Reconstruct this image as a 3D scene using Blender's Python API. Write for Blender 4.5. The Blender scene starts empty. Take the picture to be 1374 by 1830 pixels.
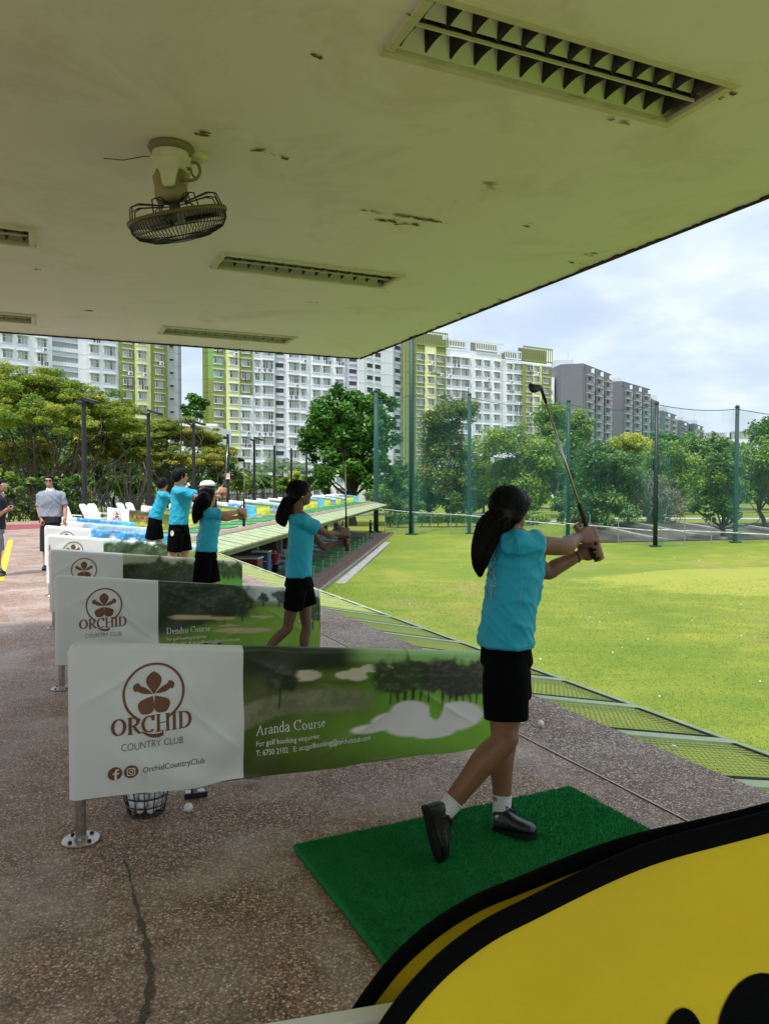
import bpy, math, random
import numpy as np
from mathutils import Vector, Matrix
from mathutils.bvhtree import BVHTree
R = math.radians
rng = np.random.default_rng(7); random.seed(7)
S = bpy.context.scene
COL = S.collection
# ---------------------------------------------------------------- camera, sky, sun, exposure
EYE = 1.52; PITCH = math.atan(45/1374.)
cd = bpy.data.cameras.new('camera'); cam = bpy.data.objects.new('camera', cd); COL.objects.link(cam)
cam.location = (0, 0, EYE); cam.rotation_euler = (math.pi/2-PITCH, 0, 0)
cd.sensor_fit = 'VERTICAL'; cd.sensor_height = 36; cd.lens = 36*1374/1830.
cd.clip_start = 0.05; cd.clip_end = 3000
S.camera = cam
SUN_EL, SUN_AZ = R(62), R(205)          # azimuth: clockwise from +Y
w = bpy.data.worlds.new('World'); S.world = w; w.use_nodes = True
nt = w.node_tree; N = nt.nodes; L = nt.links
bg = N['Background']
sky = N.new('ShaderNodeTexSky'); sky.sky_type = 'NISHITA'; sky.sun_disc = False
sky.sun_elevation = SUN_EL; sky.sun_rotation = SUN_AZ; sky.air_density = 1.0; sky.dust_density = 1.6
tc = N.new('ShaderNodeTexCoord'); sx = N.new('ShaderNodeSeparateXYZ'); L.new(tc.outputs['Generated'], sx.inputs[0])
def wmath(op, a, b=None):
    n = N.new('ShaderNodeMath'); n.operation = op
    for i, q in enumerate((a, b)):
        if q is None: continue
        if isinstance(q, (int, float)): n.inputs[i].default_value = q
        else: L.new(q, n.inputs[i])
    return n.outputs[0]
den = wmath('ADD', wmath('MAXIMUM', sx.outputs['Z'], 0.0), 0.22)
cx = wmath('DIVIDE', sx.outputs['X'], den); cy = wmath('DIVIDE', sx.outputs['Y'], den)
cb = N.new('ShaderNodeCombineXYZ'); L.new(cx, cb.inputs[0]); L.new(cy, cb.inputs[1])
n1 = N.new('ShaderNodeTexNoise'); n1.inputs['Scale'].default_value = 1.7; n1.inputs['Detail'].default_value = 9; n1.inputs['Roughness'].default_value = .56
n1.inputs['Distortion'].default_value = .35
L.new(cb.outputs[0], n1.inputs['Vector'])
rp = N.new('ShaderNodeValToRGB'); rp.color_ramp.elements[0].position = .34; rp.color_ramp.elements[1].position = .60
L.new(n1.outputs['Fac'], rp.inputs[0])
n2 = N.new('ShaderNodeTexNoise'); n2.inputs['Scale'].default_value = 3.3; n2.inputs['Detail'].default_value = 8
L.new(cb.outputs[0], n2.inputs['Vector'])
r2 = N.new('ShaderNodeValToRGB'); e = r2.color_ramp.elements
e[0].position = .35; e[0].color = (4.0, 4.8, 5.8, 1); e[1].position = .66; e[1].color = (5.7, 6.25, 6.8, 1)
L.new(n2.outputs['Fac'], r2.inputs[0])
mx = N.new('ShaderNodeMix'); mx.data_type = 'RGBA'
L.new(rp.outputs[0], mx.inputs['Factor']); L.new(r2.outputs[0], mx.inputs['B'])
# thin high cloud veils the blue everywhere
mv = N.new('ShaderNodeMix'); mv.data_type = 'RGBA'; mv.inputs['Factor'].default_value = .6
L.new(sky.outputs[0], mv.inputs['A']); mv.inputs['B'].default_value = (4.5, 5.2, 6.2, 1)
L.new(mv.outputs['Result'], mx.inputs['A'])
# an overcast dome is brighter overhead than near the horizon
zr = N.new('ShaderNodeMapRange'); zr.interpolation_type = 'SMOOTHSTEP'; L.new(sx.outputs['Z'], zr.inputs['Value'])
for a, b in (('From Min', .32), ('From Max', .95), ('To Min', 1.), ('To Max', 1.75)): zr.inputs[a].default_value = b
ms = N.new('ShaderNodeVectorMath'); ms.operation = 'SCALE'; L.new(mx.outputs['Result'], ms.inputs[0]); L.new(zr.outputs[0], ms.inputs['Scale'])
L.new(ms.outputs[0], bg.inputs['Color']); bg.inputs['Strength'].default_value = .088
sd = bpy.data.lights.new('sun', 'SUN'); sun = bpy.data.objects.new('sun', sd); COL.objects.link(sun)
sd.energy = 2.0; sd.angle = R(6); sd.color = (1, .96, .9)
sdir = Vector((math.sin(SUN_AZ)*math.cos(SUN_EL), math.cos(SUN_AZ)*math.cos(SUN_EL), math.sin(SUN_EL)))
sun.rotation_euler = sdir.to_track_quat('Z', 'Y').to_euler(); sun.location = sdir*60
vs = S.view_settings; vs.view_transform = 'Standard'; vs.look = 'None'; vs.exposure = .95; vs.gamma = 1
S.display_settings.display_device = 'sRGB'
S.cycles.use_denoising = True
S.cycles.max_bounces = 8; S.cycles.diffuse_bounces = 5; S.cycles.glossy_bounces = 4; S.cycles.transparent_max_bounces = 24
S.cycles.transmission_bounces = 4; S.cycles.caustics_reflective = False; S.cycles.sample_clamp_indirect = 8

# ---------------------------------------------------------------- helpers
def lin(c):
    c = np.asarray(c, float)/255.
    return np.where(c <= .04045, c/12.92, ((c+.055)/1.055)**2.4)
def hexc(r, g, b): return tuple(lin((r, g, b)))
def ray(u, v):
    xc = (u-687)/1374.; yc = (915-v)/1374.
    return np.array([xc, math.cos(PITCH)+yc*math.sin(PITCH), -math.sin(PITCH)+yc*math.cos(PITCH)])
def at(u, v, d):                      # the point at distance d (along +Y) seen at photo pixel u, v
    r = ray(u, v); t = d/r[1]; return np.array([r[0]*t, d, EYE+r[2]*t])
def gr(u, v, z=0.):                   # the point at height z
    r = ray(u, v); t = (z-EYE)/r[2]; return np.array([r[0]*t, r[1]*t, z])
TH = math.atan2(.4115, .9114)
E1 = np.array([math.cos(TH), math.sin(TH), 0]); E2 = np.array([-math.sin(TH), math.cos(TH), 0])
O0 = np.array([-1.314, 3.253, 0]); BAY = 2.72
def W(a, b, z=0.): return O0+a*E1+b*E2+np.array([0, 0, z])
F2 = np.array([.0865, .9963, 0]); F2 /= np.linalg.norm(F2); F1 = np.array([F2[1], -F2[0], 0]); Q0 = np.array([-5.174, 23.98, 0])
def V2(a, b, z=0.): return Q0+a*F1+b*F2+np.array([0, 0, z])     # a = 0 at the far deck's edge
Z3 = np.array([0, 0, 1.])

def spline(P, n):
    P = np.asarray(P, float); Q = np.concatenate([[2*P[0]-P[1]], P, [2*P[-1]-P[-2]]]); out = []
    m = len(P)-1
    for k in range(n+1):
        t = k/n*m; i = min(int(t), m-1); f = t-i; a, b, c, d = Q[i], Q[i+1], Q[i+2], Q[i+3]
        out.append(.5*((2*b)+(-a+c)*f+(2*a-5*b+4*c-d)*f*f+(-a+3*b-3*c+d)*f**3))
    return np.array(out)
class MB:
    def __init__(s): s.v = []; s.f = []; s.m = []; s.n = 0
    def add(s, v, f, mi=0):
        v = np.asarray(v, float).reshape(-1, 3); s.v.append(v)
        for q in f: s.f.append(tuple(i+s.n for i in q)); s.m.append(mi)
        s.n += len(v); return s
    def box(s, c, size, ax=None, mi=0):
        h = np.asarray(size, float)/2; c = np.asarray(c, float)
        A = np.eye(3) if ax is None else np.asarray(ax, float)
        P = [c+h[0]*i*A[0]+h[1]*j*A[1]+h[2]*k*A[2] for i in (-1, 1) for j in (-1, 1) for k in (-1, 1)]
        return s.add(P, [(0, 1, 3, 2), (4, 6, 7, 5), (0, 4, 5, 1), (2, 3, 7, 6), (0, 2, 6, 4), (1, 5, 7, 3)], mi)
    def bar(s, p, q, wd, ht, up=(0, 0, 1), mi=0):       # a box from p to q
        p = np.asarray(p, float); q = np.asarray(q, float); d = q-p; l = np.linalg.norm(d); d = d/l
        x = np.cross(d, up); x /= np.linalg.norm(x); y = np.cross(x, d)
        return s.box((p+q)/2, (l, wd, ht), [d, x, y], mi)
    def rings(s, rs, mi=0, cap=True, loop=True):
        n = len(rs[0]); b = 0; f = []
        for k in range(len(rs)-1):
            for i in range(n if loop else n-1):
                j = (i+1) % n; f.append((k*n+i, k*n+j, (k+1)*n+j, (k+1)*n+i))
        if cap and loop: f.append(tuple(range(n-1, -1, -1))); f.append(tuple((len(rs)-1)*n+i for i in range(n)))
        return s.add(np.concatenate(rs), f, mi)
    def tube(s, pts, r, n=8, mi=0, cap=True, flat=None, dome=False):
        P = np.asarray(pts, float); r = np.broadcast_to(np.asarray(r, float), (len(P),)).copy()
        if dome:
            d0 = P[0]-P[1]; d0 /= np.linalg.norm(d0); d1 = P[-1]-P[-2]; d1 /= np.linalg.norm(d1)
            P = np.concatenate([[P[0]+d0*r[0]*.95, P[0]+d0*r[0]*.7], P, [P[-1]+d1*r[-1]*.7, P[-1]+d1*r[-1]*.95]])
            r = np.concatenate([[r[0]*.3, r[0]*.72], r, [r[-1]*.72, r[-1]*.3]])
        T = np.gradient(P, axis=0); T /= np.linalg.norm(T, axis=1)[:, None]+1e-12
        up = np.array([0, 0, 1.]) if abs(T[0][2]) < .9 else np.array([1., 0, 0])
        x = np.cross(T[0], up); x /= np.linalg.norm(x); a = np.arange(n)*2*math.pi/n; rs = []
        for k in range(len(P)):
            x = x-T[k]*x.dot(T[k]); x /= np.linalg.norm(x); y = np.cross(T[k], x)
            fx, fy = (1, 1) if flat is None else flat
            rs.append(P[k]+r[k]*(np.cos(a)[:, None]*x*fx+np.sin(a)[:, None]*y*fy))
        return s.rings(rs, mi, cap)
    def lathe(s, c, prof, n=20, mi=0, ax=None):
        A = np.eye(3) if ax is None else np.asarray(ax); a = np.arange(n)*2*math.pi/n
        rs = [np.asarray(c)+z*A[2]+max(r, 1e-4)*(np.cos(a)[:, None]*A[0]+np.sin(a)[:, None]*A[1]) for r, z in prof]
        return s.rings(rs, mi)
    def ball(s, c, r, n=10, mi=0):
        r = np.broadcast_to(np.asarray(r, float), (3,)); a = np.arange(2*n)*math.pi/n; rs = []
        for k in range(n+1):
            t = math.pi*(k/n); st = max(math.sin(t), .01)
            rs.append(np.asarray(c)+np.stack([r[0]*st*np.cos(a), r[1]*st*np.sin(a), np.full(2*n, -r[2]*math.cos(t))], 1))
        return s.rings(rs, mi)
    def quad(s, a, b, c, d, mi=0): return s.add([a, b, c, d], [(0, 1, 2, 3)], mi)
    def prism(s, poly, z0, z1, mi=0):
        n = len(poly); P = [(p[0], p[1], z0) for p in poly]+[(p[0], p[1], z1) for p in poly]
        f = [tuple(range(n-1, -1, -1)), tuple(range(n, 2*n))]+[(i, (i+1) % n, n+(i+1) % n, n+i) for i in range(n)]
        return s.add(P, f, mi)
    def mesh(s, name, mats, origin=(0, 0, 0), smooth=False):
        me = bpy.data.meshes.new(name)
        me.from_pydata((np.concatenate(s.v)-np.asarray(origin)).tolist(), [], s.f)
        for m in (mats if isinstance(mats, (list, tuple)) else [mats]): me.materials.append(m)
        me.polygons.foreach_set('material_index', s.m)
        if smooth: me.polygons.foreach_set('use_smooth', [True]*len(s.f))
        me.update(); return me
    def build(s, name, mats, parent=None, origin=None, smooth=False):
        if origin is None: origin = (0, 0, 0)
        o = bpy.data.objects.new(name, s.mesh(name, mats, origin, smooth)); COL.objects.link(o)
        if parent is not None: o.parent = parent
        else: o.location = origin
        return o
def link_mesh(name, me, parent=None):
    o = bpy.data.objects.new(name, me); COL.objects.link(o)
    if parent is not None: o.parent = parent
    return o
def tag(o, label=None, cat=None, group=None, kind=None):
    if label: o['label'] = label
    if cat: o['category'] = cat
    if group: o['group'] = group
    if kind: o['kind'] = kind
    return o
def thing(name, label, cat, loc=(0, 0, 0), rz=0., group=None):
    o = bpy.data.objects.new(name, None); COL.objects.link(o); o.empty_display_size = .2
    o.location = loc; o.rotation_euler = (0, 0, rz); return tag(o, label, cat, group)
def copy_tree(o, loc=None, rz=None, label=None, group=None, parent=None):
    c = o.copy(); COL.objects.link(c)
    if parent is not None: c.parent = parent
    if loc is not None: c.location = loc
    if rz is not None: c.rotation_euler = (0, 0, rz)
    if label: c['label'] = label
    if group: c['group'] = group
    for ch in list(o.children): copy_tree(ch, parent=c)
    return c
def autosmooth(o, ang=35):
    me = o.data; me.polygons.foreach_set('use_smooth', [True]*len(me.polygons)); me.set_sharp_from_angle(angle=R(ang)); return o

# ---------------------------------------------------------------- materials
MATS = {}
def mat(name, col, rough=.6, metal=0., var=0., vscale=8., bump=0., bscale=60., spec=.5, trans=0., coat=0., det=5, stretch=None, sheen=0.):
    if name in MATS: return MATS[name]
    m = bpy.data.materials.new(name); m.use_nodes = True; t = m.node_tree; b = t.nodes['Principled BSDF']
    b.inputs['Base Color'].default_value = (*col, 1); b.inputs['Roughness'].default_value = rough
    b.inputs['Metallic'].default_value = metal; b.inputs['Specular IOR Level'].default_value = spec
    if coat: b.inputs['Coat Weight'].default_value = coat
    if sheen: b.inputs['Sheen Weight'].default_value = sheen
    src = None
    if var or bump:
        tc = t.nodes.new('ShaderNodeTexCoord'); src = tc.outputs['Object']
        if stretch:
            mp = t.nodes.new('ShaderNodeMapping'); mp.inputs['Scale'].default_value = stretch; t.links.new(src, mp.inputs[0]); src = mp.outputs[0]
    if var:
        n = t.nodes.new('ShaderNodeTexNoise'); n.inputs['Scale'].default_value = vscale; n.inputs['Detail'].default_value = det
        n.inputs['Roughness'].default_value = .6
        t.links.new(src, n.inputs['Vector']); r = t.nodes.new('ShaderNodeValToRGB')
        r.color_ramp.elements[0].position = .28; r.color_ramp.elements[1].position = .72
        r.color_ramp.elements[0].color = (*[x*(1-var) for x in col], 1); r.color_ramp.elements[1].color = (*[min(1, x*(1+var)) for x in col], 1)
        t.links.new(n.outputs['Fac'], r.inputs[0]); t.links.new(r.outputs[0], b.inputs['Base Color'])
    if bump:
        n = t.nodes.new('ShaderNodeTexNoise'); n.inputs['Scale'].default_value = bscale; n.inputs['Detail'].default_value = 4
        t.links.new(src, n.inputs['Vector']); bp = t.nodes.new('ShaderNodeBump'); bp.inputs['Strength'].default_value = bump
        bp.inputs['Distance'].default_value = .01
        t.links.new(n.outputs['Fac'], bp.inputs['Height']); t.links.new(bp.outputs[0], b.inputs['Normal'])
    MATS[name] = m; return m
class NT:                                # small node-graph helper for the richer materials
    def __init__(s, name):
        s.m = bpy.data.materials.new(name); s.m.use_nodes = True; s.t = s.m.node_tree; s.b = s.t.nodes['Principled BSDF']
        s.out = s.t.nodes['Material Output']; MATS[name] = s.m
        s.obj = s.t.nodes.new('ShaderNodeTexCoord').outputs['Object']
    def n(s, typ, **k):
        q = s.t.nodes.new(typ)
        for a, b in k.items(): setattr(q, a, b)
        return q
    def l(s, a, b): s.t.links.new(a, b)
    def noise(s, scale, det=6, rough=.6, vec=None, dist=0.):
        q = s.n('ShaderNodeTexNoise'); q.inputs['Scale'].default_value = scale; q.inputs['Detail'].default_value = det
        q.inputs['Roughness'].default_value = rough; q.inputs['Distortion'].default_value = dist; s.l(vec or s.obj, q.inputs['Vector']); return q.outputs['Fac']
    def ramp(s, f, stops):
        q = s.n('ShaderNodeValToRGB'); el = q.color_ramp.elements
        while len(el) < len(stops): el.new(.5)
        for i, (p, c) in enumerate(stops):
            el[i].position = p; el[i].color = (*c, 1) if isinstance(c, (tuple, list, np.ndarray)) else (c, c, c, 1)
        s.l(f, q.inputs[0]); return q.outputs[0]
    def mix(s, f, a, b, mode='MIX'):
        q = s.n('ShaderNodeMix', data_type='RGBA', blend_type=mode)
        for k, x in (('Factor', f), ('A', a), ('B', b)):
            if isinstance(x, (int, float)): q.inputs[k].default_value = x
            elif isinstance(x, (tuple, list, np.ndarray)): q.inputs[k].default_value = (*x, 1)
            else: s.l(x, q.inputs[k])
        return q.outputs['Result']
    def mapping(s, scale=(1, 1, 1), rot=(0, 0, 0), loc=(0, 0, 0)):
        q = s.n('ShaderNodeMapping'); q.inputs['Scale'].default_value = scale; q.inputs['Rotation'].default_value = rot
        q.inputs['Location'].default_value = loc; s.l(s.obj, q.inputs[0]); return q.outputs[0]
    def bump(s, h, strength=.5, dist=.01):
        q = s.n('ShaderNodeBump'); q.inputs['Strength'].default_value = strength; q.inputs['Distance'].default_value = dist
        s.l(h, q.inputs['Height']); s.l(q.outputs[0], s.b.inputs['Normal'])
    def base(s, c): s.l(c, s.b.inputs['Base Color']); return s
    def rough(s, r): s.b.inputs['Roughness'].default_value = r; return s

# exposed-aggregate concrete of the hitting deck
def aggregate(name, cols, tint, stain, stain_amt):
    q = NT(name); vo = q.n('ShaderNodeTexVoronoi'); vo.inputs['Scale'].default_value = 128; q.l(q.obj, vo.inputs['Vector'])
    sep = q.n('ShaderNodeSeparateColor'); q.l(vo.outputs['Color'], sep.inputs[0])
    stones = q.ramp(sep.outputs[0], cols)
    q.t.nodes[-1].color_ramp.interpolation = 'CONSTANT'
    edge = q.ramp(vo.outputs['Distance'], [(.35, 1.), (.75, .45)])
    c = q.mix(1., stones, edge, 'MULTIPLY')
    big = q.noise(.55, 5, .6); c = q.mix(q.ramp(big, [(.36, 0.), (.60, 1.)]), c, q.mix(1., c, tint, 'MULTIPLY'))
    st = q.noise(1.3, 7, .65, dist=.4); fac = q.ramp(st, [(.44, 0.), (.66, stain_amt)])
    c = q.mix(fac, c, stain)
    fine = q.noise(6., 6, .7); c = q.mix(1., c, q.ramp(fine, [(.3, .78), (.7, 1.12)]), 'MULTIPLY')
    q.base(c); q.bump(vo.outputs['Distance'], .55, .004)
    q.t.nodes[-1].invert = True
    q.l(q.ramp(q.noise(1.1, 4), [(.35, .42), (.65, .75)]), q.b.inputs['Roughness'])
    return q.m
deck_m = aggregate('deck_aggregate', [(0., hexc(140, 104, 84)), (.2, hexc(174, 138, 114)), (.38, hexc(112, 84, 70)), (.55, hexc(202, 170, 142)), (.7, hexc(156, 126, 110)), (.86, hexc(226, 206, 182)), (.93, hexc(98, 78, 70))], (1.2, 1.17, 1.18), hexc(200, 182, 174), .5)
strip_m = aggregate('edge_aggregate', [(0., hexc(108, 84, 70)), (.25, hexc(150, 122, 102)), (.45, hexc(84, 66, 56)), (.65, hexc(188, 160, 134)), (.85, hexc(232, 216, 196))], (1.0, .93, .9), hexc(150, 132, 122), .5)
# turf of the range
def grass_mat(name, a, b, c, dry, sc=1., green=None):
    q = NT(name); c0 = q.mix(q.ramp(q.noise(.09*sc, 6, .62), [(.42, 0.), (.58, 1.)]), a, b)
    c0 = q.mix(q.ramp(q.noise(.9*sc, 7, .7), [(.38, 0.), (.68, .75)]), c0, c)
    c0 = q.mix(q.ramp(q.noise(.16*sc, 5, .6, q.mapping((1, .45, 1), (0, 0, .5), (13, 4, 0))), [(.55, 0.), (.68, .7)]), c0, dry)
    # mowing and wear streaks across the line of play
    c0 = q.mix(q.ramp(q.noise(1.6, 5, .6, q.mapping((.22, 1.6, 1), (0, 0, -.1))), [(.52, 0.), (.72, .30)]), c0, tuple(x*.55 for x in a))
    if green:      # closer mown target green: an ellipse with a wandering edge
        cx_, cy_, rx_, ry_, col = green
        vm = q.n('ShaderNodeVectorMath', operation='LENGTH'); q.l(q.mapping((1/rx_, 1/ry_, 0), (0, 0, 0), (-cx_/rx_, -cy_/ry_, 0)), vm.inputs[0])
        ad = q.n('ShaderNodeMath', operation='MULTIPLY_ADD'); q.l(q.noise(.35, 3), ad.inputs[0]); ad.inputs[1].default_value = .5; q.l(vm.outputs['Value'], ad.inputs[2])
        c0 = q.mix(q.ramp(ad.outputs[0], [(.93/1, 1.), (1., 0.)]), c0, q.mix(.3, col, c0))
    c0 = q.mix(1., c0, q.ramp(q.noise(14, 6, .8), [(.28, .6), (.72, 1.4)]), 'MULTIPLY')
    c0 = q.mix(1., c0, q.ramp(q.noise(60, 3, .8), [(.3, .62), (.7, 1.32)]), 'MULTIPLY')
    q.base(c0).rough(.85); q.b.inputs['Specular IOR Level'].default_value = .25; q.bump(q.noise(45, 5, .8), .6, .03); return q.m
grass_m = grass_mat('range_turf', (.165, .225, .022), (.265, .285, .034), (.105, .180, .015), (.29, .235, .07), green=(21.5, 37.3, 15.5, 7.6, (.33, .35, .055)))
green_m = grass_mat('target_green_turf', (.215, .27, .042), (.25, .295, .05), (.19, .25, .034), (.26, .25, .07), 1.7)
mat_green = None
def turf_mat():
    q = NT('mat_turf'); c = q.mix(q.ramp(q.noise(300, 2, .8), [(.3, 0.), (.7, 1.)]), (.012, .19, .050), (.036, .42, .115))
    c = q.mix(q.ramp(q.noise(5, 5, .7), [(.42, 0.), (.7, .75)]), c, (.04, .28, .09))
    q.base(c).rough(.95); q.b.inputs['Specular IOR Level'].default_value = .1; q.bump(q.noise(380, 2, .8), 1., .008); return q.m
mat_green = turf_mat()
# painted ceiling: cream-green emulsion with flaking spots
def ceiling_mat():
    q = NT('ceiling_paint'); c = q.mix(q.ramp(q.noise(.5, 5), [(.3, 0.), (.7, 1.)]), hexc(240, 240, 238), hexc(246, 246, 245))
    c = q.mix(q.ramp(q.noise(1.6, 8, .72, dist=.6), [(.52, 0.), (.74, .55)]), c, hexc(206, 200, 180))
    fl = q.noise(5., 5, .65, q.mapping((1, 2.3, 1), (0, 0, .42)))
    ms = q.ramp(fl, [(.735, 0.), (.75, 1.)]); mk = q.ramp(q.noise(.8, 3), [(.45, 0.), (.6, 1.)])
    both = q.mix(1., ms, mk, 'MULTIPLY')
    c = q.mix(both, c, hexc(120, 104, 74))
    q.base(c).rough(.6); q.bump(q.noise(9, 5, .6), .15, .01); return q.m
ceil_m = ceiling_mat()
steel_m = mat('brushed_steel', (.42, .39, .35), .34, 1., var=.35, vscale=40)
white_m = mat('white_plastic', (.78, .78, .78), .45, var=.04, vscale=6)
black_m = mat('black_paint', (.012, .012, .013), .45)
blackcloth_m = mat('black_cloth', (.006, .006, .006), .9, bump=.3, bscale=300)
dark_m = mat('dark_void', (.02, .02, .02), .8)
lime_steel = mat('pale_green_paint', (.40, .46, .27), .5, var=.25, vscale=5)
net_wire = mat('net_cord', (.58, .66, .20), .7)
cream_m = mat('cream_plastic', (.62, .60, .42), .45, var=.12, vscale=9)
concrete_m = mat('grey_concrete', (.30, .29, .27), .85, var=.3, vscale=2.2, bump=.3, bscale=30)
ball_m = mat('golf_ball_white', (.82, .82, .80), .3, bump=.25, bscale=260)
# ---------------------------------------------------------------- the ground and the deck
def sm(x, a, b):
    t = np.clip((x-a)/(b-a), 0, 1); return t*t*(3-2*t)
def gz(x, y):
    h = -3.1+.16*np.sin(x*.11+1.)*np.sin(y*.09)*sm(y, 12, 30)*(1-sm(y, 55, 70))
    h = h+.22*np.exp(-((x-24)/9)**2-((y-39)/5)**2)+.35*sm(x, 14, 34)*sm(y, 40, 58)
    h = h+(.9-.35*sm(x, 14, 34))*sm(y, 62, 77)*sm(x, 15, 21)+.2*sm(y, 72, 84)
    return h
xs = np.concatenate([[-1500, -700, -300, -150, -80], np.arange(-50, 71, 1.5), [85, 120, 180, 320, 700, 1500]])
ys = np.concatenate([[-40, -15], np.arange(0, 101, 1.5), [110, 130, 160, 220, 330, 500, 900, 1800]])
X, Y = np.meshgrid(xs, ys); Zg = gz(X, Y)
mb = MB(); nx, ny = len(xs), len(ys)
mb.add(np.stack([X, Y, Zg], -1).reshape(-1, 3), [(j*nx+i, j*nx+i+1, (j+1)*nx+i+1, (j+1)*nx+i) for j in range(ny-1) for i in range(nx-1)])
tag(mb.build('grass_field', grass_m, smooth=True), kind='structure')
# raised, closer mown target green
def sheet(name, poly_fn, m, n=26, mrad=9, lift=.03, kind='structure'):
    mb = MB(); V = [np.array([*poly_fn(0, 0), 0])]; F = []
    for k in range(1, mrad+1):
        for i in range(n): V.append(np.array([*poly_fn(2*math.pi*i/n, k/mrad), 0]))
    V = np.array(V); V[:, 2] = gz(V[:, 0], V[:, 1])+lift
    for i in range(n): F.append((0, 1+i, 1+(i+1) % n))
    for k in range(mrad-1):
        for i in range(n): a = 1+k*n; b = a+n; F.append((a+i, b+i, b+(i+1) % n, a+(i+1) % n))
    mb.add(V, F); return tag(mb.build(name, m, smooth=True), kind=kind)
# canal embankment of stained concrete slabs, and the path above it
def slab_mat():
    q = NT('embankment_slabs'); m = q.mapping((1, .35, 1), (0, 0, -.55))
    c = q.mix(q.ramp(q.noise(.5, 7, .7, m), [(.36, 0.), (.62, 1.)]), hexc(40, 32, 27), hexc(96, 86, 78))
    c = q.mix(q.ramp(q.noise(2.4, 7, .75, m), [(.5, 0.), (.75, .7)]), c, hexc(24, 20, 17))
    q.base(c).rough(.9); return q.m
def strip_on_ground(name, P, Q, m, lift, n=30, k=5):
    mb = MB(); P = np.array(P, float); Q = np.array(Q, float); V = []
    def along(A, t):
        t = t*(len(A)-1); i = min(int(t), len(A)-2); return A[i]+(A[i+1]-A[i])*(t-i)
    for j in range(n+1):
        a = along(P, j/n); b = along(Q, j/n)
        for i in range(k+1): q = a+(b-a)*i/k; V.append((q[0], q[1], gz(q[0], q[1])+lift))
    mb.add(V, [(j*(k+1)+i, (j+1)*(k+1)+i, (j+1)*(k+1)+i+1, j*(k+1)+i+1) for j in range(n) for i in range(k)])
    return tag(mb.build(name, m, smooth=True), kind='structure')
strip_on_ground('canal_embankment', [(17.5, 63), (60, 59)], [(20, 78), (66, 73)], slab_mat(), .06)
for k in range(7):                    # sloping concrete ribs on the embankment, each its own thing
    x0 = 19.5+k*4.6; mb = MB()
    P0 = np.array([x0+3.4, 62.5-.09*k*4, 0]); P1 = np.array([x0, 77.2-.1*k*4, 0])
    for i in range(6):
        a = P0+(P1-P0)*i/6; b = P0+(P1-P0)*(i+1)/6; a[2] = gz(a[0], a[1])+.14; b[2] = gz(b[0], b[1])+.14; mb.bar(a, b, .55, .2)
    o = mb.build('concrete_rib', concrete_m, origin=P0)
    tag(o, 'pale concrete rib running down the canal embankment behind the netting', 'concrete rib', 'ribs on the canal embankment')
strip_on_ground('path', [(10, 84), (70, 80)], [(10, 88), (70, 84)], mat('path_concrete', hexc(178, 172, 168), .85, var=.15, vscale=1), .05)
strip_on_ground('access_road', [(-20, 118), (80, 112)], [(-20, 128), (80, 122)], mat('asphalt_far', hexc(112, 112, 116), .9, var=.1), .05)

# deck slab: near wing, then the far wing turning right
den = E2[0]*F2[1]-E2[1]*F2[0]; A3 = W(3.13, 0); dq = Q0-A3
bc = (dq[0]*F2[1]-dq[1]*F2[0])/den; CRN = A3+E2*bc; fc = (CRN-Q0).dot(F2)          # corner of the two wings
FEND = 53.5
poly = [W(3.13, -6), CRN, V2(0, FEND), V2(-9.2, FEND), V2(-9.2, 12.6), np.array([-19.5, 29.6, 0]), np.array([-32, 22, 0]), np.array([-26, -8, 0])]
mb = MB(); mb.prism([p[:2] for p in poly], -.5, 0)
tag(mb.build('deck_floor', deck_m), kind='structure')
def off_line(off, lift, wd, name, m, thick=.004):
    c2 = None
    # offset both edge lines inwards by off and off+wd and meet them at the corner
    def corner(o):
        a = W(3.13-o, 0); q = V2(-o, 0); d = q-a; b = (d[0]*F2[1]-d[1]*F2[0])/den; return a+E2*b
    mb = MB(); a = [W(3.13-off, -6), corner(off), V2(-off, FEND)]; b = [W(3.13-off-wd, -6), corner(off+wd), V2(-off-wd, FEND)]
    for i in range(2): mb.quad(*[p+np.array([0, 0, lift]) for p in (a[i], a[i+1], b[i+1], b[i])])
    return tag(mb.build(name, m), kind='structure')
off_line(0., .005, .60, 'deck_edge_strip', strip_m)
off_line(.597, .0065, .008, 'deck_joint', mat('joint_sealant', hexc(214, 204, 196), .8))
# the maroon floor band along the back fence and the yellow line painted on the walkway
mb = MB(); mb.quad((-21, 26.2, .004), (-13.5, 26.6, .004), (-10.6, 32.4, .004), (-19.3, 29.4, .004)); tag(mb.build('red_floor', mat('maroon_paint', hexc(140, 62, 64), .7, var=.2, vscale=3)), kind='structure')
mb = MB(); yl = [gr(8, 1008, .005), gr(20, 965, .005)]; d = (yl[1]-yl[0]); d /= np.linalg.norm(d); nrm = np.array([-d[1], d[0], 0])*.065
a = yl[0]-d*3.; b = yl[1]; mb.quad(a-nrm, b-nrm, b+nrm, a+nrm); tag(mb.build('floor_marking', mat('yellow_line', hexc(236, 184, 30), .6, var=.12, vscale=7)), kind='structure')
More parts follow.
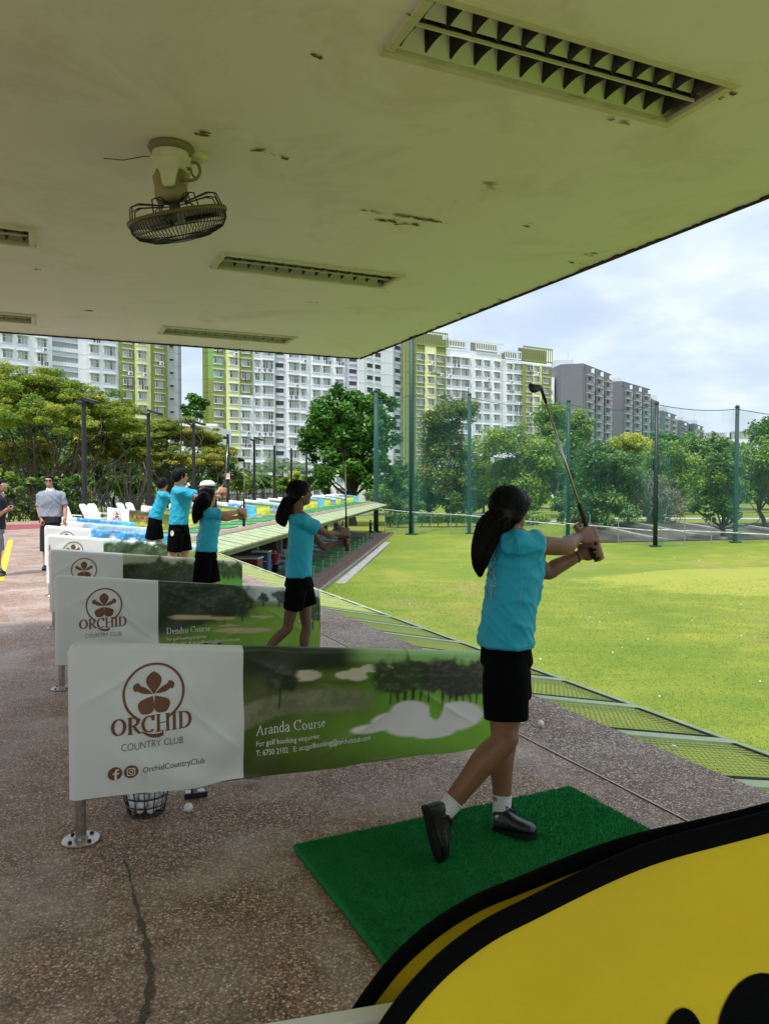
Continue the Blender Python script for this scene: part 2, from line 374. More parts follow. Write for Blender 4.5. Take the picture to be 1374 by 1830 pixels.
# the filled crack in the floor, a jagged ribbon
mb = MB(); cp = [(222, 1535), (232, 1560), (240, 1600), (251, 1640), (262, 1680), (268, 1720), (270, 1760), (262, 1800), (252, 1835)]
P = [gr(u, v, .003) for u, v in cp]; fine = []
for i in range(len(P)-1):
    for k in range(7): fine.append(P[i]+(P[i+1]-P[i])*k/7)
wd = .0; V = []
for i, p in enumerate(fine):
    t = i/len(fine); wd = .004+.009*t+.0035*math.sin(i*.9)+rng.normal(0, .0022); jx = rng.normal(0, .002); V += [(p[0]-wd+jx, p[1], .003), (p[0]+wd+jx, p[1], .003)]
mb.add(V, [(2*i, 2*i+1, 2*i+3, 2*i+2) for i in range(len(fine)-1)])
tag(mb.build('floor_crack', mat('crack_filler', hexc(92, 82, 72), .9, var=.7, vscale=110, bump=.8, bscale=200)), kind='structure')

# roof slab: underside is a sheet with openings for the light fittings
LA = [(.97, 2.19), (-1.38, -.16), (-3.73, -2.51)]; LB = [(-1.41, -1.10), (1.40, 1.71), (3.84, 4.14), (-4.1, -3.8)]
RA0, RA1, RB0, RB1 = -6.5, 3.28, -5.0, 4.75; CZ = 3.0
ca = sorted({RA0, RA1, *[q for p in LA for q in p]}); cbb = sorted({RB0, RB1, *[q for p in LB for q in p]})
mb = MB()
for i in range(len(ca)-1):
    for j in range(len(cbb)-1):
        if (ca[i], ca[i+1]) in LA and (cbb[j], cbb[j+1]) in LB: continue
        mb.quad(W(ca[i], cbb[j], CZ), W(ca[i], cbb[j+1], CZ), W(ca[i+1], cbb[j+1], CZ), W(ca[i+1], cbb[j], CZ))
c4 = [W(RA0, RB0), W(RA1, RB0), W(RA1, RB1), W(RA0, RB1)]
for i in range(4): a, b = c4[i], c4[(i+1) % 4]; mb.quad(a+Z3*CZ, b+Z3*CZ, b+Z3*(CZ+.45), a+Z3*(CZ+.45))
mb.quad(*[p+Z3*(CZ+.45) for p in c4])
tag(mb.build('ceiling', ceil_m), kind='structure')
# blackened, chipped drip edge under the slab's rim and the hairline joint across it
mb = MB()
def chip(a0, b0, a1, b1, inw):
    n = int(math.hypot(a1-a0, b1-b0)/.035)
    for i in range(n):
        t0, t1 = i/n, (i+1.02)/n; wv = .010+.012*abs(rng.normal())+.018*max(0, math.sin(i*.13)+math.sin(i*.041)-1)
        p = W(a0+(a1-a0)*t0, b0+(b1-b0)*t0); q = W(a0+(a1-a0)*t1, b0+(b1-b0)*t1)
        mb.box((p+q)/2+inw*wv/2+Z3*(CZ-.006), (np.linalg.norm(q-p), wv, .012), [(q-p)/np.linalg.norm(q-p), inw, Z3])
chip(RA1, -1.5, RA1, RB1-.01, -E1); chip(RA1-.03, RB1, -5.5, RB1, -E2)
tag(mb.build('ceiling_edge_trim', mat('mould_black', hexc(46, 40, 30), .9, var=.4, vscale=20)), kind='structure')
# flakes of peeling paint hanging from the ceiling
peel_m = mat('peeling_paint', hexc(168, 158, 118), .8, var=.25, vscale=30); peel_d = mat('bare_patch', hexc(112, 98, 66), .9, var=.3, vscale=30)
def peel(u, v, n, sx, sy, name='paint_flake'):
    mb = MB(); c = gr(u, v, CZ-.002)
    for k in range(n):
        p = c+E1*rng.normal(0, sx)+E2*rng.normal(0, sy); r = rng.uniform(.008, .028)
        a = np.sort(rng.uniform(0, 6.28, 6)); rr = r*rng.uniform(.5, 1.3, 6)
        V = [p+E1*rr[i]*1.7*math.cos(a[i])+E2*rr[i]*.6*math.sin(a[i])-Z3*rng.uniform(0, .006) for i in range(6)]
        mb.add(V, [tuple(range(6))], int(rng.random() < .5))
    return tag(mb.build(name, [peel_m, peel_d], origin=c), kind='structure')
peel(735, 388, 34, .14, .012); peel(700, 395, 14, .06, .01)
for u, v in [(505, 280), (575, 105), (940, 402), (880, 330), (1020, 175), (160, 555), (1030, 470), (820, 560), (560, 540), (730, 30), (1100, 215), (360, 235), (470, 270), (1290, 175), (1060, 455), (890, 535), (60, 480)]: peel(u, v, 3, .03, .015)

# ---------------------------------------------------------------- light fittings in the ceiling
mirror_m = mat('louvre_dark', (.045, .045, .04), .35, .6)
def light_fitting():
    t = thing('ceiling_light', 'x', 'ceiling light'); lw, wd = 1.22, .31
    f = MB(); e = .032
    for sgn in (-1, 1):
        f.box((0, sgn*(wd/2+.012), -.006), (lw+.07, e, .020)); f.box((sgn*(lw/2+.012), 0, -.0065), (e, wd-.02, .019))
    autosmooth(f.build('frame', cream_m, t))
    tr = MB()                                                    # folded reflector tray
    for sgn in (-1, 1):
        tr.quad((-lw/2, sgn*wd/2, -.0), (lw/2, sgn*wd/2, 0), (lw/2, sgn*wd/2*.62, .085), (-lw/2, sgn*wd/2*.62, .085))
        tr.quad((-lw/2, sgn*.012, .02), (lw/2, sgn*.012, .02), (lw/2, sgn*wd/2*.40, .085), (-lw/2, sgn*wd/2*.40, .085))
    tr.quad((-lw/2, -wd/2, .086), (lw/2, -wd/2, .086), (lw/2, wd/2, .086), (-lw/2, wd/2, .086))
    for sgn in (-1, 1): tr.quad((sgn*lw/2, -wd/2, 0), (sgn*lw/2, wd/2, 0), (sgn*lw/2, wd/2, .085), (sgn*lw/2, -wd/2, .085))
    tr.build('reflector', mat('reflector_grey', (.42, .45, .36), .28, .5), t)
    lv = MB()
    
    nb = 12
    for k in range(nb+1):
        x = -lw/2+.03+k*(lw-.06)/nb
        for sgn in (-1, 1):                                      # parabolic cross blade: wide at the reflectors, waisted in the middle
            ys = np.linspace(.006, wd/2-.012, 7); V = []
            for y in ys:
                u = abs((y-wd/4)/(wd/4)); wv = .022+.020*u*u; zb = .004+.012*(1-u*u)
                V += [(x-wv, sgn*y, .070), (x, sgn*y, zb), (x+wv, sgn*y, .070)]
            lv.add(V, [(3*i+j, 3*i+j+1, 3*i+3+j+1, 3*i+3+j) for i in range(6) for j in range(2)])
    lv.build('louvre', mirror_m, t)
    sp_ = MB(); sp_.box((0, 0, .004), (lw-.02, .006, .012))
    sp_.build('louvre_rail', mat('louvre_rail_pale', (.66, .68, .58), .35), t)
    for sgn in (-1, 1):
        tb = MB(); tb.tube([(-lw/2+.02, sgn*.085, .070), (lw/2-.02, sgn*.085, .070)], .012, 10); tb.build('tube_lamp', mat('unlit_tube', (.7, .72, .68), .3), t, smooth=True)
    return t
proto = light_fitting(); first = True
lab = {(0, 0): 'long louvred ceiling light, the largest, at the top right of the picture', (0, 1): 'louvred ceiling light right of the ceiling fan', (0, 2): 'louvred ceiling light nearest the far edge of the roof',
       (1, 1): 'ceiling light cut by the left edge, level with the fan', (1, 2): 'ceiling light cut by the left edge, below the other, near the roof edge',
       (1, 0): 'louvred ceiling light left of the camera', (2, 0): 'louvred ceiling light over the walkway', (2, 1): 'louvred ceiling light over the walkway', (2, 2): 'louvred ceiling light over the walkway'}
for i in range(2):
    for j in range(3):
        if (i, j) == (1, 0): continue
        c = W(sum(LA[i])/2, sum(LB[j])/2, CZ)
        if first: proto.location = c; proto.rotation_euler = (0, 0, TH); proto['label'] = lab[i, j]; first = False; proto['group'] = 'louvred ceiling lights'
        else: copy_tree(proto, c, TH, lab[i, j], 'louvred ceiling lights')
# ---------------------------------------------------------------- orbit fan on the ceiling
def fan():
    base = gr(306, 262, CZ); t = thing('ceiling_fan', 'dusty cream orbit fan with a black wire guard hanging from the ceiling', 'fan', base)
    dk = mat('fan_guard_black', (.018, .018, .014), .5); 
    m = MB(); m.lathe((0, 0, 0), [(.0, .0), (.095, 0), (.098, -.012), (.088, -.03), (.06, -.036), (0, -.036)], 24); m.build('mount_plate', mat('fan_shadow_cream', hexc(120, 112, 78), .6), t, smooth=True)
    m = MB(); m.lathe((.0, 0, 0), [(.0, -.02), (.078, -.02), (.080, -.04), (.076, -.09), (.066, -.11), (0, -.11)], 24)
    
    for yy in (-.086, .086):
        rs = [ellr for ellr in [np.array([[x0-w0, yy-.008, z0], [x0+w0, yy-.008, z0], [x0+w0, yy+.008, z0], [x0-w0, yy+.008, z0]]) for x0, w0, z0 in ((.0, .066, -.08), (.008, .050, -.115), (.012, .034, -.15), (.012, .026, -.195), (.012, .014, -.205))]]
        m.rings(rs)
    m.lathe((.012, -.096, -.188), [(0, -.002), (.016, -.002), (.016, .002), (0, .002)], 12, ax=[(1, 0, 0), (0, 0, 1), (0, 1, 0)])
    autosmooth(m.build('bracket', cream_m, t), 50)
    m = MB(); m.box((.078, 0, -.075), (.022, .05, .04)); m.build('switch_box', cream_m, t)
    m = MB(); m.lathe((.085, .085, 0), [(0, 0), (.055, 0), (.052, -.022), (.03, -.03), (0, -.03)], 18); m.build('junction_box', cream_m, t, smooth=True)
    m = MB(); ck = spline([(.075, 0, -.07), (.115, -.01, -.075), (.128, -.01, -.115), (.105, -.02, -.15), (.05, -.03, -.155)], 14); m.tube(ck, .007, 8); m.tube(spline([(.08, 0, -.09), (.095, 0, -.125), (.115, 0, -.14)], 8), .005, 6)
    m.tube([(.078, 0, -.10), (.08, .0, -.02), (.08, 0, 0)], .007, 6); m.build('cable', mat('fan_cable', hexc(128, 120, 82), .6), t, smooth=True)
    m = MB(); m.tube([(-.06, .05, -.02), (-.14, .07, -.012), (-.24, .09, -.02), (-.33, .10, -.008)], .0022, 5); m.build('loose_wire', dk, t)
    # tilted head: axis leans
    ax = np.array([.20, .26, -1.]); ax /= np.linalg.norm(ax); x = np.cross([0, 1, 0], ax); x /= np.linalg.norm(x); y = np.cross(ax, x); A = np.array([x, y, ax])
    c0 = np.array([-.015, 0, -.140])
    m = MB(); m.lathe(c0, [(0, -.035), (.050, -.035), (.062, -.02), (.066, .035), (.072, .042), (.072, .078), (.058, .096), (.03, .10), (0, .10)], 26, ax=A); m.build('motor_housing', mat('motor_cream', hexc(150, 140, 100), .5, var=.15), t, smooth=True)
    autosmooth(t.children[-1], 35)
    m = MB(); m.lathe(c0, [(0, .09), (.025, .09), (.025, .165), (0, .165)], 14, ax=A); m.build('shaft', dk, t)
    def loc(r, a, z): return c0+r*(math.cos(a)*A[0]+math.sin(a)*A[1])+z*A[2]
    g = MB(); Rr = .212
    for k in range(76):
        a = 2*math.pi*k/76; pts = [loc(Rr, a, .160), loc(Rr*.985, a, .195), loc(Rr*.88, a, .225), loc(Rr*.62, a, .246), loc(Rr*.28, a, .254)]; g.tube(pts, .0017, 4)
    for rr, z in ((Rr*.62, .247), (Rr*.28, .255), (Rr*.93, .213)): g.tube([loc(rr, 2*math.pi*k/40, z) for k in range(41)], .0022, 5)
    g.lathe(c0, [(0, .252), (.055, .252), (.055, .259), (0, .259)], 20, ax=A)
    for k in range(8):                                            # square-shouldered rear wires
        a = 2*math.pi*k/8+.2
        for da in (-.07, .07): g.tube([loc(.05, a, .105), loc(.16, a+da, .088), loc(.195, a+da, .096), loc(Rr, a+da, .158)], .0030, 5)
        g.tube([loc(.165, a-.07, .089), loc(.172, a+.07, .089)], .003, 5)
    g.build('guard', dk, t)
    g = MB(); g.lathe(c0, [(Rr-.004, .151), (Rr+.007, .149), (Rr+.009, .157), (Rr+.007, .167), (Rr-.004, .165)], 48, ax=A); g.build('guard_rim', mat('fan_rim', hexc(104, 92, 52), .5, .3), t, smooth=True)
    for k in range(3):
        b = MB(); a0 = 2*math.pi*k/3+.5; V = []
        for i in range(6):
            r = .03+i*.031; hw = .18+.32*math.sin(math.pi*min(1, i/5.2)); 
            V += [loc(r, a0-hw, .150), loc(r, a0, .165), loc(r, a0+hw, .18)]
        b.add(V, [(3*i+j, 3*i+j+1, 3*i+4+j, 3*i+3+j) for i in range(5) for j in range(2)]); o = b.build('blade', mat('fan_blade', hexc(66, 62, 42), .5), t, smooth=True)
        sm_ = o.modifiers.new('s', 'SOLIDIFY'); sm_.thickness = .004
fan()

# ---------------------------------------------------------------- outrigger safety net along the deck's edge
PW = BAY/3
def net_panel():
    t = thing('outrigger_net', 'x', 'outrigger net'); n = .05; wd = 1.02; dz = -.20
    sl = np.array([wd, 0, dz]); L_ = np.linalg.norm(sl); sl /= L_; up = np.array([-sl[2], 0, sl[0]])
    def p(a, y, h=0.): return np.array([.0, y, -.03])+sl*a+up*h
    f = MB()
    for y in (.028, PW-.028): f.bar(p(0, y), p(L_, y), .056, .05, up)
    f.bar(p(.0, .058), p(.0, PW-.058), .05, .04, up); f.bar(p(L_-.03, .058), p(L_-.03, PW-.058), .09, .055, up)
    f.build('frame', lime_steel, t)
    w_ = MB(); k = 24
    for i in range(1, k): w_.bar(p(L_*i/k, .05, .008), p(L_*i/k, PW-.05, .008), .0055, .0045, up)
    for i in range(1, 14): y = .05+(PW-.1)*i/14; w_.bar(p(.03, y, .014), p(L_-.05, y, .014), .0045, .0040, up)
    w_.build('wire_mesh', net_wire, t)
    e = MB()                                                       # dark slack cord bunched at two sides
    for i in range(2): e.bar(p(L_-.075-.022*i, .05, .02), p(L_-.075-.022*i, PW-.05, .02), .007, .007, up)
    for i in range(2): e.bar(p(.03, .085+.024*i, .022), p(L_-.06, .085+.024*i, .022), .006, .006, up)
    e.build('edge_cord', mat('cord_dark', (.03, .035, .02), .8), t)
    return t
pn = net_panel(); pn['label'] = 'square net panel in a pale green frame along the near deck edge'; pn['group'] = 'net panels along the near deck edge'
k0 = -5; b00 = 1.13-PW*6
nb = 0
for k in range(k0, 40):
    b = b00+k*PW
    if b+PW > bc-1.0*math.tan((TH+math.atan2(F2[0], F2[1]))/2)*1.0+.0: break
    if nb == 0: pn.location = W(3.13, b, 0); pn.rotation_euler = (0, 0, TH)
    else: copy_tree(pn, W(3.13, b, 0), TH)
    nb += 1
lw = mat('weathered_lime', (.37, .42, .23), .6, var=.3, vscale=3)
def far_panel():                                                    # far wing: boarded with pale ribbed sheets
    t = thing('outrigger_net', 'pale green sloping net panel along the far deck edge', 'outrigger net', group='net panels along the far deck edge')
    f = MB(); dz = -.22; P = BAY
    f.add([(0, .02, -.02), (1.05, .02, dz), (1.05, P-.02, dz), (0, P-.02, -.02), (0, .02, -.06), (1.05, .02, dz-.05), (1.05, P-.02, dz-.05), (0, P-.02, -.06)], [(0, 1, 2, 3), (7, 6, 5, 4), (0, 4, 5, 1), (1, 5, 6, 2), (2, 6, 7, 3), (3, 7, 4, 0)])
    f.build('netting', lw, t)
    g = MB()
    for i in range(3): y = .05+i*P/3; g.bar((.02, y, -.01), (1.05, y, dz+.012), .07, .02, (0, 0, 1))
    g.bar((.02, P*.45, -.008), (1.02, P*.20, dz+.01), .03, .015); g.build('frame', lime_steel, t)
    return t
fp = far_panel(); rz2 = -math.atan2(F2[0], F2[1]); i0 = 0
f0 = fc+1.05*math.tan((TH+math.atan2(F2[0], F2[1]))/2)
for k in range(int((FEND-f0)/BAY)):
    c = V2(0, f0+k*BAY)
    if k == 0: fp.location = c; fp.rotation_euler = (0, 0, rz2)
    else: copy_tree(fp, c, rz2)
# ---------------------------------------------------------------- lettering
def text2d(s, h, bold=0., sp=1.):            # sans lettering as a flat mesh: cap height h, origin at left baseline
    c = bpy.data.curves.new('t', 'FONT'); c.body = s; c.size = 1; c.offset = bold; c.resolution_u = 3; c.space_character = sp
    o = bpy.data.objects.new('t', c); COL.objects.link(o)
    dg = bpy.context.evaluated_depsgraph_get(); me = bpy.data.meshes.new_from_object(o.evaluated_get(dg))
    V = np.array([v.co[:2] for v in me.vertices]); Fc = [tuple(p.vertices) for p in me.polygons]
    bpy.data.objects.remove(o); bpy.data.curves.remove(c); bpy.data.meshes.remove(me)
    V = V*h/.73 if len(V) else np.zeros((0, 2))
    return V, Fc
def arc(cx, cy, rx, ry, a0, a1, n=18):
    return [(cx+rx*math.cos(R(a0+(a1-a0)*i/n)), cy+ry*math.sin(R(a0+(a1-a0)*i/n))) for i in range(n+1)]
G_ = {  # roman capitals and small letters as pen strokes: (width, strokes, serif bars)
 'O': (.95, [arc(.47, .5, .37, .44, 0, 360, 28)], []),
 'R': (.88, [[(.2, .03), (.2, .97)], [(.2, .95), *arc(.42, .72, .26, .22, 90, -90), (.2, .5)], [(.42, .5), (.60, .24), (.80, .04), (.9, .03)]], [(.05, .38, .03), (.05, .3, .97)]),
 'C': (.86, [arc(.48, .5, .38, .44, 48, 312, 26), [(.74, .70), (.75, .98)]], []),
 'H': (1.0, [[(.2, .03), (.2, .97)], [(.8, .03), (.8, .97)], [(.2, .52), (.8, .52)]], [(.04, .36, .03), (.04, .36, .97), (.64, .96, .03), (.64, .96, .97)]),
 'I': (.42, [[(.21, .03), (.21, .97)]], [(.05, .37, .03), (.05, .37, .97)]),
 'D': (.95, [[(.2, .03), (.2, .97)], [(.2, .95), (.4, .95), *arc(.4, .5, .42, .45, 90, -90), (.2, .05)]], [(.05, .2, .03), (.05, .2, .97)]),
 'A': (.86, [[(.10, .03), (.42, .98)], [(.42, .98), (.74, .03)], [(.21, .34), (.63, .34)]], [(.0, .22, .03), (.6, .88, .03)]),
 'a': (.52, [[(.12, .50), *arc(.24, .5, .15, .13, 160, 0, 8), (.39, .14), (.47, .03)], [(.39, .38), *arc(.22, .18, .15, .16, 80, 300, 14), (.39, .12)]], []),
 'r': (.40, [[(.14, .03), (.14, .60)], [(.14, .45), (.24, .58), (.36, .58)]], [(.03, .27, .03), (.02, .14, .6)]),
 'n': (.58, [[(.13, .03), (.13, .60)], [(.13, .45), *arc(.28, .43, .16, .18, 120, 0, 8), (.44, .03)]], [(.02, .25, .03), (.33, .56, .03), (.02, .13, .6)]),
 'd': (.56, [[(.42, .05), (.42, 1.0)], [(.42, .5), *arc(.25, .31, .18, .29, 60, 300, 16), (.42, .1)]], [(.42, .52, .03), (.32, .42, 1.0)]),
 'o': (.56, [arc(.27, .31, .2, .28, 0, 360, 22)], []),
 'u': (.58, [[(.13, .6), (.13, .2), *arc(.28, .19, .15, .17, 180, 330, 8), (.43, .18)], [(.43, .6), (.43, .03)]], [(.02, .13, .6), (.33, .43, .6), (.43, .54, .03)]),
 's': (.42, [[(.34, .5), *arc(.2, .46, .13, .13, 50, 200, 8), (.2, .31), *arc(.2, .16, .14, .14, 40, -160, 10)]], []),
 'e': (.48, [[(.1, .34), (.40, .34), *arc(.25, .32, .16, .27, 10, 310, 18)]], []), ' ': (.3, [], [])}
def serif2d(s, h, wide=.15, thin=.05, sp=.04):
    V = []; Fc = []; x0 = 0
    def quad(p): n = len(V); V.extend(p); Fc.append((n, n+1, n+2, n+3))
    for ch in s:
        w_, st, sf = G_[ch]
        for q in st:
            q = np.array(q, float)
            for i in range(len(q)-1):
                d = q[i+1]-q[i]; l = np.hypot(*d); d = d/l; nn = np.array([-d[1], d[0]]); t = thin+(wide-thin)*abs(d[1])**1.3
                a = q[i]-d*.012; b = q[i+1]+d*.012
                quad([(*(z+[x0, 0]),) for z in (a-nn*t/2, b-nn*t/2, b+nn*t/2, a+nn*t/2)])
        for a, b, y in sf: quad([(x0+a, y-.028), (x0+b, y-.028), (x0+b, y+.028), (x0+a, y+.028)])
        x0 += w_+sp
    return np.array(V)*h, Fc, x0*h

# ---------------------------------------------------------------- bay dividers with printed banners
BL = 2.05
def edge_top(s): return .842-.108*s
def edge_bot(s): return .182-.024*s
def fold(s, t, seed):          # slack in the fabric: creases pulled from the fixing points, sag along the hem
    r = .016*math.sin(3.1*s+seed)*math.sin(math.pi*t)
    r += .012*math.sin(18*(s*.8-t*.55)+seed*2)*math.exp(-((s-.62-.5*t)/.32)**2)
    r += .010*math.sin(26*(s*.5+t*.7)+seed)*math.exp(-((s-.25-.2*(1-t))/.25)**2)*(1-t)
    r += .009*math.sin(20*(s-t*.4)+seed*3)*math.exp(-((s-1.55+.5*t)/.35)**2)
    for k, (s0, t0, an, am) in enumerate(((.28, .12, 1.9, .010), (.55, .45, -.7, .008), (.15, .75, .5, .007), (.95, .8, -.35, .007), (1.3, .3, .5, .008), (1.75, .5, -.6, .007), (.42, .9, -1.1, .006))):   # sharp creases
        q = (s-s0)*math.sin(an)-(t-t0)*.6*math.cos(an); l_ = (s-s0)*math.cos(an)+(t-t0)*.6*math.sin(an); r += am*math.exp(-(abs(q)/.016)**1.3)*math.exp(-(l_/.22)**2)
    return r
def bpt(s, t, off, seed):      # a point of the banner's front face, off metres proud of it
    return np.array([s, -.030-fold(s, t, seed)-off, edge_bot(s)+(edge_top(s)-edge_bot(s))*t+(.006*math.sin(9*s+seed) if t < .02 else 0)])
def sst(a, b, x): t = np.clip((x-a)/(b-a), 0, 1); return t*t*(3-2*t)
def vnoise(x, y, sc, seed):    # small value noise for the printed picture
    g = np.random.default_rng(seed).random((64, 64)); x = x*sc; y = y*sc; xi = np.floor(x).astype(int); yi = np.floor(y).astype(int); fx = x-xi; fy = y-yi
    fx = fx*fx*(3-2*fx); fy = fy*fy*(3-2*fy); q = lambda i, j: g[(yi+j) % 64, (xi+i) % 64]
    return (q(0, 0)*(1-fx)+q(1, 0)*fx)*(1-fy)+(q(0, 1)*(1-fx)+q(1, 1)*fx)*fy
def fbm(x, y, sc, seed): return sum(vnoise(x, y, sc*2**k, seed+k)*.5**k for k in range(4))/1.875
def ell(x, y, cx, cy, rx, ry, rot=0., soft=.12):
    c, s = math.cos(rot), math.sin(rot); u = ((x-cx)*c+(y-cy)*s)/rx; v = (-(x-cx)*s+(y-cy)*c)/ry
    return 1-sst(1-soft, 1+soft, np.sqrt(u*u+v*v))
def paint(img, m, col): return img*(1-m[..., None])+lin(col)*m[..., None]
def trees_row(img, x, y, xs, base, ht, seed, col=(52, 62, 44), trunk=True):
    for i, cx in enumerate(xs):
        hh = ht*(.75+.5*((i*37+seed*11) % 10)/10); n = fbm(x*3, y, 9, seed+i)-.5
        m = ell(x+(fbm(x, y*3, 12, seed+i+40)-.5)*.03, y+n*.16, cx, base+hh*.70, hh*.20, hh*.40, 0, .22)
        if trunk: img = paint(img, ell(x, y, cx, base+hh*.2, .0045, hh*.28), (58, 50, 40))
        img = paint(img, np.clip(m, 0, 1)*(fbm(x, y, 30, seed+i+5) > .28), col)
        img = paint(img, np.clip(m, 0, 1)*(fbm(x, y, 34, seed+i+9) > .62)*.8, tuple(q*1.5 for q in col))
    return img
def art(kind, x, y):
    n = fbm(x*2.2, y, 5, 3); n2 = fbm(x*2.2, y, 16, 8)
    def mixc(a, b, f): return lin(a)*(1-f[..., None])+lin(b)*f[..., None]
    if kind == 'aranda':
        img = mixc((70, 80, 38), (122, 172, 60), np.clip(x*1.0+.25*n-.2+.35*(.5-abs(y-.35)), 0, 1))
        img = paint(img, (1-sst(.02, .40, y+.35*x))*.65, (58, 64, 30))
        riv = (1-sst(.07, .12, abs(y-.48-.27*np.clip(x-.0, 0, .6)-.05*np.sin(x*9))))*(1-sst(.42, .52, x))
        img = paint(img, riv*.9, (118, 118, 92)); img = paint(img, riv*(n2 > .5)*.4, (150, 148, 120))
        img = paint(img, (1-sst(.005, .03, abs(y-.63-.30*np.clip(x, 0, .6)-.05*np.sin(x*9)))) * (1-sst(.4, .5, x))*.8, (92, 80, 58))
        img = paint(img, sst(.83, .92, y+.10*(n-.5)+.1*(1-sst(0, .4, x)))*(1-sst(.35, .55, x)), (50, 58, 40))
        img = paint(img, sst(.88, .95, y)*sst(.35, .5, x), (150, 190, 120))
        img = paint(img, ell(x, y, .22, .80, .07, .05), (206, 196, 170))
        for c in ((.38, .80), (.43, .83), (.48, .86), (.43, .78), (.53, .86)): img = paint(img, ell(x, y, *c, .04, .035), (212, 202, 178))
        img = trees_row(img, x, y, [.13], .56, .34, 4, (50, 58, 40)); 
        img = trees_row(img, x, y, list(np.linspace(.56, .72, 6)), .54, .34, 6, (56, 70, 44)); img = trees_row(img, x, y, list(np.linspace(.78, .99, 8)), .50, .36, 9, (54, 52, 46))
        b = ell(x, y, .50, .31, .10, .045, .12)
        for c in ((.645, .43, .085, .115), (.58, .36, .10, .085), (.66, .30, .12, .10), (.845, .37, .112, .150), (.745, .24, .10, .085)): b = np.maximum(b, ell(x, y, *c))
        cut = ell(x, y, .752, .48, .030, .135, 0.); img = paint(img, np.clip(b-cut, 0, 1), (214, 208, 206))
    elif kind == 'dendro':
        img = mixc((90, 108, 48), (134, 172, 66), np.clip(.2+x*.6+.5*(n-.4), 0, 1))
        img = paint(img, sst(.74, .80, y)*1., (196, 204, 200)); img = paint(img, sst(.70, .76, y)*(1-sst(.80, .84, y))*.7, (76, 96, 56))
        img = paint(img, sst(.5, .62, y+.15*(n-.5)+.25*(1-sst(.0, .5, x)))*(1-sst(.45, .62, x+.1*(n2-.5))), (46, 56, 40))
        img = trees_row(img, x, y, list(np.linspace(.04, .5, 9)), .50, .46, 5, (48, 58, 42)); img = trees_row(img, x, y, [.63, .73, .76], .74, .20, 2, (60, 66, 52)); img = trees_row(img, x, y, [.95, 1.0], .38, .52, 3, (58, 72, 46))
        for c in ((.2, .55, .14, .035), (.36, .54, .1, .03), (.5, .36, .18, .04), (.42, .43, .06, .02), (.9, .5, .05, .03), (.62, .57, .07, .02)): img = paint(img, ell(x, y, *c), (186, 168, 128))
    elif kind == 'pond':
        img = mixc((92, 104, 84), (150, 158, 130), np.clip(y+.3*(n-.5), 0, 1)); img = paint(img, sst(.78, .9, y), (170, 168, 140))
        img = paint(img, (1-sst(.16, .22, abs(y-.66-.04*np.sin(x*11)-.1*(n-.5)))), (56, 70, 46)); img = trees_row(img, x, y, list(np.linspace(.3, .75, 8)), .58, .32, 7, (54, 66, 44))
        img = paint(img, (1-sst(.36, .44, y+.08*n))*sst(.3, .4, x), (88, 128, 52)); img = paint(img, sst(.66, .74, x)*(1-sst(.55, .75, y)), (112, 178, 60))
        for c in ((.42, .46, .12, .03), (.5, .38, .10, .03), (.36, .36, .08, .025)): img = paint(img, ell(x, y, *c), (206, 206, 184))
        img = paint(img, ell(x, y, .06, .6, .10, .24)*(n2 > .42), (40, 46, 34)); img = trees_row(img, x, y, list(np.linspace(.8, .99, 6)), .62, .3, 9, (62, 78, 48))
    elif kind == 'grove':
        img = mixc((112, 134, 78), (140, 170, 80), np.clip(n+.2*x, 0, 1)); img = paint(img, sst(.82, .9, y), (190, 206, 206))
        img = paint(img, sst(.46, .56, y+.2*(n-.5))*(1-sst(.88, .96, y+.15*(n2-.5)))*(1-sst(.55, .75, x)), (62, 74, 52)); img = trees_row(img, x, y, list(np.linspace(.05, .6, 9)), .5, .42, 3, (60, 74, 50)); img = trees_row(img, x, y, [.75, .82], .55, .36, 6, (56, 62, 48))
        img = paint(img, (1-sst(.05, .09, abs(y-.36)))*.8, (176, 160, 124)); img = paint(img, (1-sst(.2, .26, y)), (126, 176, 76))
    elif kind == 'pool':
        img = mixc((44, 104, 168), (70, 146, 206), np.clip(y+.4*(n-.5), 0, 1)); img = paint(img, sst(.62, .75, x), (70, 170, 200)); img = paint(img, (n2 > .62)*.35, (210, 226, 236))
        img = paint(img, ell(x, y, .52, .55, .075, .30, 0, .05), (226, 230, 236)); img = paint(img, ell(x, y, .24, .62, .10, .20, .3)*(n2 > .35), (196, 170, 140)); img = paint(img, ell(x, y, .28, .74, .03, .16, .2), (226, 214, 196))
    elif kind == 'lake':
        img = mixc((96, 128, 156), (166, 196, 214), np.clip(y+.5*(n-.5), 0, 1)); img = paint(img, (1-sst(.12, .2, abs(y-.6-.1*(n-.5)))), (84, 102, 92)); img = paint(img, (n2 > .6)*.3, (220, 228, 232)); img = paint(img, 1-sst(.1, .2, y), (110, 140, 90))
    elif kind == 'clubhouse':
        img = mixc((58, 52, 42), (120, 136, 60), np.clip(1.1-y+.4*(n-.5), 0, 1)); img = paint(img, ell(x, y, .3, .66, .28, .13, -.08), (148, 108, 62))
        for k in range(9): img = paint(img, ell(x, y, .08+k*.055, .68-k*.006, .014, .08), (70, 50, 34))
        img = paint(img, ell(x, y, .5, .3, .4, .16)*(n2 > .4), (172, 170, 70))
    elif kind == 'fairway':
        img = mixc((96, 142, 52), (196, 206, 70), np.clip(n*1.2+.3*(x-.4), 0, 1)); img = paint(img, sst(.78, .86, y+.1*(n-.5)), (86, 106, 80)); img = paint(img, ell(x, y, .55, .45, .16, .08), (226, 220, 160)); img = paint(img, (1-sst(.04, .1, abs(y-.2-.4*x)))*.7, (214, 216, 92))
    return np.clip(img*1.22, 0, 1)
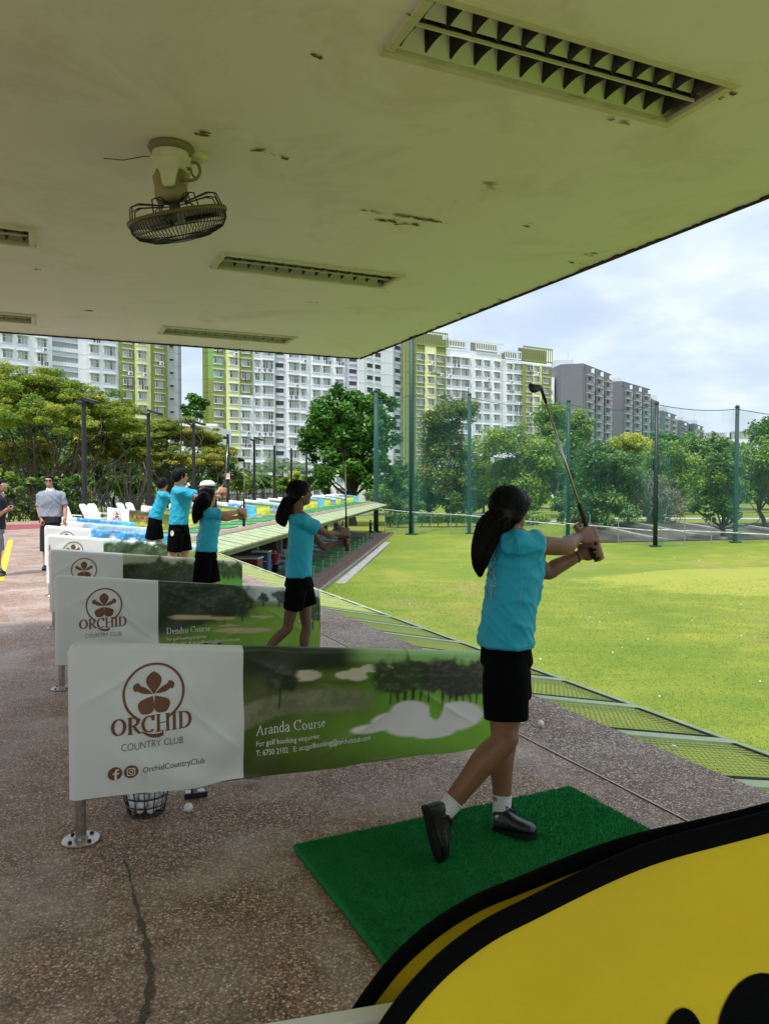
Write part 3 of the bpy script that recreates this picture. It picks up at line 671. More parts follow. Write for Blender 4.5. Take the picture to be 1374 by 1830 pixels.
def art_material():
    q = NT('banner_print'); a = q.n('ShaderNodeAttribute', attribute_name='Art')
    c = q.mix(1., a.outputs['Color'], q.ramp(q.noise(1.5, 3), [(.3, .93), (.7, 1.)]), 'MULTIPLY')
    q.base(c).rough(.38); q.b.inputs['Specular IOR Level'].default_value = .4; q.bump(q.noise(500, 2), .05, .002); return q.m
art_m = art_material()
brown_m = mat('logo_brown', hexc(120, 78, 56), .5); greyink_m = mat('ink_grey', hexc(84, 78, 74), .5); whiteink_m = mat('ink_white', hexc(235, 235, 225), .5)
WS = .715                        # the white panel ends here
def banner_mesh(kind, nx, ny, seed):
    # one loop of fabric: front face, over the top tube, back face; corners at the post end rounded
    sA = np.concatenate([np.linspace(-.032, .05, 7), np.linspace(.05, BL, nx)[1:]]); 
    sA = np.sort(np.concatenate([sA[np.abs(sA-WS) > .003], [WS-.001, WS+.001]]))
    V = []; C = []; T = np.linspace(0, 1, ny); rows = []
    whit = lin((232, 234, 232))
    def col(s, t):
        x = np.clip((s-WS)/(BL-WS), 0, 1)
        return np.where((s < WS)[..., None], whit, art(kind, x, t)) if kind else np.broadcast_to(whit, s.shape+(3,))
    ss, tt = np.meshgrid(sA, T); Cf = col(ss, tt)
    def corner(s): d = max(0., .052-(s+.032)); return .052-math.sqrt(max(0, .052**2-d*d)) if d > 0 else 0.
    def sid(s): return 0 if s < WS else 1
    n = len(sA); rowsV = []
    for j, t in enumerate(T): rowsV.append([bpt(s, t, 0, seed)-np.array([0, 0, corner(s)*sst(.6, 1., t)]) for s in sA])
    for (y, dz) in ((-.021, .013), (0, .020), (.021, .013), (.030, 0)): rowsV.append([np.array([s, y, edge_top(s)+dz-corner(s)]) for s in sA])
    rowsV.append([np.array([s, .030, edge_bot(s)]) for s in sA])
    # pinch the sleeve shut at the post end
    for r in rowsV: r[0][1] *= .2; r[1][1] *= .75
    Cc = [Cf[j] for j in range(ny)]+[Cf[ny-1]]*4+[Cf[0]*.0+Cf[ny//2]]
    V = np.array(rowsV).reshape(-1, 3); C = np.array(Cc).reshape(-1, 3); m = len(rowsV)
    F = [(j*n+i, j*n+i+1, (j+1)*n+i+1, (j+1)*n+i) for j in range(m-1) for i in range(n-1)]
    mb = MB(); mb.add(V, F); me = mb.mesh('banner', art_m, smooth=True)
    ca = me.color_attributes.new('Art', 'FLOAT_COLOR', 'POINT'); ca.data.foreach_set('color', np.concatenate([C, np.ones((len(C), 1))], 1).ravel())
    return me
def on_banner(name, V, F, x, z, m, banner, seed, off=.0022):
    # flat lettering with its left baseline at (x, z above the deck) laid onto the banner
    V = np.asarray(V); P = []
    for i, (a, b) in enumerate(V):
        s = x+a; zz = z+b; t = (zz-edge_bot(s))/(edge_top(s)-edge_bot(s)); P.append(bpt(s, t, off+.00025*((i//4) % 5), seed))
    mb = MB(); mb.add(P, F); return mb.build(name, m, banner)
def petal(cx, cy, ang, L_, w_, n=14, heart=.0):
    P = [];  d = np.array([math.cos(ang), math.sin(ang)]); q = np.array([-d[1], d[0]])
    for i in range(2*n):
        s = i/n if i <= n else 2-i/n; sg = 1 if i <= n else -1
        P.append(np.array([cx, cy])+d*L_*s+q*sg*w_*(math.sin(math.pi*min(1, s)**1.25)**.8*(1+heart*s)))
    return P
def emblem(r):
    V = []; F = []
    def poly(P): n = len(V); V.extend([tuple(p) for p in P]); F.append(tuple(range(n, n+len(P))))
    for k in range(60):
        a0 = R(-62+304*k/60); a1 = R(-62+304*(k+1)/60)
        # ring, open at the bottom where the name crosses it
        poly([(rr*math.cos(a), rr*math.sin(a)) for rr, a in ((r*.95, a0), (r*1.03, a0), (r*1.03, a1), (r*.95, a1))])
    c = (0, -.08*r)
    poly(petal(c[0], c[1]+.02*r, R(90), .80*r, .20*r, heart=.5))
    for sg in (-1, 1):
        poly(petal(c[0]+sg*.04*r, c[1]+.04*r, R(90-sg*64), .66*r, .11*r)); poly(petal(c[0]+sg*.40*r, c[1]+.26*r, R(90-sg*72), .30*r, .15*r))
        poly(petal(c[0]+sg*.03*r, c[1]-.02*r, R(-90+sg*34), .70*r, .20*r, heart=.7))
    return np.array(V), F
bodies = {}
base_lbl = 'bay divider'
def divider(kind, label, seed, full=0, nx=60, ny=16, words=None, sub=None, group='bay dividers along the near deck'):
    t = thing('bay_divider', label, 'bay divider', group=group)
    for s, r in ((.012, .0225), (BL-.03, .018)):
        p = MB(); p.tube([(s, 0, .0), (s, 0, edge_top(s)-.06)], r, 16); po = p.build('post', steel_m, t, smooth=True); autosmooth(po, 40)
        b = MB(); b.lathe((s, 0, 0), [(0, .0), (.078, .0), (.079, .006), (.076, .010), (.03, .011), (.029, .022), (0, .022)], 32)
        bp = b.build('base_plate', steel_m, po); autosmooth(bp, 40)
        bl = MB()
        for k in range(4): a = k*math.pi/2+.6; bl.lathe((s+.055*math.cos(a), .055*math.sin(a), .010), [(0, 0), (.0085, 0), (.0085, .006), (.005, .009), (0, .009)], 8)
        bl.build('bolts', mat('bolt_dark', (.03, .03, .03), .5, .6), po)
    r = MB(); r.tube([(.03, 0, edge_bot(0)+.002), (BL-.03, 0, edge_bot(BL)+.002)], .011, 10); r.tube([(.03, 0, edge_top(0)), (BL-.02, 0, edge_top(BL))], .014, 10); r.build('rail', steel_m, t, smooth=True)
    bn = link_mesh('banner', banner_mesh(kind, nx, ny, seed), t)
    V, F = emblem(.128 if full else .13); on_banner('emblem', V, F, .315, .618, brown_m, bn, seed)
    V, F, wd = serif2d('ORCHID', .078, .20, .055, .02)
    k = .345/wd; V = V*[k, 1]; on_banner('name_lettering', V, F, .135, .445, brown_m, bn, seed, .0028)
    if full:
        # long tail of the R sweeping under the name
        tail = [(.262, .452), (.285, .436), (.31, .428), (.335, .428), (.352, .434), (.353, .445), (.346, .449)]; q = MB(); P = []
        for i, (a, b) in enumerate(tail):
            wv = .0035+.006*math.sin(math.pi*i/6)
            for dz in (-wv, wv): t_ = (b+dz-edge_bot(a))/(edge_top(a)-edge_bot(a)); P.append(bpt(a, t_, .0030, seed))
        q.add(P, [(2*i, 2*i+1, 2*i+3, 2*i+2) for i in range(len(tail)-1)]); q.build('name_flourish', brown_m, bn)
        V, F = text2d('COUNTRY CLUB', .034, -.012, 1.0); k = .262/(V[:, 0].max()-V[:, 0].min()); on_banner('club_lettering', V*[k, 1], F, .175, .377, greyink_m, bn, seed)
    if full >= 2:
        V, F = text2d('OrchidCountryClub', .026, 0); k = .272/V[:, 0].max(); on_banner('social_lettering', V*[k, 1], F, .262, .272, greyink_m, bn, seed)
        def disc(r, c, n=24): return [(c[0]+r*math.cos(2*math.pi*i/n), c[1]+r*math.sin(2*math.pi*i/n)) for i in range(n)]
        on_banner('social_icon', disc(.030, (0, 0)), [tuple(range(24))], .150, .282, brown_m, bn, seed, .002); on_banner('social_icon', disc(.030, (0, 0)), [tuple(range(24))], .216, .282, brown_m, bn, seed, .002)
        fV = [(-.004, -.030), (.005, -.030), (.005, .010), (-.004, .010), (-.012, -.005), (.014, -.005), (.014, .002), (-.012, .002), (-.004, .010), (.005, .010), (.009, .018), (.001, .018), (.003, .012), (.014, .012), (.014, .019), (.003, .019)]
        on_banner('icon_mark', fV, [(0, 1, 2, 3), (4, 5, 6, 7), (8, 9, 10, 11), (12, 13, 14, 15)], .152, .283, whiteink_m, bn, seed, .0032)
        V = []; F = []
        def ring(P, Q):
            n0 = len(V); n = len(P); V.extend(P+Q); F.extend([(n0+i, n0+(i+1) % n, n0+n+(i+1) % n, n0+n+i) for i in range(n)])
        def rsq(h, n=24): return [(h*max(-1, min(1, 1.25*math.cos(2*math.pi*i/n))), h*max(-1, min(1, 1.25*math.sin(2*math.pi*i/n)))) for i in range(n)]
        ring(rsq(.0175), rsq(.0140)); ring(disc(.0095, (0, 0)), disc(.0062, (0, 0))); ring(disc(.0026, (.0092, .0092), 8), disc(.0004, (.0092, .0092), 8))
        on_banner('icon_mark', V, F, .216, .282, whiteink_m, bn, seed, .0032)
    if words:
        V, F, wd = serif2d(words, .050, .115, .045, .045); k = sub[0]/wd; on_banner('course_lettering', V*[k, 1], F, .775, .357, whiteink_m, bn, seed, .0026)
        V, F = text2d('For golf booking enquiries:', .0255, .004); k = sub[1]/V[:, 0].max(); on_banner('small_lettering', V*[k, 1], F, .775, .306, whiteink_m, bn, seed)
        V, F = text2d('T: 6750 2102   E: occgolfbooking@orchidclub.com', .0265, .006); k = sub[2]/V[:, 0].max(); on_banner('small_lettering', V*[k, 1], F, .775, .262, whiteink_m, bn, seed)
    return t
def place(t, b): t.location = W(0, b); t.rotation_euler = (0, 0, TH); return t
place(divider('aranda', 'nearest full divider, green picture with a large pale sand bunker, lettered Aranda Course', 1.0, 2, 230, 84, 'Aranda Course', (.345, .315, .58)), 0)
place(divider('dendro', 'second divider, dark trees picture lettered Dendro Course, behind the Aranda Course divider', 2.3, 1, 150, 50, 'Dendro Course', (.345, .315, .58)), BAY)
place(divider('pond', 'third divider, grey pond and palm picture ending in bright green, behind the long-haired girl', 3.1, 1, 110, 34), 2*BAY)
place(divider('grove', 'fourth divider from the front, dark green grove under a pale sky on its picture', 4.4, 1, 80, 26), 3*BAY)
place(divider('pool', 'fifth divider, blue picture with a pale disc, in front of the man in grey polo', 5.2, 1, 60, 18), 4*BAY)
place(divider('lake', 'sixth divider, pale blue lake picture, behind the man in grey polo', .7, 0, 50, 14), 5*BAY)
place(divider('pool', 'seventh divider, the last blue one before the deck turns the corner', 1.9, 0, 50, 14), 6*BAY)
# a white rail standing between the two panels of the pop-up banner, its end showing at the bottom edge
t = thing('white_rail', 'white rail with a flat top at the bottom edge, behind the yellow banner', 'rail', (-.30, 1.0, 0), R(14))
m = MB(); m.box((0, 0, .762), (1.06, .030, .022)); m.box((0, 0, .692), (1.04, .022, .118)); o = m.build('board', white_m, t); bv = o.modifiers.new('b', 'BEVEL'); bv.width = .003; bv.segments = 2
for sx_ in (-.5, .5): m = MB(); m.tube([(sx_, 0, 0), (sx_, 0, .634)], .014, 12); m.box((sx_, 0, .006), (.06, .10, .012)); m.build('leg', white_m, t)
# far wing
kinds = ['clubhouse', 'fairway', 'fairway', 'lake', 'fairway', 'pool']; pf = {}
names = {'clubhouse': 'divider on the far deck with a brown clubhouse picture', 'fairway': 'divider on the far deck with a yellow and green fairway picture', 'lake': 'divider on the far deck with a pale blue lake picture', 'pool': 'divider on the far deck with a bright blue picture'}
RZF = rz2; nF = int((FEND-.6)/BAY)
FB0 = .4
def far_place(t, k): t.location = V2(-3.75, FB0+k*BAY); t.rotation_euler = (0, 0, RZF); return t
for k in range(nF):
    kd = kinds[k % 6] if k < 3 else ['fairway', 'lake', 'fairway', 'fairway', 'pool', 'fairway', 'lake'][k % 7]
    if kd not in pf: pf[kd] = divider(kd, names[kd], k*1.3, 0, 40, 12, group='%s dividers along the far deck' % kd); far_place(pf[kd], k)
    else: far_place(copy_tree(pf[kd]), k)

# ---------------------------------------------------------------- hitting mats, balls, baskets, clubs
def hit_mat(label, a0, b0, la, lb, base_b, rot=0., pts=None):
    c = W(a0+la/2, base_b+b0+lb/2); t = thing('hitting_mat', label, 'hitting mat', c, TH+rot, 'green hitting mats')
    m = MB(); m.box((0, 0, .019), (la, lb, .022)); o = m.build('turf', mat_green, t)
    bm_ = o.modifiers.new('b', 'BEVEL'); bm_.width = .004; bm_.segments = 2
    m = MB(); m.box((0, 0, .004), (la-.01, lb-.01, .008)); m.build('rubber_base', mat('mat_rubber', (.015, .015, .015), .8), t); return t
m0 = hit_mat('green turf hitting mat under the main golfer, the nearest and largest', .83, -1.90, 1.45, 1.45, 0, R(1.4))
for k, l in ((1, 'green hitting mat under the girl with a ponytail and glasses'), (2, 'green hitting mat under the long-haired girl, third bay'), (3, 'green hitting mat in the fourth bay under the tall boy'), (4, 'green hitting mat in the fifth bay under the smallest student')):
    c = copy_tree(m0, W(.83+.72, k*BAY-1.90+.79), TH, l)
# nylon pile standing up from the nearest mat
def pile(n=60000):
    la = lb = 1.435; g = np.random.default_rng(5); X_ = g.uniform(-la/2, la/2, n); Y_ = g.uniform(-lb/2, lb/2, n); a = g.uniform(0, 6.283, n); h = g.uniform(.006, .012, n); lx, ly = g.normal(0, .004, n), g.normal(0, .004, n); w_ = .0016
    dx, dy = np.cos(a)*w_, np.sin(a)*w_; V = np.empty((n, 4, 3)); z0 = .0295
    V[:, 0] = np.stack([X_-dx, Y_-dy, np.full(n, z0)], 1); V[:, 1] = np.stack([X_+dx, Y_+dy, np.full(n, z0)], 1); V[:, 2] = np.stack([X_+dx*.5+lx, Y_+dy*.5+ly, z0+h], 1); V[:, 3] = np.stack([X_-dx*.5+lx, Y_-dy*.5+ly, z0+h], 1)
    me = bpy.data.meshes.new('pile'); me.vertices.add(4*n); me.vertices.foreach_set('co', V.ravel()); me.loops.add(4*n); me.loops.foreach_set('vertex_index', np.arange(4*n, dtype=np.int32)); me.polygons.add(n); me.polygons.foreach_set('loop_start', np.arange(0, 4*n, 4, dtype=np.int32)); me.update(calc_edges=True); me.materials.append(mat_green); o = link_mesh('pile', me, m0); return tag(o, kind='stuff')
fm = None
for k in range(nF):
    c = V2(-1.55, FB0+(k+.5)*BAY)
    if k == 0: fm = copy_tree(m0, c, RZF, 'green hitting mat on the far deck', 'hitting mats on the far deck')
    else: copy_tree(fm, c, RZF)
bmb = MB(); bmb.ball((0, 0, 0), .0214, 9); ball_me = bmb.mesh('golf_ball', ball_m, smooth=True)
bmb = MB(); bmb.ball((0, 0, 0), .0214, 4); ball_far = bmb.mesh('golf_ball', ball_m, smooth=True)
def ball(p, label, group=None, me=ball_me):
    o = link_mesh('golf_ball', me); o.location = p; o.rotation_euler = rng.uniform(0, 6, 3); return tag(o, label, 'golf ball', group)
ball(gr(337, 1443, .0214), 'white golf ball on the floor below the putter head')
ball(gr(966, 1293, .0214+.009), 'white golf ball on the deck joint behind the main golfer')
pb = W(3.13+.52, 0); ball(gr(1203, 1337, -.082), 'white golf ball caught on the safety net')
nb = 0
for k in range(900):                          # balls lying about the range
    u = rng.uniform(570, 1374); v = rng.uniform(975, 1260)
    if v > 1010 and rng.random() > .55*(1-(v-1010)/330): continue
    p = gr(u, v, -3.08); 
    a = (p-O0).dot(E1)
    if a < 5.2 or p[1] > 60: continue
    if rng.random() < .55 and u < 900: continue
    p[2] = gz(p[0], p[1])+.02; ball(p+np.array([0, 0, -.006]), 'white golf ball lying on the range grass', 'golf balls on the range grass', ball_far); nb += 1
    if nb >= 40: break
wire_m = mat('basket_wire', (.02, .02, .022), .5)
def basket(p, label, n):
    t = thing('ball_basket', label, 'basket', p, 0., 'wire ball baskets'); m = MB(); H_ = .17; r0, r1 = .082, .118
    for k in range(5): z = .004+H_*k/4; r = r0+(r1-r0)*k/4; m.tube([(r*math.cos(a), r*math.sin(a), z) for a in np.linspace(0, 2*math.pi, 33)], .0035 if k not in (0, 4) else .005, 6)
    for k in range(14): a = 2*math.pi*k/14; m.tube([(r0*math.cos(a), r0*math.sin(a), .004), (r1*math.cos(a), r1*math.sin(a), .004+H_)], .0028, 5)
    for k in range(3): a = math.pi*k/3; m.tube([(r0*math.cos(a), r0*math.sin(a), .004), (-r0*math.cos(a), -r0*math.sin(a), .004)], .003, 5)
    m.build('wire_body', wire_m, t)
    h = MB(); h.tube([(r1*math.cos(a), .02, .004+H_+.14*math.sin(a)) for a in np.linspace(0, math.pi, 17)], .004, 6); h.build('handle', wire_m, t)
    k = 0
    for z, rr, cnt in ((.03, .055, 7), (.03, .0, 1), (.065, .065, 9), (.065, .02, 2), (.10, .075, 10), (.10, .03, 3), (.135, .082, 11), (.135, .035, 4)):
        for i in range(cnt):
            a = 2*math.pi*i/cnt+z*30
            ball(np.asarray(p)+[rr*math.cos(a), rr*math.sin(a), z+rng.uniform(-.004, .004)], 'white golf ball in '+n, 'golf balls in '+n)
basket(gr(262, 1450), 'black wire basket of golf balls under the Aranda Course divider', 'the basket under the Aranda Course divider')
basket(gr(128, 1205)+np.array([.03, .1, 0]), 'black wire basket of golf balls under the Dendro Course divider', 'the basket under the Dendro Course divider')
# putter leaning behind the nearest divider
hp = gr(350, 1424, 0.0); t = thing('putter', 'putter with black and white head leaning behind the Aranda Course divider', 'putter', hp, .35)
m = MB(); m.prism([(-.055, -.022), (.055, -.022), (.055, -.008), (-.055, -.008)], .002, .026); m.prism([(-.05, -.008), (.05, -.008), (.035, .050), (-.035, .050)], .002, .018, 1); m.box((0, .012, .020), (.022, .055, .006), mi=0)
for sx_ in (-1, 1): m.box((sx_*.036, .022, .0195), (.018, .05, .004), mi=1)
m.build('head', [black_m, mat('putter_white', (.75, .75, .75), .35)], t)
top = at(368, 1150, 4.02)-hp; cr, sr = math.cos(-.35), math.sin(-.35); top = np.array([top[0]*cr-top[1]*sr, top[0]*sr+top[1]*cr, top[2]])
m = MB(); q0 = np.array([-.02, -.012, .022]); m.tube([q0, q0+(top-q0)*.72], .0055, 8); m.build('shaft', steel_m, t, smooth=True)
m = MB(); m.tube([q0+(top-q0)*.70, q0+(top-q0)*.97, top], [.009, .013, .014], 10); m.build('grip', black_m, t, smooth=True)
# another club resting against the divider's back, grip just above its top edge
p0 = W(.82, .34, .02); p1 = at(391, 1149, 3.9); t = thing('golf_club', 'golf club leaning behind the Aranda Course divider, only its black grip end showing', 'golf club', p0)
m = MB(); m.tube([np.zeros(3), (p1-p0)*.72], .005, 8); m.build('shaft', steel_m, t, smooth=True)
m = MB(); m.tube([(p1-p0)*.70, (p1-p0)*.98, (p1-p0)], [.009, .0135, .014], 10); m.build('grip', black_m, t, smooth=True)
m = MB(); m.box((.035, 0, .018), (.08, .018, .036)); m.build('club_head', steel_m, t)
# ---------------------------------------------------------------- yellow pop-up banner at the photographer's feet
def popup():
    ph = R(3); e = np.array([math.cos(ph), math.sin(ph), 0]); n_ = np.array([e[1], -e[0], 0]); pa = np.array([0, 1.06, 0])
    half = [(1.15, 1.150), (.95, 1.142), (.72, 1.115), (.529, 1.075), (.442, 1.055), (.357, 1.033), (.268, 1.004), (.187, .974), (.12, .944), (.049, .893), (-.015, .823), (-.075, .715), (-.113, .58), (-.12, .42), (-.09, .26), (-.02, .13), (.1, .045), (.3, .012), (.6, .006), (.9, .006), (1.15, .006)]
    full = half+[(2.3-a, b) for a, b in half[-2:0:-1]]
    cur = spline([(a, b, 0) for a, b in full+[full[0]]], 260)[:-1, :2]
    def inset(c, d):
        t = np.roll(c, -2, 0)-np.roll(c, 2, 0); t /= np.linalg.norm(t, axis=1)[:, None]; return c+np.stack([-t[:, 1], t[:, 0]], 1)*d
    base = pa+e*1.15; t = thing('popup_banner', 'oval yellow pop-up banner with a thick black rim and black oval marks, bottom right corner', 'banner', base)
    ym = NT('yellow_fabric'); ym.base(ym.mix(ym.ramp(ym.noise(3, 4), [(.3, 0.), (.7, 1.)]), (.60, .445, .0015), (.70, .53, .0025))).rough(.7)
    ym.bump(ym.noise(420, 2), .25, .002); bk = mat('rim_black_cloth', (.004, .004, .0045), .95, bump=.4, bscale=420, spec=.06)
    def pt(s, z, side, lift=0.):          # leaning panels that meet along the top; the cloth is a little slack
        off = (.02+.20*(1-z/1.2)); w_ = .006*math.sin(14*s-11*z)*math.exp(-((s-.25-.3*z)/.25)**2)+.007*math.sin(5*s+2*z)+.005*math.sin(9*z-4*s)+.004*math.sin(16*s+5*z)*math.exp(-((z-.95)/.12)**2)
        return pa+e*s+n_*((off+lift) if side == 0 else -(off+lift))+n_*w_+Z3*z-base
    for side in (0, 1):
        ds, dz = (0, 0) if side == 0 else (.010, -.037 )
        c = inset(cur, .020); ctr = np.array([1.15, .57]); f = MB(); V = []; n = len(c); nr = 12
        for k in range(nr+1):
            for q in c: w_ = ctr+(q-ctr)*(k/nr)**.7; V.append(pt(w_[0]+ds, max(.002, w_[1]+dz*(w_[1] > .3)), side))
        f.add(V, [(k*n+i, k*n+(i+1) % n, (k+1)*n+(i+1) % n, (k+1)*n+i) for k in range(nr) for i in range(n)]); f.build('panel', ym.m, t, smooth=True)
        r = MB(); lay = [(.025, .004), (.0235, .006), (.015, .0075), (.006, .0075), (0, .0045), (-.001, 0.), (0, -.0045), (.010, -.0065), (.024, -.005)]
        cs = [inset(cur, d) for d, _ in lay]; rs = []
        for i in list(range(n))+[0]: rs.append(np.array([pt(cs[j][i][0]+ds, max(.0, cs[j][i][1]+dz*(cs[j][i][1] > .3)), side, lay[j][1]) for j in range(len(lay))]))
        r.rings(rs, cap=False); r.build('rim', bk, t, smooth=True)
    for (s0, z0, ra, rb) in [(.392, .772, .031, .055), (.507, .763, .070, .098)]:
        f = MB(); n = 40; f.add([pt(s0+ra*math.cos(2*math.pi*i/n), z0+rb*math.sin(2*math.pi*i/n), 0, .0022) for i in range(n)], [tuple(range(n))]); f.build('printed_mark', bk, t)
    return t
popup()
# ---------------------------------------------------------------- people
def remesh(mb, vox, smooth=6, fac=.5):
    me = mb.mesh('tmp', []); o = bpy.data.objects.new('tmp', me); COL.objects.link(o)
    m = o.modifiers.new('r', 'REMESH'); m.mode = 'VOXEL'; m.voxel_size = vox; m.use_smooth_shade = True
    if smooth: s_ = o.modifiers.new('s', 'SMOOTH'); s_.iterations = smooth; s_.factor = fac
    dg = bpy.context.evaluated_depsgraph_get(); r = bpy.data.meshes.new_from_object(o.evaluated_get(dg))
    bpy.data.objects.remove(o); bpy.data.meshes.remove(me); return r
def unit(v): v = np.asarray(v, float); return v/(np.linalg.norm(v)+1e-12)
def ell_ring(c, x, y, a, b, n=24, p=2.3):
    t = np.arange(n)*2*math.pi/n; ct, st = np.cos(t), np.sin(t)
    return np.asarray(c)+(np.sign(ct)*np.abs(ct)**(2/p)*a)[:, None]*x+(np.sign(st)*np.abs(st)**(2/p)*b)[:, None]*y
def limb(mb, P, r, n=14, dome=True, k=14):
    q = spline(P, k); rr = np.interp(np.linspace(0, len(P)-1, k+1), range(len(P)), r); mb.tube(q, rr, n, dome=dome)
def hand(mb, wrist, gp, gd, back, scale=1., thumb_up=True, lead=1):
    """closed hand: palm from the wrist to a grip through gp along gd, four fingers wrapped round it, thumb along it"""
    gd = unit(gd); back = unit(back-gd*np.dot(back, gd)); side = unit(np.cross(gd, back))*lead; s = scale
    kn = gp+back*.028*s+side*.022*s
    mid = (np.asarray(wrist)+kn)/2
    ax = unit(kn-wrist); wy = unit(gd-ax*gd.dot(ax)); tz = np.cross(ax, wy)
    rs = []
    for f, a, b in ((-.12, .018, .017), (.1, .024, .018), (.4, .036, .017), (.75, .041, .016), (1.0, .040, .014), (1.08, .030, .009)):
        rs.append(ell_ring(np.asarray(wrist)+(kn-wrist)*f, wy, tz, a*s, b*s, 14, 2.5))
    mb.rings(rs)
    for i, (ln, rad) in enumerate(((1., .0085), (1.06, .0090), (1.0, .0086), (.85, .0074))):
        c = gp+gd*(.030-.0205*i)*s; P = []
        for j, an in enumerate((15, 62, 112, 160, 208, 250)):
            an = R(an)*(.9+.1*ln); rr = (.036-.0022*j)*s
            P.append(c+rr*(math.cos(an)*back+math.sin(an)*side)-gd*.003*j*s)
        limb(mb, P, np.array([rad*1.15, rad*1.1, rad*1.05, rad, rad*.95, rad*.8])*s, 9, True, 12)
    tb = np.asarray(wrist)+(kn-wrist)*.35+gd*.020*s
    if thumb_up: P = [tb, tb+gd*.030*s-side*.016*s, gp+gd*.055*s-side*.020*s+back*.016*s, gp+gd*.085*s-side*.010*s+back*.018*s]
    else: P = [tb, tb+gd*.02*s-side*.02*s, gp+gd*.030*s-side*.024*s, gp+gd*.052*s-side*.014*s-back*.010*s]
    limb(mb, P, np.array([.0135, .0125, .0105, .0085])*s, 9, True, 10)
def head_shape(mb, c, f, s, neck, up=(0, 0, 1)):
    """head with brow, nose, lips, chin and ears; c centre, f facing, s = head height / 0.225"""
    up = unit(up); f = unit(f-up*np.dot(f, up)); l = np.cross(up, f)
    def P(a, b, z): return c+s*(a*f+b*l+z*up)
    rs = []
    for z, a0, wx, wy in ((-.110, .030, .020, .022), (-.104, .032, .036, .034), (-.085, .028, .054, .050), (-.055, .016, .074, .060), (-.02, .004, .088, .068), (.02, -.004, .096, .0735), (.055, -.006, .096, .073), (.085, -.008, .080, .061), (.104, -.010, .052, .040), (.112, -.010, .02, .016)):
        rs.append(ell_ring(P(a0, 0, z), f, l, wx*s, wy*s, 24, 2.15))
    mb.rings(rs)
    mb.ball(P(-.028, 0, .005), (.082*s, .076*s, .088*s), 9)
    limb(mb, [P(.088, 0, .022), P(.101, 0, .0), P(.113, 0, -.018), P(.100, 0, -.027)], np.array([.009, .0095, .0125, .010])*s, 8, True, 8)
    for sg in (-1, 1):
        mb.ball(P(.099, sg*.011, -.022), .0095*s, 5); limb(mb, [P(.078, sg*.05, .030), P(.094, sg*.022, .032)], np.array([.009, .009])*s, 7, True, 4)
        mb.ball(P(.070, sg*.038, -.022), .020*s, 5)
        limb(mb, [P(.0, sg*.071, .022), P(-.012, sg*.083, .018), P(-.010, sg*.082, -.006), P(.004, sg*.072, -.022)], np.array([.010, .011, .010, .007])*s, 8, True, 8)
    limb(mb, [P(.088, .022, -.052), P(.0965, 0, -.050), P(.088, -.022, -.052)], np.array([.006, .0085, .006])*s, 7, True, 6); limb(mb, [P(.085, .018, -.063), P(.093, 0, -.063), P(.085, -.018, -.063)], np.array([.006, .008, .006])*s, 7, True, 6)
    mb.ball(P(.078, 0, -.088), (.020*s, .020*s, .016*s), 5)
    limb(mb, [neck-.04*up*s, neck, c-up*.05*s-f*.018*s], np.array([.058, .056, .058])*s, 14, True, 8)
    return P
SKINS = {}
def skin_mat(name, col):
    if name in SKINS: return SKINS[name]
    q = NT(name); c = q.mix(q.ramp(q.noise(18, 4), [(.3, 0.), (.7, 1.)]), tuple(x*.86 for x in col), tuple(min(1, x*1.12) for x in col)); q.base(c).rough(.48)
    q.b.inputs['Subsurface Weight'].default_value = .06; q.b.inputs['Subsurface Radius'].default_value = (.012, .005, .003)
    q.bump(q.noise(160, 3), .08, .003); SKINS[name] = q.m; return q.m
def cloth_mat(name, col, rough=.75, sc=14., bump=.35, spec=.3):
    if name in MATS: return MATS[name]
    q = NT(name); q.base(q.mix(q.ramp(q.noise(5, 4), [(.3, 0.), (.7, 1.)]), tuple(x*.9 for x in col), tuple(min(1, x*1.08) for x in col))).rough(rough)
    q.b.inputs['Specular IOR Level'].default_value = spec
    n = q.n('ShaderNodeMath', operation='ADD'); a = q.noise(sc, 3, .5, q.mapping((1.4, 1.4, .8), (.3, .5, 0)), 1.2); b = q.noise(700, 1); 
    k = q.n('ShaderNodeMath', operation='MULTIPLY'); k.inputs[1].default_value = .06; q.l(b, k.inputs[0]); q.l(a, n.inputs[0]); q.l(k.outputs[0], n.inputs[1])
    q.bump(n.outputs[0], bump, .02); return q.m
hair_m = None
def hair_mat():
    q = NT('black_hair'); c = q.mix(q.ramp(q.noise(60, 3, .6, q.mapping((1, 1, .08))), [(.35, 0.), (.7, 1.)]), (.002, .0018, .0018), (.007, .0055, .005)); q.base(c).rough(.5); q.b.inputs['Specular IOR Level'].default_value = .12
    q.bump(q.noise(120, 2, .6, q.mapping((1, 1, .06))), .6, .006); return q.m
hair_m = hair_mat()
teal_m = cloth_mat('teal_jersey', (.020, .38, .56), .62, 13, .30)
short_m = cloth_mat('black_shorts', (.0022, .0022, .0026), .9, 12, .3, .06)
shoe_m = mat('black_leather', (.008, .009, .012), .30, var=.3, vscale=30, bump=.2, bscale=90); sole_m = mat('black_rubber', (.005, .005, .0055), .7, spec=.2)
sock_m = mat('white_sock', (.72, .72, .72), .9, bump=.8, bscale=160)
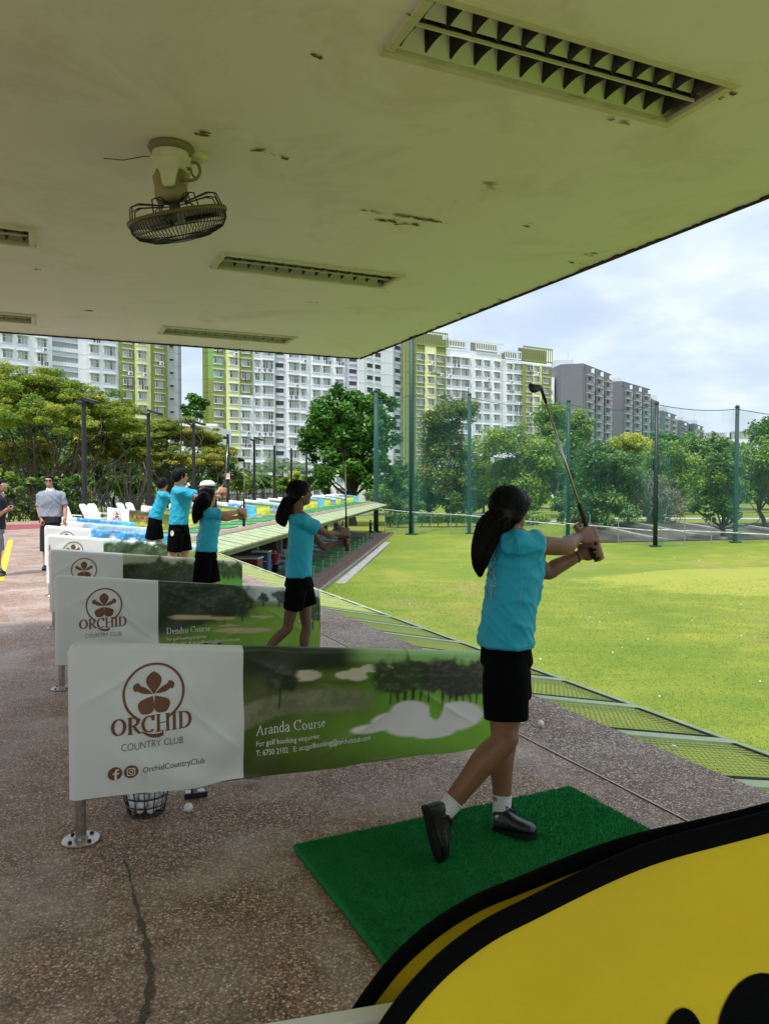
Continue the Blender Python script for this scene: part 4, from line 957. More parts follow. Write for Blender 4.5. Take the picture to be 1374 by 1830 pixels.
def wrinkle(me, amp, seed, base, drop=None):
    """drag lines of a loose jersey: noise stretched along the pull, pushed along the normals"""
    n = len(me.vertices); V = np.empty(n*3); me.vertices.foreach_get('co', V); V = V.reshape(-1, 3)
    Nn = np.empty(n*3); me.vertex_normals.foreach_get('vector', Nn); Nn = Nn.reshape(-1, 3)
    x, y, z = V.T; g = np.random.default_rng(seed); d = 0
    for k in range(7):
        th = g.uniform(-1.0, 1.0); az = g.uniform(0, 6.28); fr = g.uniform(28, 60); ph = g.uniform(0, 6.28)
        q = (x*math.cos(az)+y*math.sin(az))*math.cos(th)*fr*.8+z*math.sin(th)*fr+ph
        env = .5+.5*np.sin(x*g.uniform(5, 12)+y*g.uniform(5, 12)+z*g.uniform(6, 13)+g.uniform(0, 6.28))
        d = d+(1-np.abs(np.sin(q)))**2*env*g.uniform(.4, 1)
    V = V+Nn*((d-d.mean())*amp)[:, None]
    me.vertices.foreach_set('co', V.ravel()); me.update()
def add_shoe(root, heel, toe, ankle, skin_up, col=None, lace=True, s=1.):
    """low trainer along heel->toe with sole, laces and tongue"""
    heel = np.asarray(heel, float); toe = np.asarray(toe, float); d = unit(toe-heel); L_ = np.linalg.norm(toe-heel)
    up = unit(skin_up-d*np.dot(skin_up, d)); w_ = np.cross(up, d)
    m = MB(); rs = []
    prof = ((.0, .030, .020, .030), (.02, .044, .031, .046), (.12, .054, .035, .056), (.26, .055, .036, .056), (.38, .049, .037, .047), (.52, .041, .041, .037), (.68, .036, .045, .031), (.82, .033, .044, .028), (.93, .029, .035, .023), (.99, .025, .018, .014))
    for t, zc, a, b in prof: rs.append(ell_ring(heel+d*L_*t+up*zc*s, w_, up, a*s, b*s, 16, 2.4))
    m.rings(rs); limb(m, [heel+d*L_*.17+up*.07*s, ankle+unit(ankle-heel)*.0], np.array([.043, .041])*s, 14, False, 5)
    o = link_mesh('shoe', remesh(m, .005, 3), root); o.data.materials.append(shoe_m)
    m = MB(); q = []
    for t, a in ((-.01, .012), (.0, .024), (.05, .033), (.15, .036), (.28, .035), (.42, .035), (.56, .041), (.7, .046), (.82, .045), (.92, .037), (.98, .025), (1.01, .010)): q.append((t, a*1.01*s))
    V = [heel+d*L_*t+w_*a for t, a in q]+[heel+d*L_*t-w_*a for t, a in reversed(q)]; n = len(V); V = [v-up*.004*s for v in V]+[v+up*.015*s for v in V]
    m.add(V, [tuple(range(n-1, -1, -1)), tuple(range(n, 2*n))]+[(i, (i+1) % n, n+(i+1) % n, n+i) for i in range(n)]); m.build('sole', sole_m, o)
    if lace:
        m = MB()
        for k in range(5):
            t = .36+.075*k; z = .101-.016*k; c = heel+d*L_*t+up*z*s
            m.tube([c-w_*.024*s-up*.006*s, c+up*.003, c+w_*.024*s-up*.006*s+d*.012], .0030*s, 6)
        c = heel+d*L_*.36+up*.104*s
        for sg in (-1, 1): m.tube([c, c+w_*sg*.03*s+up*.012*s, c+w_*sg*.045*s-up*.02*s+d*.01, c+w_*sg*.025*s-up*.008*s, c], .0024*s, 5); m.tube([c, c+w_*sg*.03+d*.02-Z3*.03, c+w_*sg*.036+d*.025-Z3*.075], .0024*s, 5)
        m.build('laces', mat('lace_black', (.02, .02, .022), .8), o)
    return o
def add_sock(root, ankle, knee, r, h, s=1.):
    d = unit(np.asarray(knee)-ankle); m = MB(); P = [ankle-d*.03*s, ankle+d*h*.3, ankle+d*h*.75, ankle+d*h]; m.tube(P, [r*1.0, r*.98, r*1.02, r*1.06], 18); m.tube([ankle+d*h*.9, ankle+d*h*1.0], [r*1.09, r*1.10], 18)
    return m.build('sock', sock_m, root, smooth=True)
def iron(butt, tip, label, headdir, s=1., head_len=.085):
    butt = np.asarray(butt, float); tip = np.asarray(tip, float); d = unit(tip-butt); t = thing('golf_club', label, 'golf club', butt); q = tip-butt; L_ = np.linalg.norm(q)
    g = MB(); g.tube([d*0, d*.01, d*.12, d*.27], [.013, .0142, .0125, .0098], 12); g.build('grip', mat('grip_rubber', (.010, .010, .010), .7, bump=.6, bscale=300), t, smooth=True)
    m = MB(); m.tube([d*.26, d*(L_-.055)], [.0066*s, .0046*s], 10); m.build('shaft', mat('club_shaft_steel', (.46, .42, .36), .25, 1., var=.2, vscale=60), t, smooth=True)
    h = unit(headdir-d*.0); up = unit(np.cross(h, d)); m = MB(); rs = []
    m.tube([d*(L_-.075), d*(L_-.02), d*L_+h*.006], [.0068*s, .0072*s, .0085*s], 10)
    for f, a, b, dr in ((-.02, .010, .008, .0), (.10, .013, .009, .001), (.35, .0165, .010, .004), (.65, .0205, .010, .006), (.88, .021, .009, .004), (.98, .013, .006, .002)):
        rs.append(ell_ring(d*(L_+.0)+h*head_len*f-d*dr, d, up, a*s, b*s, 12, 2.6))
    m.rings(rs); m.build('club_head', mat('club_head_dark', (.016, .016, .017), .35, .5), t, smooth=True); return t
def back_print(root, shirt, lines, org, dirv, right, up, h, m, vox=None):
    bv = BVHTree.FromPolygons([v.co for v in shirt.data.vertices], [tuple(p.vertices) for p in shirt.data.polygons])
    y = 0
    for s_ in lines:
        V, F = text2d(s_, h, .01); 
        if not len(V): y -= h*1.35; continue
        wmax = V[:, 0].max(); P = []; ok = []
        mb = MB()
        # fine grid needed to follow the cloth: subdivide through bmesh
        import bmesh
        b = bmesh.new(); vs_ = [b.verts.new((a, c, 0)) for a, c in V]
        for f in F:
            try: b.faces.new([vs_[i] for i in f])
            except ValueError: pass
        bmesh.ops.triangulate(b, faces=b.faces); bmesh.ops.subdivide_edges(b, edges=b.edges, cuts=2, use_grid_fill=True); b.verts.ensure_lookup_table(); idx = {}
        for i, v in enumerate(b.verts):
            p = org+right*(v.co.x-wmax)+up*(v.co.y+y); hit = bv.ray_cast(Vector(p-dirv*.6), Vector(dirv), 1.2)
            idx[v] = i; P.append(np.array(hit[0])-dirv*.0025+np.array(hit[1])*.0015 if hit[0] is not None else None)
        Fq = [[idx[v] for v in f.verts] for f in b.faces]; b.free()
        Fq = [f for f in Fq if all(P[i] is not None for i in f) and max(np.linalg.norm(P[f[0]]-P[i]) for i in f) < .05]
        if Fq:
            P = [p if p is not None else np.zeros(3) for p in P]; mb.add(P, [tuple(f) for f in Fq]); mb.build('back_lettering', m, shirt)
        y -= h*1.35
print_m = mat('shirt_print_grey', hexc(120, 164, 176), .7)
def cap_hair(root, c, P, f, s, style, extra=None, vox=.008):
    """hair: cap over the skull, shaped by style, plus strands along the tail"""
    m = MB(); up = np.array([0, 0, 1.]); l = np.cross(up, f)
    m.ball(P(-.022, 0, .030), (.100*s, .089*s, .096*s), 10); m.ball(P(-.045, 0, .0), (.080*s, .083*s, .085*s), 9); m.ball(P(.020, 0, .070), (.078*s, .070*s, .052*s), 8)
    if style in ('tail', 'long'):
        for sg in (-1, 1): limb(m, [P(.045, sg*.066, .05), P(.0, sg*.078, .02), P(-.06, sg*.06, -.035)], np.array([.024, .028, .034])*s, 10, True, 8)
        m.ball(P(-.05, 0, -.045), (.058*s, .060*s, .065*s), 8)
    if style == 'long':
        for sg in (-1, 1): limb(m, [P(.01, sg*.075, .0), P(-.02, sg*.080, -.06), P(-.04, sg*.07, -.13)], np.array([.030, .034, .03])*s, 10, True, 8)
    if style == 'bob':
        for sg in (-1, 1): limb(m, [P(.05, sg*.07, .03), P(.0, sg*.082, -.01), P(-.05, sg*.065, -.05)], np.array([.022, .028, .034])*s, 10, True, 8)
        m.ball(P(-.05, 0, -.04), (.058*s, .068*s, .060*s), 8); limb(m, [P(.082, -.03, .060), P(.09, .02, .05)], np.array([.016, .016])*s, 8, True, 4)
    if extra is not None:
        pts, rad = extra; limb(m, pts, rad, 14, True, 22)
    o = link_mesh('hair', remesh(m, vox, 4), root); o.data.materials.append(hair_m)
    if style in ('tail', 'long') and vox < .0085:
        sk = MB(); g = np.random.default_rng(3); tie = P(-.115, 0, -.06)
        for k in range(170):
            th, ph_ = g.uniform(-1.5, 1.5), g.uniform(.1, 1.35); a0 = np.array([math.cos(th)*math.cos(ph_)*.9+.1, math.sin(th)*math.cos(ph_), math.sin(ph_)]); PP = []
            for i in range(9):
                t_ = i/8; v = unit(a0*(1-t_)+np.array([-.88, 0, -.48])*t_); rr_ = 1.012+g.uniform(-.006, .012); PP.append(P(-.022+v[0]*.103*rr_, v[1]*.0925*rr_, .026+v[2]*.099*rr_))
            sk.tube(PP, .0017*s, 4)
        for k in range(36):          # stray hairs
            v = unit(g.normal(size=3)+[-.5, 0, .6]); b_ = P(-.022+v[0]*.1, v[1]*.09, .028+v[2]*.096); sk.tube(spline([b_, b_+v*.010*s, b_+v*.016*s+g.normal(0, .012, 3)-f*.01], 5), .0009, 3)
        sk.build('strands', hair_m, o)
    if extra is not None:
        st = MB(); pts, rad = extra; q = spline(pts, 16); rr = np.interp(np.linspace(0, len(pts)-1, 17), range(len(pts)), rad)
        for k in range(170):
            a = rng.uniform(0, 6.28); b = rng.uniform(.9, 1.22); i0 = rng.integers(0, 5); i1 = rng.integers(12, 17); PP = []
            for i in range(i0, i1):
                T = unit(q[min(i+1, 16)]-q[max(i-1, 0)]); x = unit(np.cross(T, [0, 1, .2])); y = np.cross(T, x); aa = a+.02*i; PP.append(q[i]+rr[i]*b*(math.cos(aa)*x+math.sin(aa)*y))
            if i1 > 14: PP.append(PP[-1]+(PP[-1]-PP[-2])*rng.uniform(.5, 2.))
            st.tube(PP, np.linspace(.0028, .0012, len(PP)), 4)
        st.build('strands', hair_m, o)
    return o
def torso_shirt(neck, sh, hem_c, hem_hw, hem_hd, f, el, sleeve, chest, s, vox, waist=None, amp=.004, seed=1, name='shirt', m=None, root=None, long_hem=None, collar=True):
    """jersey: rings from hem to neck, elliptical across the shoulder axis, and two sleeves"""
    ax = unit(sh[1]-sh[0]); mid = (sh[0]+sh[1])/2; hw = np.linalg.norm(sh[1]-sh[0])/2; up = unit(neck-hem_c); mb = MB(); rs = []
    hemx = unit(ax-up*ax.dot(up)); fy = np.cross(up, hemx)*-1
    if fy.dot(f) < 0: fy = -fy
    wst = waist if waist is not None else hem_c+(mid-hem_c)*.35
    cs = spline([hem_c, wst, hem_c+(mid-hem_c)*.72+fy*.012*s, mid+up*.01, neck], 16)
    ks = np.linspace(0, 1, 17); A = np.interp(ks, [0, .22, .52, .68, .76, .86, .94, 1], [hem_hw, hem_hw*.96, chest[0]*.97, chest[0]*1.03, max(chest[0]*.98, hw+.004*s), hw+.006*s, .105*s, .058*s]); B = np.interp(ks, [0, .22, .52, .68, .76, .88, 1], [hem_hd, hem_hd*.95, chest[1]*1.0, chest[1], chest[1]*.90, .080*s, .056*s])
    for c, a, b in zip(cs, A, B): rs.append(ell_ring(c, hemx, fy, a, b, 32, 2.5))
    mb.rings(rs)
    for k in (0, 1):
        inn = sh[k]+(mid-sh[k])*.75-up*.02*s; d = unit(el[k]-sh[k]); e = sh[k]+d*sleeve
        mb.tube(spline([inn, sh[k]+up*.002, sh[k]+d*sleeve*.55, e], 10), np.interp(np.linspace(0, 1, 11), [0, .33, .66, 1], np.array([.050, .055, .058, .062])*s), 18, cap=True)
    me = remesh(mb, vox, int(14*.006/vox)+3, .5); wrinkle(me, amp, seed, None)
    o = link_mesh(name, me, root); o.data.materials.append(m); return o
def person(label, px, d, facing, skin, hair, hscale=1., shirt_m=teal_m, shorts_m_=short_m, vox=.010, base=None, label_group=None, club=None, feet='shoes', sex='f', group=None, hem_half=(.165, .115), chest=(.165, .115), sleeve=.15, prints=None, short_len=None, seed=1, legw=1., armw=1., extra_hair=None, shirt_name='shirt', hand_vox=None, grip=True, amp=.0085, sockh=.055, headk=.87, waist=None, thumb=True, shoes_px=None):
    J = {k: at(*v) for k, v in px.items()}
    base = np.asarray(base, float); root = thing('person', label, 'person', base, 0, group)
    J = {k: v-base for k, v in J.items()}; f = unit(facing); l = np.cross(Z3, f); s = hscale
    b = MB()
    hf = unit(J['face']-J['head'])if 'face' in J else f
    hs = s*headk; P = head_shape(b, J['head'], hf, hs, J['neck'])
    sh = [J['shR'], J['shL']]; el = [J['elR'], J['elL']]; wr = [J['wrR'], J['wrL']]; hp = [J['hipR'], J['hipL']]; kn = [J['knR'], J['knL']]; an = [J['anR'], J['anL']]
    # torso inside the clothes keeps the body one piece
    mid = (sh[0]+sh[1])/2; hc = (hp[0]+hp[1])/2; limb(b, [hc, (hc+mid)/2, mid-Z3*.02, J['neck']-Z3*.03], np.array([.085, .080, .085, .06])*s, 14)
    for k in (0, 1):
        limb(b, [mid+(sh[k]-mid)*.6, sh[k], (sh[k]+el[k])/2, el[k], el[k]+(wr[k]-el[k])*.3, el[k]+(wr[k]-el[k])*.7, wr[k]], np.array([.030, .037, .040, .036, .0365, .029, .0235])*s*armw, 14, True, 24)
        limb(b, [hp[k]+Z3*.02, hp[k]-Z3*.05+(kn[k]-hp[k])*.15, (hp[k]+kn[k])/2, kn[k]+(hp[k]-kn[k])*.12, kn[k], kn[k]+(an[k]-kn[k])*.28-f*.012*s, kn[k]+(an[k]-kn[k])*.62-f*.004*s, an[k]], np.array([.062, .078, .070, .055, .051, .053, .041, .034])*s*legw, 16, True, 28)
    if grip and 'grR' in J:
        gd = unit(J['clubtip']-J['butt'])
        for k, key in ((0, 'grR'), (1, 'grL')):
            bk = J[key]-wr[k]; bk = -(bk-gd*bk.dot(gd)); hand(b, wr[k], J[key], gd, bk, s, thumb if k == 0 else False, 1 if k == 0 else -1)
    else:
        for k, key in ((0, 'hdR'), (1, 'hdL')):
            dh = unit(J[key]-wr[k]); gp = J[key]; hand(b, wr[k], gp, np.cross(dh, [.2, .3, .93])*(1 if k else 1), -dh, s*.95, False)
    body = link_mesh('body', remesh(b, vox, 3, .45), root); body.data.materials.append(skin)
    # clothes
    hem = J['hem']
    shirt = torso_shirt(J['neck']-Z3*.005, sh, hem, hem_half[0]*s, hem_half[1]*s, f, el, sleeve*s, (chest[0]*s, chest[1]*s), s, max(.006, vox*.9), waist, amp, seed, shirt_name, shirt_m, root)
    sb = MB(); top = hem+Z3*.10
    axh = unit(hp[1]-hp[0]); fx = np.cross(axh, Z3)
    th = .10/(.10+np.linalg.norm(hem-hc)); ha, hb = hem_half[0]*s, hem_half[1]*s
    rs = [ell_ring(top+(hc-top)*t, axh, fx, a, bq, 28, 2.5) for t, a, bq in ((0, ha*.72, hb*.72), (th*.7, ha*.85, hb*.85), (th, ha*.90, hb*.90), (1., max(.150*s, ha*.93), max(.116*s, hb*.95)), (1.25, .10*s, .09*s))]; sb.rings(rs)
    for k in (0, 1):
        e = J['shoR' if k == 0 else 'shoL'] if 'shoR' in J else hp[k]+(kn[k]-hp[k])*(short_len or .62)
        a0 = hp[k]+Z3*.03; a1 = hp[k]+(e-hp[k])*.4; sb.tube(spline([a0, a1, e], 8), np.interp(np.linspace(0, 1, 9), [0, .4, 1], np.array([.080, .096, .090])*s*(.5+.5*legw)), 18)
    me = remesh(sb, max(.007, vox*.9), 3, .4); wrinkle(me, .003, seed+5, None); so = link_mesh('shorts', me, root); so.data.materials.append(shorts_m_)
    hr = None
    if hair: hr = cap_hair(root, J['head'], P, hf, hs, hair, extra_hair and ([at(*q)-base for q in extra_hair[0]], np.array(extra_hair[1])*s), vox)
    # eyes and brows
    e_ = MB()
    for sg in (-1, 1): e_.ball(P(.083, sg*.032, .012), .0115*hs, 6)
    e_.build('eyes', mat('eye_dark', (.03, .025, .022), .2), root, smooth=True)
    if feet == 'shoes':
        for k, q in ((0, 'R'), (1, 'L')):
            if 'heel'+q in J:
                add_shoe(root, J['heel'+q], J['toe'+q], an[k], an[k]-J['heel'+q]+(kn[k]-an[k])*.2, s=s*.98); add_sock(root, an[k], kn[k], .039*s*(.5+.5*legw), sockh)
    if prints:
        back_print(root, shirt, prints[0], prints[1]-base, prints[2], prints[3], np.array([0, 0, 1.]), prints[4], print_m)
    return root, J, P, shirt, so, body
dk_skin = skin_mat('skin_brown', (.205, .094, .050)); dd_skin = skin_mat('skin_dark', (.140, .063, .037)); lt_skin = skin_mat('skin_tan', (.46, .235, .14))

# the main golfer, finishing her swing on the nearest mat
mpx = dict(head=(911, 912, 3.32), face=(1010, 905, 3.75), neck=(908, 957, 3.31), shR=(917, 971, 3.145), shL=(926, 972, 3.45), elR=(1008, 977, 3.27), elL=(975, 1022, 3.50), wrR=(1031, 961, 3.425), wrL=(1036, 992, 3.525),
           hem=(903, 1153, 3.28), hipR=(903, 1183, 3.20), hipL=(906, 1183, 3.38), knR=(901, 1322, 3.13), knL=(901, 1328, 3.36), anR=(790, 1455, 3.05), anL=(896, 1452, 3.31), shoR=(904, 1287, 3.155), shoL=(912, 1250, 3.37),
           heelR=(757, 1442, 3.03), toeR=(782, 1541, 3.01), heelL=(884, 1487, 3.30), toeL=(958, 1497, 3.19), butt=(1067, 1003, 3.49), clubtip=(966, 692, 3.56), grR=(1053, 955, 3.50), grL=(1061, 984, 3.49))
base1 = gr(870, 1520, .03)
q = (lambda a: a)(None)
root, J, P, shirt, so, body = person('golfer seen from behind in teal shirt on the nearest green mat, club raised', mpx, 3.3, (.975, .22, 0), dk_skin, 'tail', 1.0, vox=.0048, base=base1, hem_half=(.168, .120), chest=(.158, .118), sleeve=.118, legw=1.06, armw=1.04, amp=.0085, seed=3, sockh=.075,
    extra_hair=([(893, 925, 3.22), (876, 945, 3.19), (862, 980, 3.17), (857, 1010, 3.17), (858, 1028, 3.18)], [.052, .050, .040, .028, .010]),
    prints=(['AFTER', 'FOR', 'ST'], at(893, 1003, 3.2), unit(np.array([.45, .893, 0])), unit(np.array([.893, -.45, 0])), .055))
iron(at(*mpx['butt']), at(*mpx['clubtip']), 'golf iron raised by the golfer on the nearest mat, dark head at top', unit(at(938, 692, 3.5)-at(966, 692, 3.56)), 1.05, .076)
def wristband(root, J, k, m_, r=.027, n_='bracelet', f=.9):
    w_ = J['wr'+k]; e_ = J['el'+k]; c = e_+(w_-e_)*f; d = unit(w_-e_); x = unit(np.cross(d, [0, 0, 1])); y = np.cross(d, x); mb = MB()
    mb.tube([c+r*(math.cos(a)*x+math.sin(a)*y) for a in np.linspace(0, 2*math.pi, 25)], .0032, 6); return mb.build(n_, m_, root, smooth=True)
wristband(root, J, 'L', black_m, .0265)
# hair tie, ear ring and pale piping on the sleeve
def piping(root, J, k, sl, r, s=1.):
    d = unit(J['el'+k]-J['sh'+k]); c = J['sh'+k]+d*sl*s; x = unit(np.cross(d, [0, 0, 1])); y = np.cross(d, x); mb = MB(); mb.tube([c+r*s*(math.cos(a)*x+math.sin(a)*y) for a in np.linspace(0, 2*math.pi, 33)], .0022, 5); mb.build('sleeve_piping', mat('piping_white', (.6, .68, .7), .7), root)
piping(root, J, 'R', .118, .0625)
bvs = BVHTree.FromPolygons([v.co for v in shirt.data.vertices], [tuple(p.vertices) for p in shirt.data.polygons])
def stitch(pts_dirs, r, name, m_):
    Pq = []
    for o_, d_ in pts_dirs:
        h = bvs.ray_cast(Vector(o_), Vector(d_), 1.)
        if h[0] is not None: Pq.append(np.array(h[0])+np.array(h[1])*.0006)
    if len(Pq) > 3: mb = MB(); mb.tube(Pq, r, 5); mb.build(name, m_, shirt, smooth=True)
pipe_m = MATS['piping_white']; axv = unit(np.array([.166, .986, 0]))
stitch([(at(930+.0*k+4*math.sin(k*.16), 1012+k*6.0, 2.6)-base1, axv*np.array([1, 1, 0])) for k in range(23)], .0016, 'side_seam', mat('seam_teal', (.10, .46, .60), .7))
hz = J['hem']+Z3*.018; stitch([(hz+.5*np.array([math.cos(a), math.sin(a), 0]), -np.array([math.cos(a), math.sin(a), 0])) for a in np.linspace(0, 2*math.pi, 61)], .0014, 'hem_stitching', mat('hem_teal', (.012, .22, .33), .7))
# the girl with the ponytail and glasses in the second bay
D2 = 5.72
px2 = dict(head=(536, 882, D2), face=(600, 886, D2+.12), neck=(530, 917, D2), shR=(536, 929, D2-.15), shL=(538, 929, D2+.15), elR=(585, 954, D2-.02), elL=(578, 978, D2+.14), wrR=(604, 954, D2+.11), wrL=(604, 970, D2+.20), hem=(534, 1030, D2), hipR=(530, 1046, D2-.08), hipL=(540, 1046, D2+.09),
           knR=(514, 1123, D2-.06), knL=(548, 1120, D2+.08), anR=(462, 1180, D2-.1), anL=(543, 1200, D2+.08), shoR=(525, 1089, D2-.07), shoL=(550, 1083, D2+.085), heelR=(446, 1178, D2-.12), toeR=(458, 1222, D2-.14), heelL=(536, 1221, D2+.08), toeL=(570, 1228, D2-.04), butt=(620, 985, D2+.17), clubtip=(616, 806, D2+.22), grR=(617.5, 950, D2+.17), grL=(618.5, 967, D2+.17))
r2_, J2, P2, s2_, so2, b2_ = person('girl with ponytail and glasses in teal shirt, second bay, holding a club upright', px2, D2, (.985, .17, 0), dd_skin, 'tail', .93, vox=.0075, base=W(1.55, BAY-.95, .03), legw=.80, armw=.82, hem_half=(.150, .105), chest=(.145, .100), sleeve=.16, seed=8,
    extra_hair=([(517, 893, D2-.02), (510, 912, D2-.04), (505, 928, D2-.05), (508, 938, D2-.05)], [.042, .050, .048, .02]), prints=(['FOR', 'THE', 'ST'], at(535, 966, D2-.05), unit(np.array([.62, .785, 0])), unit(np.array([.785, -.62, 0])), .048))
iron(at(*px2['butt']), at(*px2['clubtip']), 'golf club held upright by the girl with ponytail and glasses', unit(np.array([-1, -.2, .25])), 1., .07)
def glasses(root, P, s, m_, name='glasses', lens=None):
    mb = MB(); lb = MB()
    for sg in (-1, 1):
        ring = [P(.102-.10*abs(.033+.026*math.cos(a))**1.2*.5, sg*(.033+.026*math.cos(a)), .010+.020*math.sin(a)) for a in np.linspace(0, 2*math.pi, 17)]
        mb.tube(ring, .0022*s, 5); mb.tube([P(.096, sg*.060, .014), P(.05, sg*.080, .018), P(-.01, sg*.084, .016)], .0022*s, 5)
        if lens: lb.add([P(.101, sg*.033, .010)]+ring[:-1], [(0, 1+i, 1+(i+1) % 16) for i in range(16)])
    mb.tube([P(.102, -.007, .012), P(.106, 0, .014), P(.102, .007, .012)], .0022*s, 5); o = mb.build(name, m_, root)
    if lens: lb.build('lens', lens, o)
glasses(r2_, P2, .93, black_m)
eb = MB(); eb.ball(P2(-.004, -.083, -.030), .006, 5); eb.build('earring', mat('pearl', (.7, .62, .5), .25), r2_, smooth=True)
# the long-haired girl in the third bay
D3 = 7.9
px3 = dict(head=(371, 889, D3), face=(430, 893, D3+.25), neck=(372, 911, D3), shR=(373, 918, D3-.14), shL=(376, 918, D3+.16), elR=(405, 918, D3-.03), elL=(402, 927, D3+.18), wrR=(428, 914, D3+.1), wrL=(426, 924, D3+.23), hem=(369, 985, D3), hipR=(365, 996, D3-.08), hipL=(372, 996, D3+.09),
           knR=(361, 1056, D3-.06), knL=(381, 1056, D3+.08), anR=(345, 1112, D3-.1), anL=(380, 1118, D3+.08), shoR=(359, 1041, D3-.06), shoL=(380, 1041, D3+.08), heelR=(337, 1112, D3-.1), toeR=(345, 1132, D3-.12), heelL=(376, 1129, D3+.08), toeL=(397, 1132, D3), butt=(436, 941, D3+.2), clubtip=(437, 823, D3+.25), grR=(435.5, 914, D3+.2), grL=(435.7, 923.5, D3+.2))
r3_, J3, P3, s3_, so3, b3_ = person('girl with long loose hair in teal shirt, third bay, club held upright', px3, D3, (.97, .24, 0), lt_skin, 'long', .97, vox=.009, base=W(1.43, 2*BAY-.95, .03), legw=.95, armw=.85, hem_half=(.150, .115), chest=(.145, .105), sleeve=.12, seed=12,
    extra_hair=([(364, 890, D3-.1), (357, 908, D3-.12), (352, 922, D3-.12), (349, 934, D3-.1)], [.070, .062, .046, .018]), prints=(['MAKE', 'THE', 'ER', 'ST'], at(367, 938, D3-.1), unit(np.array([.5, .866, 0])), unit(np.array([.866, -.5, 0])), .06))
iron(at(*px3['butt']), at(*px3['clubtip']), 'golf club held upright by the long-haired girl', unit(np.array([-1, -.2, .3])), 1., .07); wristband(r3_, J3, 'R', black_m, .025)
# the tall boy in the fourth bay
D4 = 9.9
px4 = dict(head=(322, 852, D4), face=(380, 851, D4+.3), neck=(319, 869, D4), shR=(319, 879, D4-.19), shL=(327, 878, D4+.2), elR=(351, 889, D4-.1), elL=(356, 886, D4+.26), wrR=(389, 881, D4+.18), wrL=(391, 887, D4+.30), hem=(320, 937, D4), hipR=(315, 950, D4-.1), hipL=(325, 950, D4+.11),
           knR=(308, 1000, D4-.1), knL=(331, 1000, D4+.08), anR=(292, 1045, D4-.12), anL=(333, 1058, D4+.08), shoR=(312, 986, D4-.1), shoL=(331, 985, D4+.09), heelR=(286, 1046, D4-.1), toeR=(293, 1066, D4-.12), heelL=(329, 1068, D4+.08), toeL=(347, 1071, D4), butt=(401, 893, D4+.28), clubtip=(408, 783, D4+.5), grR=(400.5, 877, D4+.26), grL=(399.5, 885, D4+.26))
r4_, J4, P4, s4_, so4, b4_ = person('tall short-haired boy in teal shirt, fourth bay, arms stretched forward', px4, D4, (.96, .28, 0), lt_skin, 'short', 1.06, vox=.010, base=W(1.52, 3*BAY-1.1, .03), legw=1.0, armw=.95, hem_half=(.165, .115), chest=(.165, .115), sleeve=.17, seed=15)
iron(at(*px4['butt']), at(*px4['clubtip']), 'golf club raised by the tall boy, in line with a lamp post', unit(np.array([-1, -.2, .3])), 1., .07)
lg = MB(); c0 = at(308, 953, D4-.29)-np.array(r4_.location); lg.lathe(c0, [(0, -.002), (.022, -.002), (.022, .002), (.014, .002), (.014, -.001), (0, -.001)], 16, ax=[(1, 0, 0), (0, 0, 1.6), (0, -1, 0)]); lg.build('shorts_mark', white_m, r4_)
# the smallest student in the fifth bay
D5 = 12.4
px5 = dict(head=(291, 865, D5), face=(340, 868, D5+.5), neck=(289, 877, D5), shR=(289, 884, D5-.15), shL=(296, 884, D5+.15), elR=(306, 893, D5-.02), elL=(306, 894, D5+.22), wrR=(322, 890, D5+.12), wrL=(320, 895, D5+.24), hem=(278, 926, D5), hipR=(275, 935, D5-.08), hipL=(280, 935, D5+.09),
           knR=(266, 975, D5-.08), knL=(286, 975, D5+.08), anR=(254, 1012, D5-.1), anL=(286, 1022, D5+.08), shoR=(269, 964, D5-.08), shoL=(284, 964, D5+.08), heelR=(249, 1012, D5-.1), toeR=(255, 1029, D5-.12), heelL=(283, 1030, D5+.08), toeL=(297, 1033, D5), butt=(328, 900, D5+.2), clubtip=(311, 845, D5+.3), grR=(326, 889, D5+.2), grL=(327, 894, D5+.2))
r5_, J5, P5, s5_, so5, b5_ = person('smallest student with bobbed hair in teal shirt, fifth bay, leaning forward', px5, D5, (.95, .31, 0), lt_skin, 'bob', .98, vox=.011, base=W(1.6, 4*BAY-1.5, .03), legw=.95, armw=.85, hem_half=(.150, .11), chest=(.150, .105), sleeve=.15, seed=19)
iron(at(*px5['butt']), at(*px5['clubtip']), 'golf club held by the smallest student, pale shaft beside the tall boy', unit(np.array([-1, 0, .3])), 1., .07)
# man in grey polo, facing the camera, in front of the sixth divider
D6 = 14.1
px6 = dict(head=(88, 860, D6), face=(82, 864, D6-.45), neck=(91, 875, D6+.02), shR=(72, 884, D6-.02), shL=(111, 883, D6+.06), elR=(70, 909, D6-.02), elL=(117, 908, D6+.06), wrR=(75, 929, D6-.12), wrL=(117, 927, D6-.02), hem=(91, 924, D6), hipR=(83, 934, D6), hipL=(99, 934, D6),
           knR=(82, 976, D6), knL=(100, 976, D6), anR=(82, 1012, D6), anL=(101, 1012, D6), shoR=(82, 985, D6), shoL=(100, 985, D6), heelR=(82, 1017, D6+.06), toeR=(79, 1020, D6-.18), heelL=(101, 1017, D6+.06), toeL=(103, 1020, D6-.18), hdR=(77, 936, D6-.12), hdL=(117, 934, D6-.06))
polo_m = cloth_mat('grey_polo', hexc(140, 146, 158), .8, 13, .3); trou_m = cloth_mat('dark_trousers', hexc(38, 38, 42), .8, 12, .3)
r6_, J6, P6, s6_, so6, b6_ = person('smiling man in grey polo shirt and sunglasses standing by the blue divider', px6, D6, (-.28, -.96, 0), lt_skin, 'short', 1.04, polo_m, trou_m, vox=.011, base=at(91, 1020, D6)*[1, 1, 0], legw=1.1, armw=1.12, hem_half=(.205, .13), chest=(.20, .13), sleeve=.2, seed=23, grip=False, short_len=.98)
glasses(r6_, P6, 1.04, black_m, 'sunglasses', black_m)
mb = MB(); c = J6['neck']
